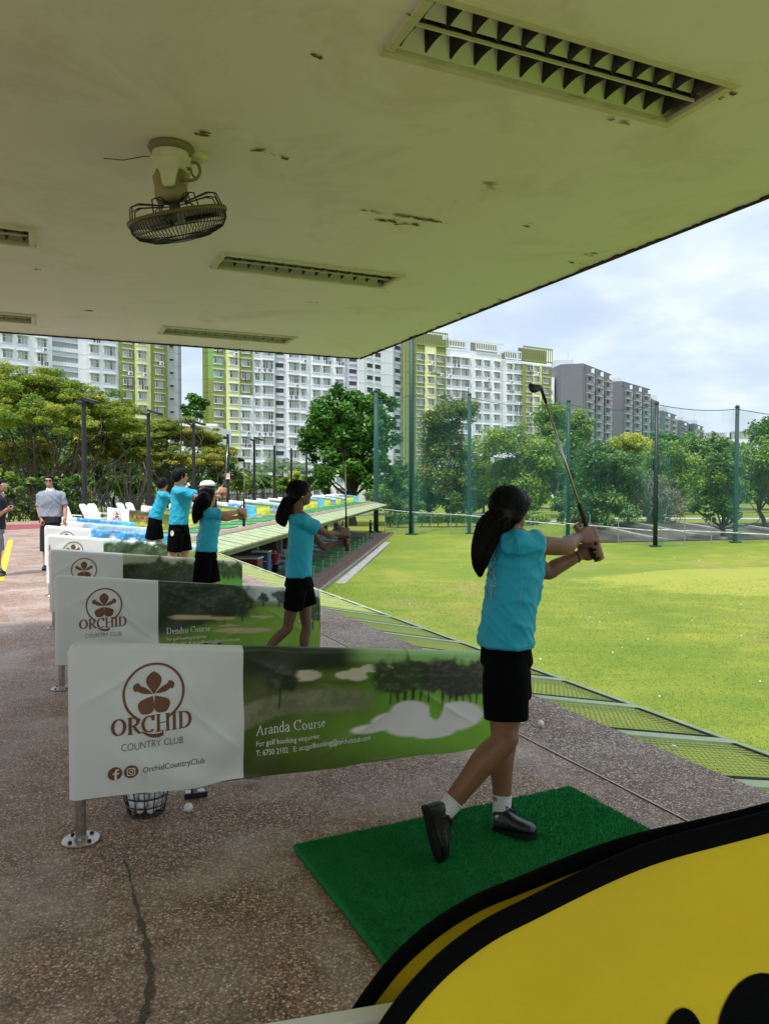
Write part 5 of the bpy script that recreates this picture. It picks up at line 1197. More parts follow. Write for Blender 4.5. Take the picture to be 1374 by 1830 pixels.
f6 = unit(np.array([-.28, -.96, 0])); l6 = np.cross(Z3, f6)
mb.rings([ell_ring(c+Z3*z+f6*.005, l6, f6, a, b, 20) for z, a, b in ((-.03, .085, .075), (.0, .074, .068), (.03, .062, .062))], cap=False); mb.box(c+f6*.118-Z3*.085, (.035, .012, .13), [l6, f6, Z3]); mb.build('collar', mat('collar_white', hexc(214, 214, 220), .8), r6_)
wristband(r6_, J6, 'R', black_m, .032, 'watch', .88)
mb = MB(); p = P6; mb.tube([p(.094, .024, -.052), p(.103, 0, -.057), p(.094, -.024, -.052)], .004, 6); mb.build('teeth', white_m, r6_)
# man cut by the left edge, reading his phone
D7 = 13.1
px7 = dict(head=(3, 868, D7), face=(40, 874, D7-.02), neck=(-4, 884, D7), shR=(-5, 893, D7-.2), shL=(-2, 893, D7+.2), elR=(-4, 921, D7-.2), elL=(2, 921, D7+.2), wrR=(15, 909, D7-.06), wrL=(16, 911, D7+.06), hem=(-5, 945, D7), hipR=(-6, 952, D7-.1), hipL=(-5, 952, D7+.1),
           knR=(-6, 988, D7-.1), knL=(-2, 988, D7+.1), anR=(-6, 1019, D7-.1), anL=(-1, 1017, D7+.1), shoR=(-5, 985, D7-.1), shoL=(-2, 984, D7+.1), heelR=(-10, 1030, D7-.1), toeR=(8, 1033, D7-.14), heelL=(-6, 1024, D7+.1), toeL=(10, 1027, D7+.08), hdR=(21, 906, D7-.04), hdL=(22, 907, D7+.04))
r7_, J7, P7, s7_, so7, b7_ = person('man in navy shirt and grey shorts cut by the left edge, looking at a phone', px7, D7, (.99, -.1, 0), lt_skin, 'short', 1.04, cloth_mat('navy_shirt', hexc(34, 38, 52), .8, 13, .3), cloth_mat('grey_shorts', hexc(120, 122, 128), .8, 13, .3), vox=.012, base=at(-2, 1031, D7)*[1, 1, 0], legw=1.0, armw=1.05, hem_half=(.19, .13), chest=(.19, .13), sleeve=.18, seed=27, grip=False, short_len=.9)
glasses(r7_, P7, 1.04, white_m)
ph = MB(); c = at(24, 903, D7); ph.box((0, 0, 0), (.075, .009, .15), [unit((.1, 1, 0)), unit((.8, 0, .6)), unit((-.6, 0, .8))]); ph.build('case', black_m, tag(thing('phone', 'dark phone held by the man at the left edge', 'phone', c)))
# the person in the white cap behind the long-haired girl
D8 = 11.6
px8 = dict(head=(369, 872, D8), face=(330, 873, D8-.1), neck=(373, 884, D8), shR=(374, 892, D8+.16), shL=(374, 892, D8-.16), elR=(375, 915, D8+.2), elL=(374, 915, D8-.2), wrR=(366, 930, D8+.18), wrL=(364, 930, D8-.18), hem=(374, 938, D8), hipR=(374, 948, D8+.1), hipL=(374, 948, D8-.1),
           knR=(372, 990, D8+.1), knL=(375, 990, D8-.1), anR=(373, 1030, D8+.1), anL=(376, 1030, D8-.1), shoR=(373, 1024, D8+.1), shoL=(376, 1024, D8-.1), heelR=(377, 1040, D8+.1), toeR=(358, 1042, D8+.08), heelL=(380, 1040, D8-.1), toeL=(361, 1043, D8-.1), hdR=(364, 938, D8+.18), hdL=(362, 938, D8-.18))
r8_, J8, P8, s8_, so8, b8_ = person('person in white cap and dark shirt, mostly hidden behind the long-haired girl', px8, D8, (-.98, -.2, 0), lt_skin, 'short', 1.02, cloth_mat('charcoal_shirt', hexc(30, 32, 40), .8, 13, .3), trou_m, vox=.013, base=at(374, 1042, D8)*[1, 1, 0]+[0, 0, .0], legw=1., armw=1., hem_half=(.18, .12), chest=(.18, .12), sleeve=.17, seed=31, grip=False, short_len=.97)
mb = MB(); rs = [ell_ring(P8(-.022, 0, z), unit((-.98, -.2, 0)), unit((.2, -.98, 0)), a*1.02, b*1.02, 24, 2.1) for z, a, b in ((.035, .115, .104), (.07, .112, .102), (.10, .095, .088), (.122, .062, .058), (.132, .015, .015))]; mb.rings(rs)
mb.add([P8(.085+.06*math.cos(a)*(1 if k else .35), .075*math.sin(a), .042-.012*math.cos(a)*(1 if k else .3)) for k in (0, 1) for a in np.linspace(-1.5, 1.5, 12)], [(i, i+1, 13+i, 12+i) for i in range(11)])
mb.build('cap', mat('white_cap_cloth', (.75, .75, .77), .85), r8_, smooth=True)
# ---------------------------------------------------------------- back fence, lamp posts, chairs on the deck
def railing(name, pts, h, label, cat='fence', m=black_m, picket=.12, r=.009, group=None):
    b0 = np.asarray(pts[0], float); t = thing(name, label, cat, b0, 0, group)
    for i in range(len(pts)-1):
        p, q = np.asarray(pts[i], float)-b0, np.asarray(pts[i+1], float)-b0; Lp = np.linalg.norm(q-p); n = int(Lp/picket); mb = MB()
        for z in (.12, h-.02): mb.bar(p+Z3*z, q+Z3*z, .035, .035)
        for k in range(1, n): c = p+(q-p)*k/n; mb.box(c+Z3*(h/2+.05), (r*2, r*2, h-.14), mi=0)
        mb.build('pickets', m, t)
        np_ = max(1, int(Lp/2.4))
        for k in range(np_+1):
            c = p+(q-p)*k/np_; pm = MB(); pm.box(c+Z3*(h/2+.03), (.06, .06, h+.06)); pm.box(c+Z3*.006, (.14, .14, .012)); pm.build('post', m, t)
    return t
railing('railing', [(-30, 22.6, 0), (-19.3, 29.3, 0), V2(-9.0, 12.4), V2(-9.0, FEND)], 1.0, 'black metal railing along the back of the deck, in front of the trees')
def lamp(px, vtop, d, label, head=True, base_z=0.):
    p = at(px, 880, d); p[2] = base_z; top = at(px, vtop, d)[2]-base_z; t = thing('lamp_post', label, 'lamp post', p, 0, 'floodlight posts along the back of the deck')
    m = MB(); m.tube([(0, 0, 0), (0, 0, top)], [.105, .085], 12); m.box((0, 0, .01), (.34, .34, .02)); m.build('pole', black_m, t)
    if head:
        m = MB(); m.tube([(0, 0, top-.15), (.10, -.05, top+.02), (.26, -.08, top+.03)], .035, 8)
        a = [unit((1, -.25, -.32)), unit((.25, 1, 0)), unit((.32, -.08, 1))]; m.box((.34, -.10, top+.02), (.62, .42, .10), a); m.box((-.13, .02, top-.06), (.34, .3, .09), a); f = m.build('floodlight', black_m, t)
        m = MB(); m.box((.34, -.10, top-.042), (.5, .32, .012), a); m.build('lens', mat('lamp_glass', (.35, .36, .37), .15), f)
    return t
lamps = [(152, 717, 31.6, 1), (267, 738, 36, 1), (347, 757, 42, 1), (408, 776, 49.5, 0), (455, 785, 55, 1), (491, 796, 61, 0), (521, 801, 66, 0), (548, 806, 71, 0)]
names_l = ['tallest black floodlight post, leftmost of the row, in front of the spreading tree', 'black floodlight post behind the smallest student', 'black floodlight post right of the tall boy', 'thin black post with a small white notice on it', 'black floodlight post behind the far dividers, in front of the white block', 'thin black post next to the palms', 'thin black post just left of the big round tree', 'thin black post partly covered by the big round tree']
LP = [lamp(a, b, c, n, h) for (a, b, c, h), n in zip(lamps, names_l)]
p = at(407, 851, 49.3); t = thing('notice', 'small white notice with red border fixed to a thin black post', 'sign', p)
m = MB(); m.box((0, 0, 0), (.32, .02, .40)); m.build('board', white_m, t); m = MB()
for (x, z, a, b) in ((0, .53, .95, .07), (0, -.53, .95, .07), (-.44, 0, .07, 1.0), (.44, 0, .07, 1.0), (0, .25, .5, .12), (0, .02, .62, .07), (0, -.14, .55, .07)): m.box((x*.34, -.013, z*.35), (a*.34, .006, b*.35))
m.build('border', mat('notice_red', hexc(190, 70, 66), .6), t)
p = at(586, 858, 70); mb = MB(); mb.box((0, 0, 0), (.34, .02, .55)); mb.box((0, .0, -.5), (.06, .05, .5)); tag(mb.build('notice', white_m, origin=p), 'small white notice in front of the big round tree', 'sign')
def lounge(p, rz, label):
    t = thing('plastic_chair', label, 'chair', p, rz, 'white plastic chairs by the railing'); t.scale = (.85, .85, .85); m = MB()
    bk = [(-.24, .0, .40), (.24, 0, .40), (.26, .28, .98), (.14, .33, 1.06), (-.14, .33, 1.06), (-.26, .28, .98)]
    m.add(bk+[(x, y+.035, z-.01) for x, y, z in bk], [tuple(range(6)), tuple(range(11, 5, -1))]+[(i, 6+i, 6+(i+1) % 6, (i+1) % 6) for i in range(6)]); m.build('backrest', white_m, t)
    m = MB(); m.box((0, -.24, .41), (.50, .50, .04)); m.build('seat', white_m, t)
    for x in (-.22, .22):
        for y in (-.45, -.02): m = MB(); m.bar((x*1.1, y*1.08, 0), (x, y, .40), .045, .04); m.build('leg', white_m, t)
        m = MB(); m.bar((x*1.15, -.42, .62), (x*1.15, .12, .64), .05, .03); m.bar((x*1.15, -.42, .40), (x*1.15, -.42, .61), .04, .04); m.build('armrest', white_m, t)
    return t
c1 = lounge(at(160, 905, 28)*[1, 1, 0], 1.35, 'white plastic chair by the post, left one of the first pair')
copy_tree(c1, at(174, 905, 28.6)*[1, 1, 0], 1.2, 'white plastic chair by the post, right one of the first pair')
copy_tree(c1, at(225, 903, 30)*[1, 1, 0], 1.3, 'white plastic chair left of the smallest student, left one of the second pair'); copy_tree(c1, at(241, 903, 30.4)*[1, 1, 0], 1.25, 'white plastic chair left of the smallest student, right one of the second pair')
copy_tree(c1, at(124, 906, 26.5)*[1, 1, 0], 1.2, 'white plastic chair just right of the man in grey polo')
# ---------------------------------------------------------------- the tier below the far deck
LZ = -3.05
mb = MB(); a = [V2(.9, -4.), V2(.9, FEND), V2(-8, FEND), V2(-8, -4.)]
mb.prism([p[:2] for p in a], LZ-.3, LZ); tag(mb.build('lower_floor', mat('lower_concrete', hexc(132, 116, 104), .8, var=.25, vscale=1.5)), kind='structure')
mb = MB(); mb.bar(V2(1.25, -3, LZ-.05), V2(1.25, FEND, LZ-.05), .55, .22); mb.bar(V2(1.9, -3, LZ-.12), V2(1.9, FEND, LZ-.12), .5, .1)
tag(mb.build('kerb', concrete_m), kind='structure')
mb = MB()
for k in range(70): p = V2(1.2, -2+k*.8, LZ+.064); mb.box(p, (.5, .70, .012), [F1, F2, Z3])
tag(mb.build('kerb_pavers', mat('paver_brown', hexc(128, 98, 82), .85, var=.3, vscale=4)), kind='structure')
mb = MB(); mb.quad(V2(-7.5, -4, LZ), V2(-7.5, FEND, LZ), V2(-7.5, FEND, -.5), V2(-7.5, -4, -.5)); mb.quad(V2(-7.5, -4, LZ), V2(.5, -4, LZ), V2(.5, -4, -.5), V2(-7.5, -4, -.5))
tag(mb.build('back_wall', mat('lower_wall', hexc(92, 92, 96), .8, var=.2)), 'dark back wall of the lower bays under the far deck', 'wall')
mb = MB(); mb.bar(V2(-.1, fc+.2, -.42), V2(-.1, FEND, -.42), .22, .60); tag(mb.build('deck_beam', concrete_m), kind='structure')
pm = MB(); pm.box((0, 0, 1.3), (.32, .32, 2.6)); pil = pm.mesh('column', mat('column_paint', hexc(120, 122, 126), .7))
nn = int(FEND/5.44)
for k in range(nn): o = link_mesh('column', pil); o.location = V2(-2.6, fc+2+k*5.44, LZ); o.rotation_euler = (0, 0, RZF); tag(o, 'grey square column carrying the far deck', 'column', 'columns under the far deck')
ld = divider('lake', 'divider with white panel on the lower tier, under the far deck', .4, 0, 24, 8, group='dividers on the lower tier')
for k in range(17):
    c = V2(-3.2, fc+4.2+k*BAY, LZ); q = ld if k == 0 else copy_tree(ld)
    q.location = c; q.rotation_euler = (0, 0, RZF); q2 = copy_tree(m0, V2(-.55, fc+5.6+k*BAY, LZ), RZF, 'green hitting mat on the lower tier', 'hitting mats on the lower tier')
    st = MB(); st.tube([(0, 0, 0), (0, 0, .62)], .02, 6); st.lathe((0, 0, .62), [(0, 0), (.10, 0), (.10, .02), (0, .02)], 10)
    o = st.build('tee_stand', lime_steel); o.location = V2(.45, fc+4.4+k*BAY, LZ); tag(o, 'short pale green stand at the front edge of the lower bays', 'stand', 'pale green stands on the lower tier')
def cab(u, v, d, sz, m, label, name='cabinet'):
    p = at(u, v, d); p[2] = LZ; t = thing(name, label, name, p, RZF); b = MB(); b.box((0, 0, sz[2]/2), sz); o = b.build('body', m, t); bv = o.modifiers.new('b', 'BEVEL'); bv.width = .05; bv.segments = 3
    b = MB(); b.box((0, 0, sz[2]+.03), (sz[0]*1.04, sz[1]*1.04, .06)); b.box((0, -sz[1]/2-.012, sz[2]*.75), (sz[0]*.8, .02, .04)); b.box((0, -sz[1]/2-.012, sz[2]*.4), (sz[0]*.8, .02, .04)); b.build('lid', white_m if m is not white_m else concrete_m, t); return t
cab(440, 990, 33, (1.25, .9, 1.5), mat('red_bin', hexc(120, 40, 40), .5), 'dark red ball dispenser under the far deck', 'dispenser')
cab(468, 985, 35, (.75, .6, 1.6), mat('blue_box', hexc(60, 92, 140), .5), 'blue upright cabinet under the far deck')
cab(418, 995, 31, (.6, .5, 1.1), mat('blue_grey_box', hexc(104, 120, 140), .5), 'blue-grey cabinet left of the dark red dispenser')
cab(452, 1000, 32.2, (.5, .5, 1.05), white_m, 'white cabinet in front of the dark red dispenser')
pk = cloth_mat('pink_shirt', hexc(214, 54, 104), .8); blu = cloth_mat('blue_shirt', hexc(70, 110, 160), .8)
def standing(u, d, z, h, facing, shirt, pants, label, seed, hair='tail', skin=lt_skin):
    """a distant standing figure, joints from human proportions"""
    c = at(u, 900, d); f = unit(facing); l = np.cross(Z3, f); s = h/1.68
    Pj = dict(head=(.02, 0, 1.57), face=(.4, 0, 1.55), neck=(0, 0, 1.43), shR=(0, -.17, 1.36), shL=(0, .17, 1.36), elR=(.03, -.21, 1.08), elL=(.03, .21, 1.08), wrR=(.16, -.17, .95), wrL=(.16, .17, .95), hem=(0, 0, .88), hipR=(0, -.09, .84), hipL=(0, .09, .84), knR=(.02, -.10, .46), knL=(.02, .10, .46), anR=(0, -.11, .09), anL=(0, .11, .09), hdR=(.23, -.15, .90), hdL=(.23, .15, .90), heelR=(-.04, -.11, .01), toeR=(.2, -.13, .01), heelL=(-.04, .11, .01), toeL=(.2, .13, .01))
    px = {}
    base = np.array([c[0], c[1], z])
    for k, (a, b, zz) in Pj.items():
        P_ = base+s*(a*f+b*l+zz*Z3)
        cdep = P_[1]*math.cos(PITCH)-(P_[2]-EYE)*math.sin(PITCH); upc = P_[1]*math.sin(PITCH)+(P_[2]-EYE)*math.cos(PITCH)
        px[k] = (687+1374*P_[0]/cdep, 915-1374*upc/cdep, P_[1])
    return person(label, px, d, f, skin, hair, s, shirt, pants, vox=.02, base=base, grip=False, short_len=.97, seed=seed, amp=.002)
standing(492, 37, LZ, 1.6, (-.5, -.85, 0), pk, trou_m, 'woman in pink shirt standing among the lower bays', 41)
standing(604, 60, LZ, 1.65, (.9, -.3, 0), blu, trou_m, 'person in blue shirt standing in the far lower bays', 43, 'short')
standing(662, 68, LZ, 1.65, (.9, .3, 0), cloth_mat('dark_blue_shirt', hexc(46, 58, 92), .8), trou_m, 'person in dark blue shirt at the far end of the lower bays', 47, 'short')
# ---------------------------------------------------------------- net poles and netting round the range
pole_m = mat('pole_green', hexc(24, 66, 62), .5, var=.15, vscale=2); pole_d = mat('pole_slate', hexc(30, 46, 52), .5, var=.15, vscale=2)
def tpole(u, vt, vb, d, r, label, m=pole_m):
    p = at(u, vb, d); b = np.array([p[0], p[1], gz(p[0], p[1])]); top = at(u, vt, d)[2]-b[2]; t = thing('net_pole', label, 'net pole', b, 0, 'poles carrying the netting')
    mb = MB(); mb.tube([(0, 0, -.1), (0, 0, top*.5), (0, 0, top)], [r, r*.92, r*.8], 16); mb.build('shaft', m, t, smooth=True)
    mb = MB(); mb.lathe((0, 0, top), [(0, 0), (r*1.0, 0), (r*1.0, .10), (r*.5, .22), (0, .22)], 12); mb.box((0, 0, .06), (r*4, r*4, .10)); mb.build('cap', m, t); return b, top
poles = [(672, 700, 955, 77, .25, 'green net pole rising behind the far end of the deck', pole_m), (735, 560, 958, 74, .27, 'tallest and thickest green net pole, passing up behind the roof corner', pole_m), (838, 706, 960, 75, .19, 'green net pole in front of the tall dense tree', pole_m), (1014, 718, 968, 69, .18, 'green net pole just right of the raised club shaft', pole_m),
         (1170, 722, 984, 58, .17, 'dark green net pole in front of the concrete embankment', pole_d), (1313, 729, 980, 59, .17, 'rightmost net pole, dark slate green', pole_d), (1640, 740, 1000, 52, .22, 'dark green net pole to the right of the others', pole_d)]
PB = [tpole(a, b, c, d, r, l, m) for a, b, c, d, r, l, m in poles]
def net_mat():
    m = bpy.data.materials.new('net_mesh'); m.use_nodes = True; t = m.node_tree; N = t.nodes; b = N['Principled BSDF']; b.inputs['Base Color'].default_value = (.07, .21, .18, 1); b.inputs['Roughness'].default_value = .9; b.inputs['Specular IOR Level'].default_value = .05
    tr = N.new('ShaderNodeBsdfTransparent'); mx = N.new('ShaderNodeMixShader'); tc = N.new('ShaderNodeTexCoord'); uv = N.new('ShaderNodeAttribute'); uv.attribute_name = 'Dens'
    no = N.new('ShaderNodeTexNoise'); mp = N.new('ShaderNodeMapping'); mp.inputs['Scale'].default_value = (1.4, 1.4, .12); t.links.new(tc.outputs['Object'], mp.inputs[0]); t.links.new(mp.outputs[0], no.inputs['Vector']); no.inputs['Scale'].default_value = .9; no.inputs['Detail'].default_value = 5
    r = N.new('ShaderNodeValToRGB'); r.color_ramp.elements[0].position = .35; r.color_ramp.elements[0].color = (.55, .55, .55, 1); r.color_ramp.elements[1].position = .75; r.color_ramp.elements[1].color = (1.4, 1.4, 1.4, 1); t.links.new(no.outputs['Fac'], r.inputs[0])
    mu = N.new('ShaderNodeMath'); mu.operation = 'MULTIPLY'; t.links.new(r.outputs[0], mu.inputs[0]); t.links.new(uv.outputs['Fac'], mu.inputs[1]); mu.use_clamp = True
    t.links.new(mu.outputs[0], mx.inputs[0]); t.links.new(tr.outputs[0], mx.inputs[1]); t.links.new(b.outputs[0], mx.inputs[2]); t.links.new(mx.outputs[0], N['Material Output'].inputs[0]); return m
net_m = net_mat()
cable_m = mat('net_cable', (.05, .07, .07), .6); rail_m = mat('net_rail', hexc(206, 210, 204), .5)
def net_span(i, j, label, sag, zrail):
    (b0, t0), (b1, t1) = PB[i], PB[j]; t0 = min(t0, 13.4); t1 = min(t1, 13.4); t = thing('safety_net', label, 'safety net', b0, 0, 'net spans round the range'); n, m_ = 28, 10; V = []; Dn = []; d = b1-b0; nrm = unit(np.array([d[1], -d[0], 0]))
    for a in range(n+1):
        x = a/n; top = t0+(t1+b1[2]-b0[2]-t0)*x-sag*4*x*(1-x)-.1; base = (b1[2]-b0[2])*x+.05
        for k in range(m_+1):
            y = k/m_; V.append(d*[x, x, 0]+nrm*(.35+.25*math.sin(x*math.pi)*math.sin(y*math.pi)+.06*math.sin(a*1.7+y*3))+Z3*(base+(top-base)*y))
            e = min(x, 1-x); Dn.append(.11+.22*math.exp(-(e*np.linalg.norm(d)/.9)**2)*(.75 if y < .97 else 1)+.05*(1-y))
    mb = MB(); mb.add(V, [(a*(m_+1)+k, (a+1)*(m_+1)+k, (a+1)*(m_+1)+k+1, a*(m_+1)+k+1) for a in range(n) for k in range(m_)]); o = mb.build('netting', net_m, t, smooth=True)
    at_ = o.data.attributes.new('Dens', 'FLOAT', 'POINT'); at_.data.foreach_set('value', np.array(Dn))
    mb = MB(); mb.tube([V[a*(m_+1)+m_] for a in range(n+1)], .030, 5); mb.build('top_cable', cable_m, t)
    mb = MB(); mb.tube([b0*0+nrm*.36+Z3*(zrail[0]-b0[2]), d*[1, 1, 0]+nrm*.36+Z3*(zrail[1]-b0[2])], .045, 6); mb.build('rail', rail_m, t)
    for k in (.33, .66): mb = MB(); mb.tube([d*[k, k, 0]+nrm*.36, d*[k, k, 0]+nrm*.36+Z3*2.2], .04, 6); mb.build('stake', mat('stake_grey', hexc(128, 140, 134), .6), t)
zr = lambda u, v, d: at(u, v, d)[2]
net_span(0, 1, 'net span between the deck end and the thickest pole', .2, (zr(672, 908, 77), zr(735, 915, 74)))
net_span(1, 2, 'net span in front of the tall dense tree', .3, (zr(735, 915, 74), zr(838, 921, 75)))
net_span(2, 3, 'net span behind the main golfer', .5, (zr(838, 921, 75), zr(1014, 938, 69)))
net_span(3, 4, 'net span over the canal bank, right of the raised club', .5, (zr(1014, 935, 69), zr(1170, 948, 58)))
net_span(4, 5, 'net span in front of the concrete embankment', .25, (zr(1170, 946, 58), zr(1313, 952, 59)))
net_span(5, 6, 'net span cut by the right edge', .5, (zr(1313, 952, 59), zr(1640, 968, 52)))
# ---------------------------------------------------------------- apartment blocks
wall_w = mat('render_white', hexc(226, 228, 234), .8, var=.04, vscale=.3); olive = mat('render_olive', hexc(136, 144, 82), .8, var=.05, vscale=.3); brt = mat('render_green', hexc(138, 170, 98), .8, var=.05, vscale=.3)
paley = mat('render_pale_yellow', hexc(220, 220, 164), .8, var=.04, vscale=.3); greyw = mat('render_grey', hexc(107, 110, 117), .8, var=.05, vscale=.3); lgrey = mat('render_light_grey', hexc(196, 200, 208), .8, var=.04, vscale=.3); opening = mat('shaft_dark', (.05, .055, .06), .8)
wframe = mat('window_frame', (.74, .75, .76), .5)
def glass_mat():
    q = NT('window_glass'); oi = q.n('ShaderNodeObjectInfo'); c = q.mix(q.ramp(q.noise(.7, 3), [(.35, 0.), (.7, 1.)]), (.05, .06, .07), (.20, .23, .25)); c = q.mix(oi.outputs['Random'], c, (.16, .19, .21)); q.base(c).rough(.12); return q.m
glass_m = glass_mat(); curtain = mat('curtain', (.42, .44, .46), .8)
def win_mesh(w_, h_, n, ledge=True, seed=0):
    g = np.random.default_rng(seed); b = MB(); fw = .07
    b.quad((-w_/2, -.02, 0), (w_/2, -.02, 0), (w_/2, -.02, h_), (-w_/2, -.02, h_), 1)
    for x in np.linspace(-w_/2, w_/2, n+1): b.box((x, -.05, h_/2), (fw, .08, h_+fw))
    for z in (0, h_*.68, h_): b.box((0, -.055, z), (w_+fw, .07, fw))
    for k in range(n):
        if g.random() < .35: x = -w_/2+w_*(k+.5)/n; b.quad((x-w_/n*.42, -.024, h_*.05), (x+w_/n*.42, -.024, h_*.05), (x+w_/n*.42, -.024, h_*.95), (x-w_/n*.42, -.024, h_*.95), 2)
    if ledge: b.box((0, -.28, h_+.14), (w_+.55, .56, .10), mi=3); b.box((0, -.10, -.10), (w_+.3, .2, .07), mi=3)
    if seed == 3 and ledge: b.box((w_*.28, -.30, -.52), (.85, .36, .62), mi=3); b.box((w_*.28, -.485, -.52), (.55, .02, .46), mi=1)   # air-conditioner on its bracket
    if seed == 1 and ledge and w_ > 1.5:                          # laundry poles
        for k in range(5):
            x = -w_*.4+w_*.2*k
            if g.random() < .75: b.box((x, -.75-.12*(k % 3), -.45), (.30, .03, .75), mi=4+int(g.integers(0, 3)))
        b.box((0, -.8, -.05), (.03, 1.5, .03), mi=0)
    return b.mesh('window', [wframe, glass_m, curtain, wall_w, mat('laundry_blue', (.08, .12, .22), .9), mat('laundry_red', (.30, .08, .07), .9), mat('laundry_dark', (.05, .05, .06), .9)])
WM = {}
def win_me(w_, h_, n, s=0, ledge=True):
    k = (w_, h_, n, s, ledge)
    if k not in WM: WM[k] = win_mesh(w_, h_, n, ledge, s)
    return WM[k]
def block(name, label, uA, dA, uB, dB, ztop, depth, sections, rows, zrow, pitch=2.8, cat='apartment block', crown=None, side=None, vis=lambda u, v: True):
    """facade seen between photo columns uA and uB; sections: (u0, u1, material, outset, top offset, [(u, kind)])"""
    A = at(uA, 870, dA)*[1, 1, 0]; B = at(uB, 870, dB)*[1, 1, 0]; ex = unit(B-A); ey = np.array([-ex[1], ex[0], 0]); zg = -4.5
    root = thing(name, label, cat, A+Z3*zg, 0); rzb = math.atan2(ex[1], ex[0])
    def sx(u):                                   # photo column -> metres along the facade
        r = ray(u, 870); M = np.array([[r[0], -ex[0]], [r[1], -ex[1]]]); t, s = np.linalg.solve(M, A[:2]); return s
    wall = MB(); mats_ = []; wins = []; dv = unit((A+B)/2)
    def mi(m):
        if m not in mats_: mats_.append(m)
        return mats_.index(m)
    ax = [ex, dv, Z3]
    for (u0, u1, m, out, dtop, cols) in sections:
        s0, s1 = sx(u0), sx(u1); zt = ztop+dtop
        segs = m if isinstance(m, list) else [(m, None)]
        zhi = zt
        for (mm, zlo) in segs:
            zl = zg if zlo is None else zlo
            wall.box(ex*((s0+s1)/2)+dv*(depth/2-out/2)+Z3*((zl+zhi)/2-zg), (s1-s0-.004, depth+out, zhi-zl), ax, mi(mm)); zhi = zl
        for (u, kind) in cols:
            s = sx(u)
            for k in range(rows):
                z = zrow-pitch*k
                if z+1.2 > zt: continue
                Pw = A+ex*s+Z3*z; v = 870-(z-EYE)*1374/Pw[1]
                if not vis(u, v) or z < -2: continue
                wins.append((s, z, out, kind, k, Pw[1]))
        for k in range(0, rows, 1):               # shadow-line groove at each storey
            z = zrow-pitch*k-1.15
            if z < zg+1 or z > zt-1: continue
            wall.box(ex*((s0+s1)/2)-dv*out-ey*.02+Z3*(z-zg), (s1-s0-.1, .04, .09), [ex, ey, Z3], mi(m[0][0] if isinstance(m, list) else m))
    wall.build('wall', mats_, root)
    wins.sort(key=lambda q: q[5]); rest = {}
    seen = 0; bulk = MB(); bm_used = []
    for (s, z, out, kind, k, dd) in wins:
        g = int((s*13.7+k*7.3) % 9); g = g if g < 4 else (0, 2)[g % 2]; w_, h_, n, led, nm = {'n': (1.05, 1.5, 2, True, 'window'), 'm': (1.75, 1.5, 3, True, 'window'), 'w': (2.35, 1.75, 4, True, 'window'), 'f': (2.1, 1.9, 3, False, 'window'), 'o': (1.9, 1.5, 0, False, 'opening'), 'v': (.9, .5, 0, False, 'opening'), 'c': (5.3, 1.7, 0, False, 'corridor')}[kind]
        loc = ex*s-dv*out-ey*.012+Z3*(z-h_/2-zg)
        if kind in 'ovc':
            key = kind
            if key not in WM:
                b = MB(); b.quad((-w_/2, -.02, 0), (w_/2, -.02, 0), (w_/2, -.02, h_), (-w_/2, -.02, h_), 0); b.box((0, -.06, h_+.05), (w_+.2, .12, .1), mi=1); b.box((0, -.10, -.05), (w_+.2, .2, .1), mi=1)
                if kind == 'c':
                    b.box((0, -.14, .30), (w_, .10, .70), mi=1)
                    for q in range(9): b.box((-w_/2+w_*(q+.5)/9, -.2, .42), (.05, .03, .5), mi=2)
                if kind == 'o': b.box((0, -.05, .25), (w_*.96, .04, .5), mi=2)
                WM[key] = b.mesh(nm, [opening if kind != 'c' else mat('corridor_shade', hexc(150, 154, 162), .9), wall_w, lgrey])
            me = WM[key]
        else: me = win_me(w_, h_, n, g, led)
        if seen < 100:
            o = link_mesh(nm, me, root); o.location = loc; o.rotation_euler = (0, 0, rzb); seen += 1
        else:
            M = np.array([[ex[0], ex[1], 0], [ey[0], ey[1], 0], [0, 0, 1]]); nv = len(me.vertices); V = np.empty(nv*3); me.vertices.foreach_get('co', V); V = V.reshape(-1, 3)@M+loc
            for pm_ in me.materials:
                if pm_ not in bm_used: bm_used.append(pm_)
            mp_ = [bm_used.index(q) for q in me.materials]; n0 = bulk.n; bulk.v.append(V); bulk.n += nv
            for pl in me.polygons: bulk.f.append(tuple(i+n0 for i in pl.vertices)); bulk.m.append(mp_[pl.material_index])
    if bulk.n: tag(bulk.build('further_windows', bm_used, root), kind='stuff')
    if crown:
        for (u0, u1, z0, z1, mm, out) in crown:  # louvred parapet: posts between two rails
            s0, s1 = sx(u0), sx(u1); c = MB(); n = max(4, int((s1-s0)/.75))
            for k in range(n+1): c.box(ex*(s0+(s1-s0)*k/n)-ey*out+Z3*((z0+z1)/2-zg), (.28, .3, z1-z0), ax)
            for z in (z0, z1): c.box(ex*((s0+s1)/2)-ey*(out+.02)+Z3*(z-zg), (s1-s0+.3, .34, .34), ax)
            c.box(ex*((s0+s1)/2)+ey*1.6+Z3*((z0+z1)/2-zg), (s1-s0, .2, z1-z0), ax, 1); c.build('parapet', [mm, mat('parapet_back', hexc(120, 124, 96), .9)], root)
    return root, A, ex, ey, zg, sx
hid = lambda u, v: v > 570
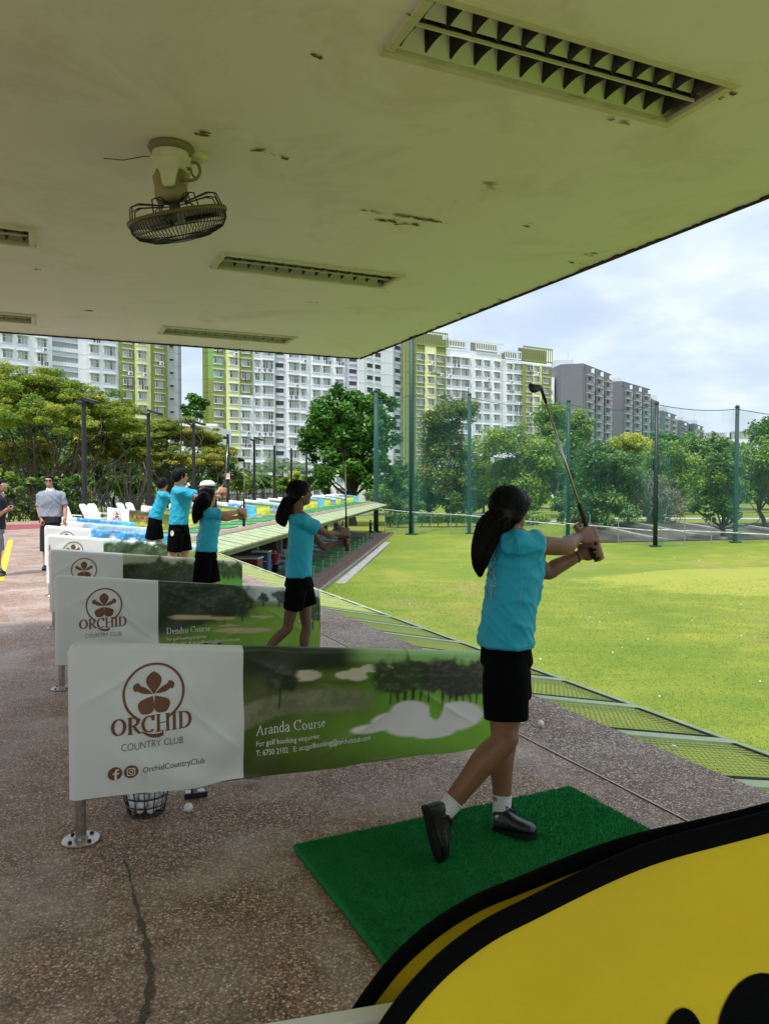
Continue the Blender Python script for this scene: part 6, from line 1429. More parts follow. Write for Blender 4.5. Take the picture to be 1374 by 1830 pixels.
block('apartment_block', 'leftmost white and olive apartment block, seen under the roof behind the spreading tree', -60, 137, 326, 168, 40, 14,
      [(-60, 97, wall_w, 0, 0, [(-40, 'm'), (-15, 'm'), (18, 'm'), (45, 'm'), (79, 'm')]), (97, 143, lgrey, -1.2, 0, [(120, 'c')]), (143, 157, wall_w, 0, 0, []), (157, 215, wall_w, .6, 0, [(172, 'm'), (199, 'w')]),
       (215, 243, olive, .9, 0, [(230, 'm')]), (243, 271, paley, 1.2, 0, [(256, 'm')]), (271, 301, olive, .9, 0, [(286, 'm')]), (301, 321, lgrey, 0, 0, [(309, 'v')]), (321, 326, mat('render_mid_grey', hexc(150, 156, 166), .8), .3, 0, [])], 13, 34.4, vis=hid)
block('apartment_block', 'wide white apartment block with bright green and yellow left end, behind the girls', 363, 163, 640, 182, 41, 14,
      [(363, 374, olive, -.8, 0, []), (374, 406, [(brt, 24.2), (olive, None)], .5, 0, [(392, 'm')]), (406, 430, paley, .8, 0, [(419.5, 'm')]), (430, 453, [(olive, 21.4), (wall_w, None)], .5, 0, [(440.5, 'm')]), (453, 492, wall_w, 0, 0, [(461, 'n'), (480, 'w')]), (492, 512, lgrey, -.9, 0, [(500.5, 'o')]),
       (512, 553, wall_w, .4, 0, [(526, 'w'), (543, 'n')]), (553, 617, wall_w, 0, 0, [(566, 'm'), (584, 'm'), (606.5, 'm')]), (617, 640, lgrey, -.6, 0, [(631, 'o')])], 14, 34.0, vis=hid)
block('apartment_block', 'tall plain white stair tower with dark openings, right of the wide white block', 641, 178, 722, 190, 43, 13,
      [(641, 652, wall_w, .4, 0, []), (652, 688, wall_w, 0, 0, [(661, 'o'), (675, 'o')]), (688, 702, wall_w, .8, 0, []), (702, 718, lgrey, -1., -2, [(710, 'o')]), (718, 722, olive, 0, -4, [])], 14, 35.2, vis=hid)
block('apartment_block', 'white apartment block with olive ends and louvred crowns, behind the tallest net pole', 722, 190, 983, 216, 36.6, 14,
      [(722, 742, olive, -.5, 1.5, []), (742, 759, olive, .5, .5, [(750.5, 'm')]), (759, 779, paley, .8, .5, [(770, 'm')]), (779, 796, olive, .5, .5, [(786, 'm')]), (796, 842, wall_w, 0, .0, [(800.5, 'n'), (814, 'w'), (830.5, 'w')]), (842, 895, wall_w, .7, 0, [(853.5, 'm'), (868.5, 'm'), (886.5, 'm')]),
       (895, 931, wall_w, 0, -1.2, [(909, 'm'), (923.5, 'w')]), (931, 949.5, olive, .5, -1.6, [(943.5, 'm')]), (949.5, 966, paley, .8, -1.6, [(957, 'm')]), (966, 982, olive, .5, -1.6, [(973.5, 'm')]), (982, 983.5, olive, 0, -1.6, [])], 14, 33.8,
      crown=[(742, 796, 36.9, 40.2, olive, .6), (797, 838, 37.4, 39.2, wall_w, .1), (846, 894, 37.2, 39.4, wall_w, .8), (901, 929, 36, 38, wall_w, .1), (931, 982, 36.0, 39.6, olive, .6)])
def condo(name, label, u0, um, u1, d, vt, cols, left=None):
    """grey slab block: blank side wall, then a front of white balconies"""
    A = at(u0, 870, d)*[1, 1, 0]; M_ = at(um, 870, d-2)*[1, 1, 0]; B = at(u1, 870, d+22)*[1, 1, 0]; zt = at(u0, vt, d)[2]; zg = -4.5; root = thing(name, label, 'apartment block', A+Z3*zg); H_ = zt-zg
    w = MB(); poly = [(0, 0), tuple((M_-A)[:2]), tuple((B-A)[:2]), tuple((B-A+np.array([-6, 30, 0]))[:2]), (-3, 26)]; w.prism(poly, 0, H_); w.build('wall', greyw, root)
    ex = unit(B-M_); ey = np.array([-ex[1], ex[0], 0]); Lf = np.linalg.norm(B-M_); ax = [ex, ey, Z3]; o0 = M_-A; rzb = math.atan2(ex[1], ex[0])
    rows = int(H_/2.95); n = 0
    bal = MB(); bw = Lf/cols*.62; bal.box((0, -.7, .0), (bw, 1.4, .16)); bal.box((0, -1.38, .55), (bw, .06, .95), mi=1); bal.box((-bw/2, -.7, 1.4), (.14, 1.3, 2.6), mi=3); bal.box((bw/2, -.7, 1.4), (.14, 1.3, 2.6)); bal.quad((-bw/2, -.03, .1), (bw/2, -.03, .1), (bw/2, -.03, 2.5), (-bw/2, -.03, 2.5), 2); bal.box((0, -.06, 1.4), (.12, .05, 2.3))
    bme = bal.mesh('balcony', [wall_w, mat('balcony_glass', hexc(92, 102, 112), .2), glass_m, greyw]); wb = Lf/cols*.26; wme = MB(); wme.quad((-wb/2, -.03, 0), (wb/2, -.03, 0), (wb/2, -.03, 2.1), (-wb/2, -.03, 2.1), 1); wme.box((0, -.06, 1.05), (.1, .06, 2.1)); wme.box((0, -.06, 0), (wb, .1, .16)); wm = wme.mesh('window', [wall_w, glass_m])
    for k in range(min(rows-1, 11)):
        z = H_-3.6-2.95*k
        for c in range(cols):
            s = Lf*(c+.42)/cols; o = link_mesh('balcony', bme, root); o.location = o0+ex*s+Z3*z; o.rotation_euler = (0, 0, rzb)
            o = link_mesh('window', wm, root); o.location = o0+ex*(Lf*(c+.87)/cols)+Z3*(z+.3); o.rotation_euler = (0, 0, rzb)
    f = MB()
    for c in range(cols+1): f.box(o0+ex*(Lf*min(max(c/cols, .02), .99))-ey*.25+Z3*(H_/2-.8), (.55, .5, H_-2.0), ax)
    f.box(o0+ex*(Lf/2)-ey*.15+Z3*(H_-1.0), (Lf, .3, 1.6), ax); f.build('fins', greyw, root)
    t_ = MB(); t_.box((2.5, 9, H_+1.2), (6, 7, 2.4)); t_.tube([(4, 7, H_+2.4), (4, 7, H_+5.5)], .12, 5); t_.build('roof_plant', lgrey, root)
    if left:
        lb = MB(); lb.box(np.array([-4.0, 10, H_*.46]), (5.6, 12, H_*.92)); lb.build('side_wing', wall_w, root)
        for k in range(9): q = MB(); q.box((-3.7, 3.86, H_*.92-3-2.95*k), (1.7, .2, 1.5)); q.box((-3.7, 3.8, H_*.92-4.2-2.95*k), (3.4, .9, .7), mi=1); q.build('window', [glass_m, wall_w], root)
    return root
condo('apartment_block', 'nearest grey slab block with white balconies, right of the raised club head', 1000, 1040, 1089, 255, 651, 3, True)
condo('apartment_block', 'second grey slab block with white balconies, left of the dark net pole', 1089, 1109, 1158, 300, 682, 3)
condo('apartment_block', 'narrow third grey block close behind the second grey slab', 1157, 1162, 1173, 330, 713, 1)
for (u0, u1, v, d, l) in ((1177, 1206, 734, 380, 'small distant pale block right of the dark net pole'), (1209, 1232, 751, 420, 'distant block with square windows, between the two right poles'), (1234, 1254, 757, 430, 'most distant low block beside the long white one')):
    condo('apartment_block', l, u0, u0+4, u1, d, v, 2)
for (u0, u1, v, d, l) in ((1256, 1296, 773, 300, 'long low white building with louvred top, left of the rightmost pole'), (1306, 1346, 771, 280, 'white building with louvred top behind the rightmost pole')):
    A = at(u0, 870, d)*[1, 1, 0]; B = at(u1, 870, d)*[1, 1, 0]; Lx = B[0]-A[0]; zt = at(u0, v, d)[2]; t = thing('white_building', l, 'building', A+Z3*-4.5); H_ = zt+4.5
    m = MB(); m.prism([(0, 0), (Lx, 0), (Lx, 14), (0, 14)], 0, H_-2.6); m.build('wall', wall_w, t); m = MB(); n = 16
    for k in range(n+1): m.box((Lx*k/n, 0, H_-1.3), (.25, .3, 2.6))
    m.box((Lx/2, 0, H_), (Lx+.4, .5, .35)); m.box((Lx/2, 2, H_-1.4), (Lx, .2, 2.4), mi=1); m.build('louvre_screen', [lgrey, opening], t)
    for k in range(5): m = MB(); m.box((Lx*(k+.5)/5, -.05, H_-5), (Lx/8, .12, 1.6)); m.build('window', glass_m, t)
# low pale building and covered walkway between the blocks
A = at(330, 870, 120)*[1, 1, 0]; t = thing('white_building', 'low pale building between the two left blocks', 'building', A+Z3*-4.5); m = MB(); m.prism([(-3, 0), (5, 1), (5, 12), (-3, 11)], 0, 15.5); m.box((1, 0, 15.6), (8.6, 1.2, .4)); m.build('wall', wall_w, t)
for k in range(3): m = MB(); m.box((-1.5+2.2*k, -.06, 13), (1.2, .2, 1.4)); m.build('window', glass_m, t)
# ---------------------------------------------------------------- trees, palms, hedges
LEAF = 2.1
def leaf_mat(name, c0, c1, c2, tr=.3, rough=.55):
    m = bpy.data.materials.new(name); m.use_nodes = True; t = m.node_tree; N = t.nodes; b = N['Principled BSDF']
    a = N.new('ShaderNodeAttribute'); a.attribute_name = 'Var'; r = N.new('ShaderNodeValToRGB'); e = r.color_ramp.elements; e.new(.5)
    for i, (p, c) in enumerate(((0., c0), (.5, c1), (1., c2))): c = tuple(min(.6, q*LEAF) for q in c); e[i].position = p; e[i].color = (*c, 1)
    t.links.new(a.outputs['Fac'], r.inputs[0]); t.links.new(r.outputs[0], b.inputs['Base Color']); b.inputs['Roughness'].default_value = rough; b.inputs['Specular IOR Level'].default_value = .35
    tl = N.new('ShaderNodeBsdfTranslucent'); t.links.new(r.outputs[0], tl.inputs['Color']); mx = N.new('ShaderNodeMixShader'); mx.inputs[0].default_value = tr
    t.links.new(b.outputs[0], mx.inputs[1]); t.links.new(tl.outputs[0], mx.inputs[2]); t.links.new(mx.outputs[0], N['Material Output'].inputs[0]); return m
L_rain = leaf_mat('leaf_rain', (.060, .110, .016), (.125, .175, .022), (.25, .25, .04), .4)
L_rain2 = leaf_mat('leaf_rain_dry', (.065, .10, .014), (.135, .165, .022), (.28, .20, .04), .35)
L_dark = leaf_mat('leaf_dark', (.018, .055, .010), (.040, .105, .016), (.095, .19, .03), .25, .42)
L_mid = leaf_mat('leaf_mid', (.034, .075, .020), (.070, .125, .028), (.14, .20, .045), .3)
L_lite = leaf_mat('leaf_light', (.055, .105, .02), (.105, .17, .03), (.20, .26, .05), .35)
L_blue = leaf_mat('leaf_blue_green', (.028, .068, .022), (.055, .112, .032), (.11, .175, .048), .3)
L_mixr = leaf_mat('leaf_rusty', (.035, .075, .015), (.075, .125, .025), (.20, .13, .05), .3)
L_yel = leaf_mat('leaf_yellow', (.13, .17, .02), (.25, .28, .03), (.42, .40, .06), .4)
L_bare = leaf_mat('leaf_sparse', (.07, .09, .03), (.11, .13, .05), (.18, .16, .09), .3)
bark_m = mat('bark', (.085, .065, .05), .9, var=.4, vscale=5, bump=.6, bscale=18); bark_l = mat('bark_pale', (.20, .17, .14), .9, var=.35, vscale=5)
def leaf_mesh(name, C, size, m, parent, var, flat=.6, asp=.5, seed=0):
    g = np.random.default_rng(seed); n = len(C); sz = size*g.uniform(.6, 1.35, n)
    nz = np.stack([g.normal(0, flat, n), g.normal(0, flat, n), np.ones(n)], 1); nz /= np.linalg.norm(nz, axis=1)[:, None]
    a = g.uniform(0, 6.283, n); d = np.stack([np.cos(a), np.sin(a), g.normal(-.25, .3, n)], 1); d -= nz*(d*nz).sum(1)[:, None]; d /= np.linalg.norm(d, axis=1)[:, None]; s = np.cross(nz, d)
    V = np.empty((n, 4, 3)); V[:, 0] = C-d*sz[:, None]*.5; V[:, 1] = C+s*(sz*asp*.5)[:, None]+nz*(sz*.07)[:, None]; V[:, 2] = C+d*sz[:, None]*.5-nz*(sz*.12)[:, None]; V[:, 3] = C-s*(sz*asp*.5)[:, None]+nz*(sz*.07)[:, None]
    me = bpy.data.meshes.new(name); me.vertices.add(4*n); me.vertices.foreach_set('co', V.ravel()); me.loops.add(4*n); me.loops.foreach_set('vertex_index', np.arange(4*n, dtype=np.int32)); me.polygons.add(n)
    me.polygons.foreach_set('loop_start', np.arange(0, 4*n, 4, dtype=np.int32)); me.update(calc_edges=True)
    at_ = me.attributes.new('Var', 'FLOAT', 'POINT'); at_.data.foreach_set('value', np.repeat(np.clip(var, 0, 1), 4).astype(np.float32)); me.materials.append(m)
    o = bpy.data.objects.new(name, me); COL.objects.link(o)
    if parent is not None: o.parent = parent
    return o
def tree(label, base, lobes, nl, leaf, m, bark=bark_m, ncl=60, rcl=.16, flatc=.65, trunk_r=.25, limbs=14, seed=1, group=None, fork=.35, flat=.6, fill=.35, cat='tree', name='tree', gap=.0, twist=.12, trunks=1, varb=0., asp=.5):
    """lobes: list of (cx, cy, cz, rx, ry, rz) in metres above the base; leaves gather in clumps through the lobes' volume"""
    g = np.random.default_rng(seed); base = np.asarray(base, float); t = thing(name, label, cat, base, 0, group); lob = np.array(lobes, float)
    wgt = (lob[:, 3]*lob[:, 4]*lob[:, 5])**(2/3); wgt /= wgt.sum(); CC = []; RR = []
    for k in range(ncl):
        L_ = lob[g.choice(len(lob), p=wgt)]; v = g.normal(size=3); v /= np.linalg.norm(v); r = g.uniform(fill, 1.0)**.6
        if v[2] < -.55: v[2] *= -.4
        CC.append(L_[:3]+v*r*L_[3:6]*(1+g.normal(0, .06))); RR.append(rcl*np.mean(L_[3:6])*g.uniform(.7, 1.45))
    CC = np.array(CC); RR = np.array(RR); pw = RR**2; pw /= pw.sum(); idx = g.choice(ncl, nl, p=pw); u = g.normal(size=(nl, 3)); u /= np.linalg.norm(u, axis=1)[:, None]; rr = g.uniform(0, 1, nl)**.45
    P = CC[idx]+u*rr[:, None]*RR[idx][:, None]*[1, 1, flatc]+g.normal(0, .02, (nl, 3))
    cv = g.normal(0, .20, ncl); var = .42+varb+cv[idx]+g.normal(0, .20, nl)
    leaf_mesh('crown', P, leaf, m, t, var, flat, asp, seed)
    mb = MB(); top = lob[np.argmax(lob[:, 2]+lob[:, 5])]; 
    for q in range(trunks):
        b = np.array([g.normal(0, trunk_r*2), g.normal(0, trunk_r), 0])*(trunks > 1); cz = (lob[:, 2].mean()); fk = b+np.array([lob[:, 0].mean()*.15+g.normal(0, .3), 0, cz*fork])
        mb.tube(spline([b-Z3*.3, b*.9+(fk-b)*.5+np.array([g.normal(0, twist), g.normal(0, twist), 0]), fk], 6), np.linspace(trunk_r*1.15, trunk_r*.75, 7), 9)
        order = g.choice(ncl, min(limbs, ncl), replace=False)
        for i in order:
            e = CC[i]; mid = fk+(e-fk)*g.uniform(.4, .6)+np.array([g.normal(0, twist*3), g.normal(0, twist*3), abs(e[2]-fk[2])*.12+g.normal(0, twist*2)])
            Lp = np.linalg.norm(e-fk); r0 = trunk_r*g.uniform(.28, .55); q_ = spline([fk-Z3*g.uniform(0, .3), mid, e], 7); mb.tube(q_, np.linspace(r0, .02, 8), 6)
            for s_ in range(2):
                j = g.choice(ncl); k = g.integers(3, 6)
                if np.linalg.norm(CC[j]-q_[k]) < Lp*.8: mb.tube(spline([q_[k], (q_[k]+CC[j])/2+g.normal(0, twist*2, 3), CC[j]], 5), np.linspace(r0*.4, .015, 6), 5)
    mb.build('trunk', bark, t, smooth=True); return t
def gp(u, d): p = at(u, 880, d); p[2] = gz(p[0], p[1]); return p
def lob(u, v, d, base, rw, rh, ry=None):      # lobe centred where the crown's mass is, half-sizes in photo pixels at that distance
    c = at(u, v, d)-base; k = d/1374; return (*c, rw*k, (ry or rw)*k, rh*k)
# the spreading rain tree at the left and its neighbour
b = gp(95, 46); tree('wide spreading tree with a flat yellow-green crown and many bare crooked limbs, far left', b, [lob(-60, 715, 44, b, 130, 50, 100), lob(40, 697, 46, b, 100, 44, 90), lob(120, 722, 46, b, 90, 42, 80), lob(190, 745, 47, b, 75, 36, 80), lob(240, 768, 48, b, 50, 24, 60), lob(60, 750, 42, b, 110, 44, 60), lob(20, 720, 50, b, 120, 55, 90), lob(150, 760, 50, b, 90, 40, 60)],
     150000, .175, L_rain, bark_m, 620, .21, .42, .17, 15, 11, fork=.30, flat=.5, fill=.05, twist=.5, trunks=2, asp=.45)
b = gp(305, 56); tree('yellow-brown spreading tree with crooked limbs behind the tall boy', b, [lob(300, 772, 56, b, 60, 30, 60), lob(350, 790, 58, b, 60, 30, 60), lob(395, 812, 58, b, 42, 26, 50), lob(255, 790, 55, b, 40, 26, 50), lob(330, 822, 54, b, 80, 26, 50)],
     80000, .15, L_rain2, bark_m, 300, .22, .40, .15, 18, 12, fork=.30, flat=.55, fill=.05, twist=.45, trunks=2, asp=.45)
us = [(-10, 770, 64, 70, 44, L_mid, 'tall green tree mass behind the spreading tree at the left edge'), (90, 775, 70, 60, 46, L_blue, 'green tree mass seen through the limbs of the spreading tree'), (170, 790, 58, 44, 30, L_rain2, 'yellowish bushy tree behind the leftmost lamp post'), (225, 800, 52, 40, 26, L_rain2, 'yellowish foliage left of the second lamp post'), (60, 812, 54, 50, 26, L_rain2, 'yellow-green bushy tree above the man in grey polo'), (-20, 840, 62, 60, 40, L_mid, 'leafy dark green tree under the spreading crown at the left edge'), (60, 850, 66, 50, 34, L_blue, 'dark green bush behind the man in grey polo'), (130, 838, 64, 46, 44, L_mid, 'leafy tree between the leftmost lamp post and the man in grey'), (205, 845, 66, 46, 40, L_blue, 'dark bush between the two leftmost lamp posts'), (270, 830, 70, 46, 44, L_mid, 'green tree behind the second lamp post'), (335, 850, 72, 40, 34, L_dark, 'dark bush behind the third lamp post'), (395, 840, 76, 38, 40, L_mid, 'green tree behind the post with the notice'), (30, 800, 72, 60, 40, L_dark, 'dark tree mass beneath the wide spreading crown'), (180, 800, 76, 60, 36, L_dark, 'dark tree between the spreading trees'), (240, 868, 60, 34, 20, L_lite, 'light green shrub behind the railing near the second lamp post')]
for i, (u, v, d, rw, rh, m, l) in enumerate(us):
    b = gp(u, d); tree(l, b, [lob(u, v, d, b, rw, rh), lob(u+rw*.5, v+rh*.5, d, b, rw*.7, rh*.7), lob(u-rw*.5, v+rh*.6, d, b, rw*.7, rh*.7)], 6500, .34, m, bark_l, 46, .34, .8, .14, 12, 20+i, fill=.15,  group='trees and bushes behind the railing', twist=.25)
for i in range(7):
    u = -10+i*26; d = 36+.4*i; b = gp(u, d); tree(['yellow-green leafy shrub just behind the railing, leftmost', 'yellow-green leafy shrub behind the railing beside the left man', 'bright shrub behind the railing left of the man in grey', 'bright shrub behind the man in grey polo', 'leafy shrub behind the railing right of the man in grey', 'leafy shrub behind the leftmost lamp post', 'leafy shrub behind the first white chairs'][i], b, [lob(u, 905, d, b, 22, 26), lob(u+8, 870, d, b, 14, 26)], 1500, .26, [L_yel, L_lite, L_mid][i % 3] if i < 3 else L_mid, bark_m, 16, .34, .8, .05, 8, 50+i, group='shrubs behind the railing', cat='shrub', name='shrub', asp=.6)
b = gp(348, 150); tree('small dark tree seen in the gap between the two left blocks', b, [lob(347, 733, 150, b, 26, 24)], 2500, .8, L_dark, bark_m, 24, .3, .7, .3, 8, 70)
# palms and yellow shrubs before the white block
def palm(u, vtop, d, label, seed, n=13, fl=2.6):
    g = np.random.default_rng(seed); b = gp(u, d); top = at(u, vtop, d)[2]-b[2]; t = thing('palm_tree', label, 'palm', b, 0, 'palms before the white block'); mb = MB(); mb.tube([(0, 0, 0), (.1, 0, top*.5), (0, 0, top)], [.2, .15, .12], 8); mb.build('trunk', bark_l, t)
    P = []; mb = MB()
    for k in range(n):
        a = 2*math.pi*k/n+g.normal(0, .2); el = g.uniform(.1, 1.1); q = [np.array([0, 0, top])]
        for i in range(1, 8): s = i/7*fl; q.append(np.array([math.cos(a)*s*math.cos(el*.6), math.sin(a)*s*math.cos(el*.6), top+s*math.sin(el)-.22*s*s]))
        mb.tube(q, np.linspace(.03, .01, 8), 4)
        for i in range(1, 8):
            T = unit(q[i]-q[i-1]); sd_ = unit(np.cross(T, Z3))
            for sg in (-1, 1):
                for h in (0, .5): c = q[i-1]+(q[i]-q[i-1])*h; e = c+sd_*sg*.55*math.sin(math.pi*(.15+.8*i/7))+T*.2-Z3*.25; mb.add([c-T*.06, c+T*.06, e+T*.02, e-T*.02], [(0, 1, 2, 3)])
    mb.build('fronds', L_lite_p, t)
L_lite_p = mat('palm_frond', (.075, .15, .035), .5, var=.4, vscale=2)
for i, (u, v, d, l) in enumerate(((489, 838, 92, 'palm right of the post with the notice'), (505, 830, 95, 'taller palm in the middle of the palm row'), (530, 838, 98, 'palm in front of the white block, beside the big round tree'), (452, 850, 90, 'low palm left of the palm row'), (468, 842, 96, 'palm behind the fifth lamp post'), (548, 846, 98, 'palm partly behind the big round tree'))): palm(u, v, d, l, 80+i)
for i, (u, v, d, m) in enumerate(((428, 868, 84, L_yel), (445, 872, 82, L_lite), (500, 868, 86, L_lite), (523, 862, 90, L_yel), (548, 868, 88, L_lite), (470, 866, 92, L_mid), (575, 872, 86, L_mid))):
    b = gp(u, d); tree(['yellow shrub behind the long-haired girl', 'light shrub right of the post with the notice', 'light shrub under the palms', 'yellow shrub under the palms near the girl with glasses', 'light shrub left of the big round tree', 'green shrub behind the far dividers', 'green shrub at the foot of the big round tree'][i], b, [lob(u, v, d, b, 16, 18), lob(u+6, v-10, d, b, 10, 12)], 1400, .42, m, bark_m, 18, .32, .8, .08, 6, 100+i, group='shrubs before the white block', cat='shrub', name='shrub')
# the big round dense tree, and the row behind the netting
b = gp(632, 88); tree('big dense round tree with glossy dark leaves, in front of the wide white block', b, [lob(618, 765, 88, b, 66, 62), lob(590, 800, 87, b, 46, 55), lob(650, 810, 87, b, 50, 60), lob(682, 765, 91, b, 34, 62), lob(625, 730, 88, b, 46, 34), lob(612, 850, 86, b, 58, 36), lob(668, 850, 88, b, 40, 36)], 26000, .62, L_dark, bark_m, 170, .30, .75, .45, 20, 120, flat=.8, fill=.5, asp=.55)
spec = [('tall dense tree with rusty top behind the net, left of the golfer', 812, 96, [(790, 745, 40, 42), (835, 745, 32, 36), (800, 800, 48, 52), (820, 865, 50, 48), (775, 850, 30, 50)], 16000, L_mixr, .42),
        ('broad light green tree with open crown behind the golfer', 925, 92, [(910, 800, 56, 40), (960, 830, 52, 52), (890, 850, 46, 50), (930, 880, 56, 44), (985, 800, 26, 34)], 17000, L_lite, .42),
        ('bright green tree top behind the raised club', 1000, 118, [(985, 752, 36, 28), (1030, 760, 34, 28), (1010, 790, 52, 30)], 9000, L_lite, .6),
        ('rounded blue-green tree right of the raised club', 1082, 74, [(1080, 830, 46, 42), (1060, 870, 46, 48), (1110, 865, 46, 50), (1085, 915, 50, 40)], 15000, L_blue, .34),
        ('yellow-green tree top between the grey blocks and the dark pole', 1130, 105, [(1128, 792, 34, 18), (1150, 812, 30, 26), (1110, 812, 30, 24)], 7000, L_yel, .5),
        ('leafy green tree left of the dark net pole', 1200, 98, [(1190, 815, 36, 30), (1225, 850, 42, 40), (1180, 860, 36, 40)], 9000, L_lite, .44),
        ('dark green tree behind the dark net pole', 1195, 128, [(1185, 797, 40, 24), (1225, 800, 30, 22)], 6500, L_dark, .6),
        ('wide dark tree line crown between the two right poles', 1275, 125, [(1260, 802, 46, 26), (1300, 812, 40, 28), (1240, 830, 40, 34)], 9000, L_mid, .6),
        ('young tree with bare trunk before the embankment, beside the rightmost pole', 1291, 63, [(1292, 845, 40, 34), (1262, 890, 26, 34), (1318, 880, 28, 40), (1292, 905, 34, 34), (1260, 925, 18, 16), (1318, 935, 16, 18)], 9500, L_mid, .30),
        ('leafy tree at the right edge behind the net', 1368, 72, [(1370, 830, 42, 50), (1345, 870, 34, 44), (1400, 860, 50, 60)], 12000, L_lite, .34),
        ('dark tall tree cut by the right edge', 1400, 100, [(1378, 770, 40, 26), (1410, 770, 50, 40), (1350, 790, 26, 24)], 8000, L_mid, .5),
        ('dark tree behind the hedges, between the thick pole and the next', 775, 104, [(770, 880, 42, 36), (740, 885, 24, 30)], 7000, L_dark, .48),
        ('dark green tree low behind the golfer', 880, 105, [(870, 890, 46, 30), (930, 900, 40, 26)], 7000, L_mid, .48),
        ('small tree in front of the stair tower', 718, 108, [(716, 855, 20, 30), (722, 880, 22, 24)], 3600, L_blue, .46),
        ('low bushy tree right of the golfer behind the bank', 1040, 88, [(1035, 900, 34, 26), (1062, 905, 26, 22), (1010, 905, 26, 26)], 6000, L_blue, .40)]
spec += [('dense backdrop tree low behind the net, %s' % w_, u_, d_, [(u_, v_, 46, 36), (u_+30, v_+14, 36, 30), (u_-28, v_+12, 36, 30)], 6500, m_, .5) for w_, u_, v_, d_, m_ in
  (('left of the thickest pole', 712, 885, 122, L_mid), ('right of the second pole', 862, 862, 124, L_dark), ('beside the golfer and the club', 965, 858, 126, L_mid), ('under the bright tree top', 1020, 850, 122, L_dark), ('right of the blue-green tree', 1140, 856, 118, L_mid), ('behind the sparse twiggy tree', 1175, 868, 112, L_lite), ('between the two right poles', 1245, 862, 122, L_dark), ('behind the young tree with bare trunk', 1320, 862, 120, L_mid), ('cut by the right edge of the picture', 1385, 868, 118, L_dark))]
for i, (l, u, d, lb, nl, m, sz) in enumerate(spec):
    b = gp(u, d); tree(l, b, [lob(uu, vv, d+((k*7) % 5-2)*.6, b, rw, rh) for k, (uu, vv, rw, rh) in enumerate(lb)], int(nl*1.5), sz*.85, m, bark_m, 110, .33, .8, .2, 14, 140+i, flat=.8, fill=.2, twist=.3, group='trees behind the netting')
for i, (u, d, m) in enumerate(((1480, 80, L_mid), (1570, 92, L_lite), (1660, 84, L_dark), (1780, 96, L_mid), (1900, 88, L_lite))):
    b = gp(u, d); tree('leafy tree beyond the right edge of the netting', b, [lob(u, 800, d, b, 56, 52), lob(u+40, 850, d, b, 50, 50), lob(u-44, 855, d, b, 50, 48)], 8000, .42, m, bark_m, 90, .33, .8, .25, 14, 300+i, flat=.8, fill=.2, twist=.3, group='trees beyond the right edge')
b = gp(1172, 77); tree('sparse brownish tree with thin bare twigs behind the dark net pole', b, [lob(1160, 880, 77, b, 36, 42), lob(1190, 900, 77, b, 34, 44), lob(1168, 930, 77, b, 26, 26)], 2600, .28, L_bare, bark_l, 90, .22, .8, .12, 70, 170, flat=.9, fill=.1, twist=.4, trunks=3)
for i, (u, d) in enumerate(((1215, 170), (1260, 175), (1310, 165), (1350, 160), (1120, 180), (1060, 185), (940, 190), (860, 180), (1400, 160))):
    b = gp(u, d); tree('distant tree low on the skyline behind the path, %s' % ['left of the two right poles', 'midway between the right poles', 'beside the rightmost pole', 'right of the rightmost pole', 'left of the dark pole', 'behind the blue-green tree', 'behind the golfer', 'behind the tall dense tree', 'beyond the right edge'][i], b, [lob(u, 850, d, b, 34, 34), lob(u+20, 862, d, b, 28, 26), lob(u-20, 864, d, b, 26, 26)], 3000, .9, L_mid, bark_m, 34, .3, .75, .3, 8, 180+i, group='distant trees on the skyline')
# clipped hedge blocks and round shrub behind the net
def hedge(u0, u1, vt, vb, d, label, m, n=4200, dep=1.6, sd_=0, legs=True):
    g = np.random.default_rng(200+sd_); A = at(u0, vb, d); B = at(u1, vb, d); b = (A+B)/2; b[2] = gz(b[0], b[1]); h1 = at(u0, vt, d)[2]-b[2]; h0 = min(.55, h1*.4); Lx = B[0]-A[0]; t = thing('hedge', label, 'hedge', b, 0, 'clipped hedges behind the net')
    P = np.stack([g.uniform(-Lx/2, Lx/2, n), g.uniform(-dep/2, dep/2, n), g.uniform(h0, h1, n)], 1); f = g.integers(0, 3, n); P[f == 0, 2] = h1+g.normal(0, .06, (f == 0).sum()); P[f == 1, 1] = -dep/2+g.normal(0, .07, (f == 1).sum())
    leaf_mesh('foliage', P, .26, m, t, .45+g.normal(0, .2, n)+.25*np.sin(P[:, 0]*1.3), .9, .6, 200+sd_)
    mb = MB()
    for k in range(int(Lx/.9)): x = -Lx/2+.5+k*.9; mb.tube([(x, 0, 0), (x+g.normal(0, .1), 0, h0+.3)], [.06, .04], 5)
    mb.build('stems', bark_l, t)
for i, (a, b_, vt, vb, l) in enumerate(((688, 730, 920, 956, 'hedge block at the end of the far deck, left of the thickest pole'), (745, 790, 922, 958, 'hedge block right of the thickest pole'), (793, 834, 922, 958, 'hedge block left of the second pole'), (842, 880, 924, 960, 'hedge block right of the second pole'), (884, 930, 924, 960, 'hedge block behind the golfer'))): hedge(a, b_, vt, vb, 84+.5*i, l, L_mid, sd_=i)
b = gp(955, 86); tree('round clipped shrub just right of the golfer', b, [lob(955, 938, 86, b, 30, 22)], 4500, .28, L_lite, bark_m, 60, .3, .7, .1, 8, 230, fill=.7, name='shrub', cat='shrub')
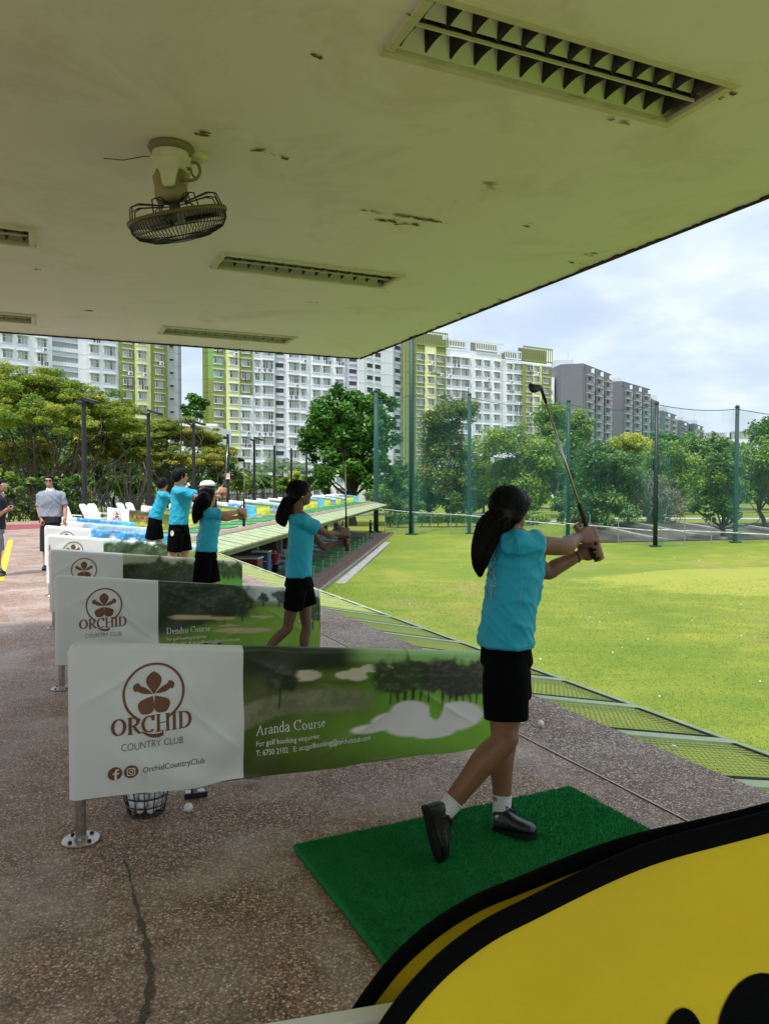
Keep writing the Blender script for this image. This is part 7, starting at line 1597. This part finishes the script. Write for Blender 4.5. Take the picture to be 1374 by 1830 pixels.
for i, (u, v, d) in enumerate(((705, 905, 92), (730, 898, 94), (820, 905, 95), (1025, 925, 80), (1058, 932, 78))):
    b = gp(u, d); tree(['leafy shrub behind the first hedge block', 'leafy shrub behind the thickest pole', 'leafy shrub left of the second pole', 'low shrub on the bank beside the green pole', 'low shrub on the bank under the blue-green tree'][i], b, [lob(u, v, d, b, 26, 18), lob(u+14, v+6, d, b, 16, 14)], 2600, .40, [L_lite, L_mid, L_blue, L_mid, L_lite][i], bark_m, 34, .32, .8, .08, 6, 240+i, group='shrubs behind the hedges', name='shrub', cat='shrub')
pile()
# short blades standing in the nearer turf, thinning out with distance
def blades(n=75000):
    g = np.random.default_rng(77); d = 7.5+30*g.random(n)**2.0; ang = g.uniform(-.42, .50, n); X_ = np.tan(ang)*d; P = np.stack([X_, d, gz(X_, d)], 1); a = (P-O0)@E1; P = P[a > 4.3]; n = len(P)
    th = g.uniform(0, 6.283, n); h = g.uniform(.015, .042, n); w_ = .0035+.0003*P[:, 1]; dx, dy = np.cos(th)*w_, np.sin(th)*w_; lx, ly = g.normal(0, .014, n), g.normal(0, .014, n); V = np.empty((n, 4, 3)); zz = np.zeros(n)
    V[:, 0] = P+np.stack([-dx, -dy, zz-.01], 1); V[:, 1] = P+np.stack([dx, dy, zz-.01], 1); V[:, 2] = P+np.stack([dx*.3+lx, dy*.3+ly, h], 1); V[:, 3] = P+np.stack([-dx*.3+lx, -dy*.3+ly, h], 1)
    me = bpy.data.meshes.new('grass_blades'); me.vertices.add(4*n); me.vertices.foreach_set('co', V.ravel()); me.loops.add(4*n); me.loops.foreach_set('vertex_index', np.arange(4*n, dtype=np.int32)); me.polygons.add(n); me.polygons.foreach_set('loop_start', np.arange(0, 4*n, 4, dtype=np.int32)); me.update(calc_edges=True)
    at_ = me.attributes.new('Var', 'FLOAT', 'POINT'); at_.data.foreach_set('value', np.repeat(np.clip(g.normal(.45, .25, n), 0, 1), 4).astype(np.float32)); k = 1/LEAF
    me.materials.append(leaf_mat('grass_blade', (.11*k, .19*k, .016*k), (.20*k, .26*k, .026*k), (.34*k, .33*k, .06*k), .35)); o = link_mesh('grass_blades', me); tag(o, kind='stuff')
blades()
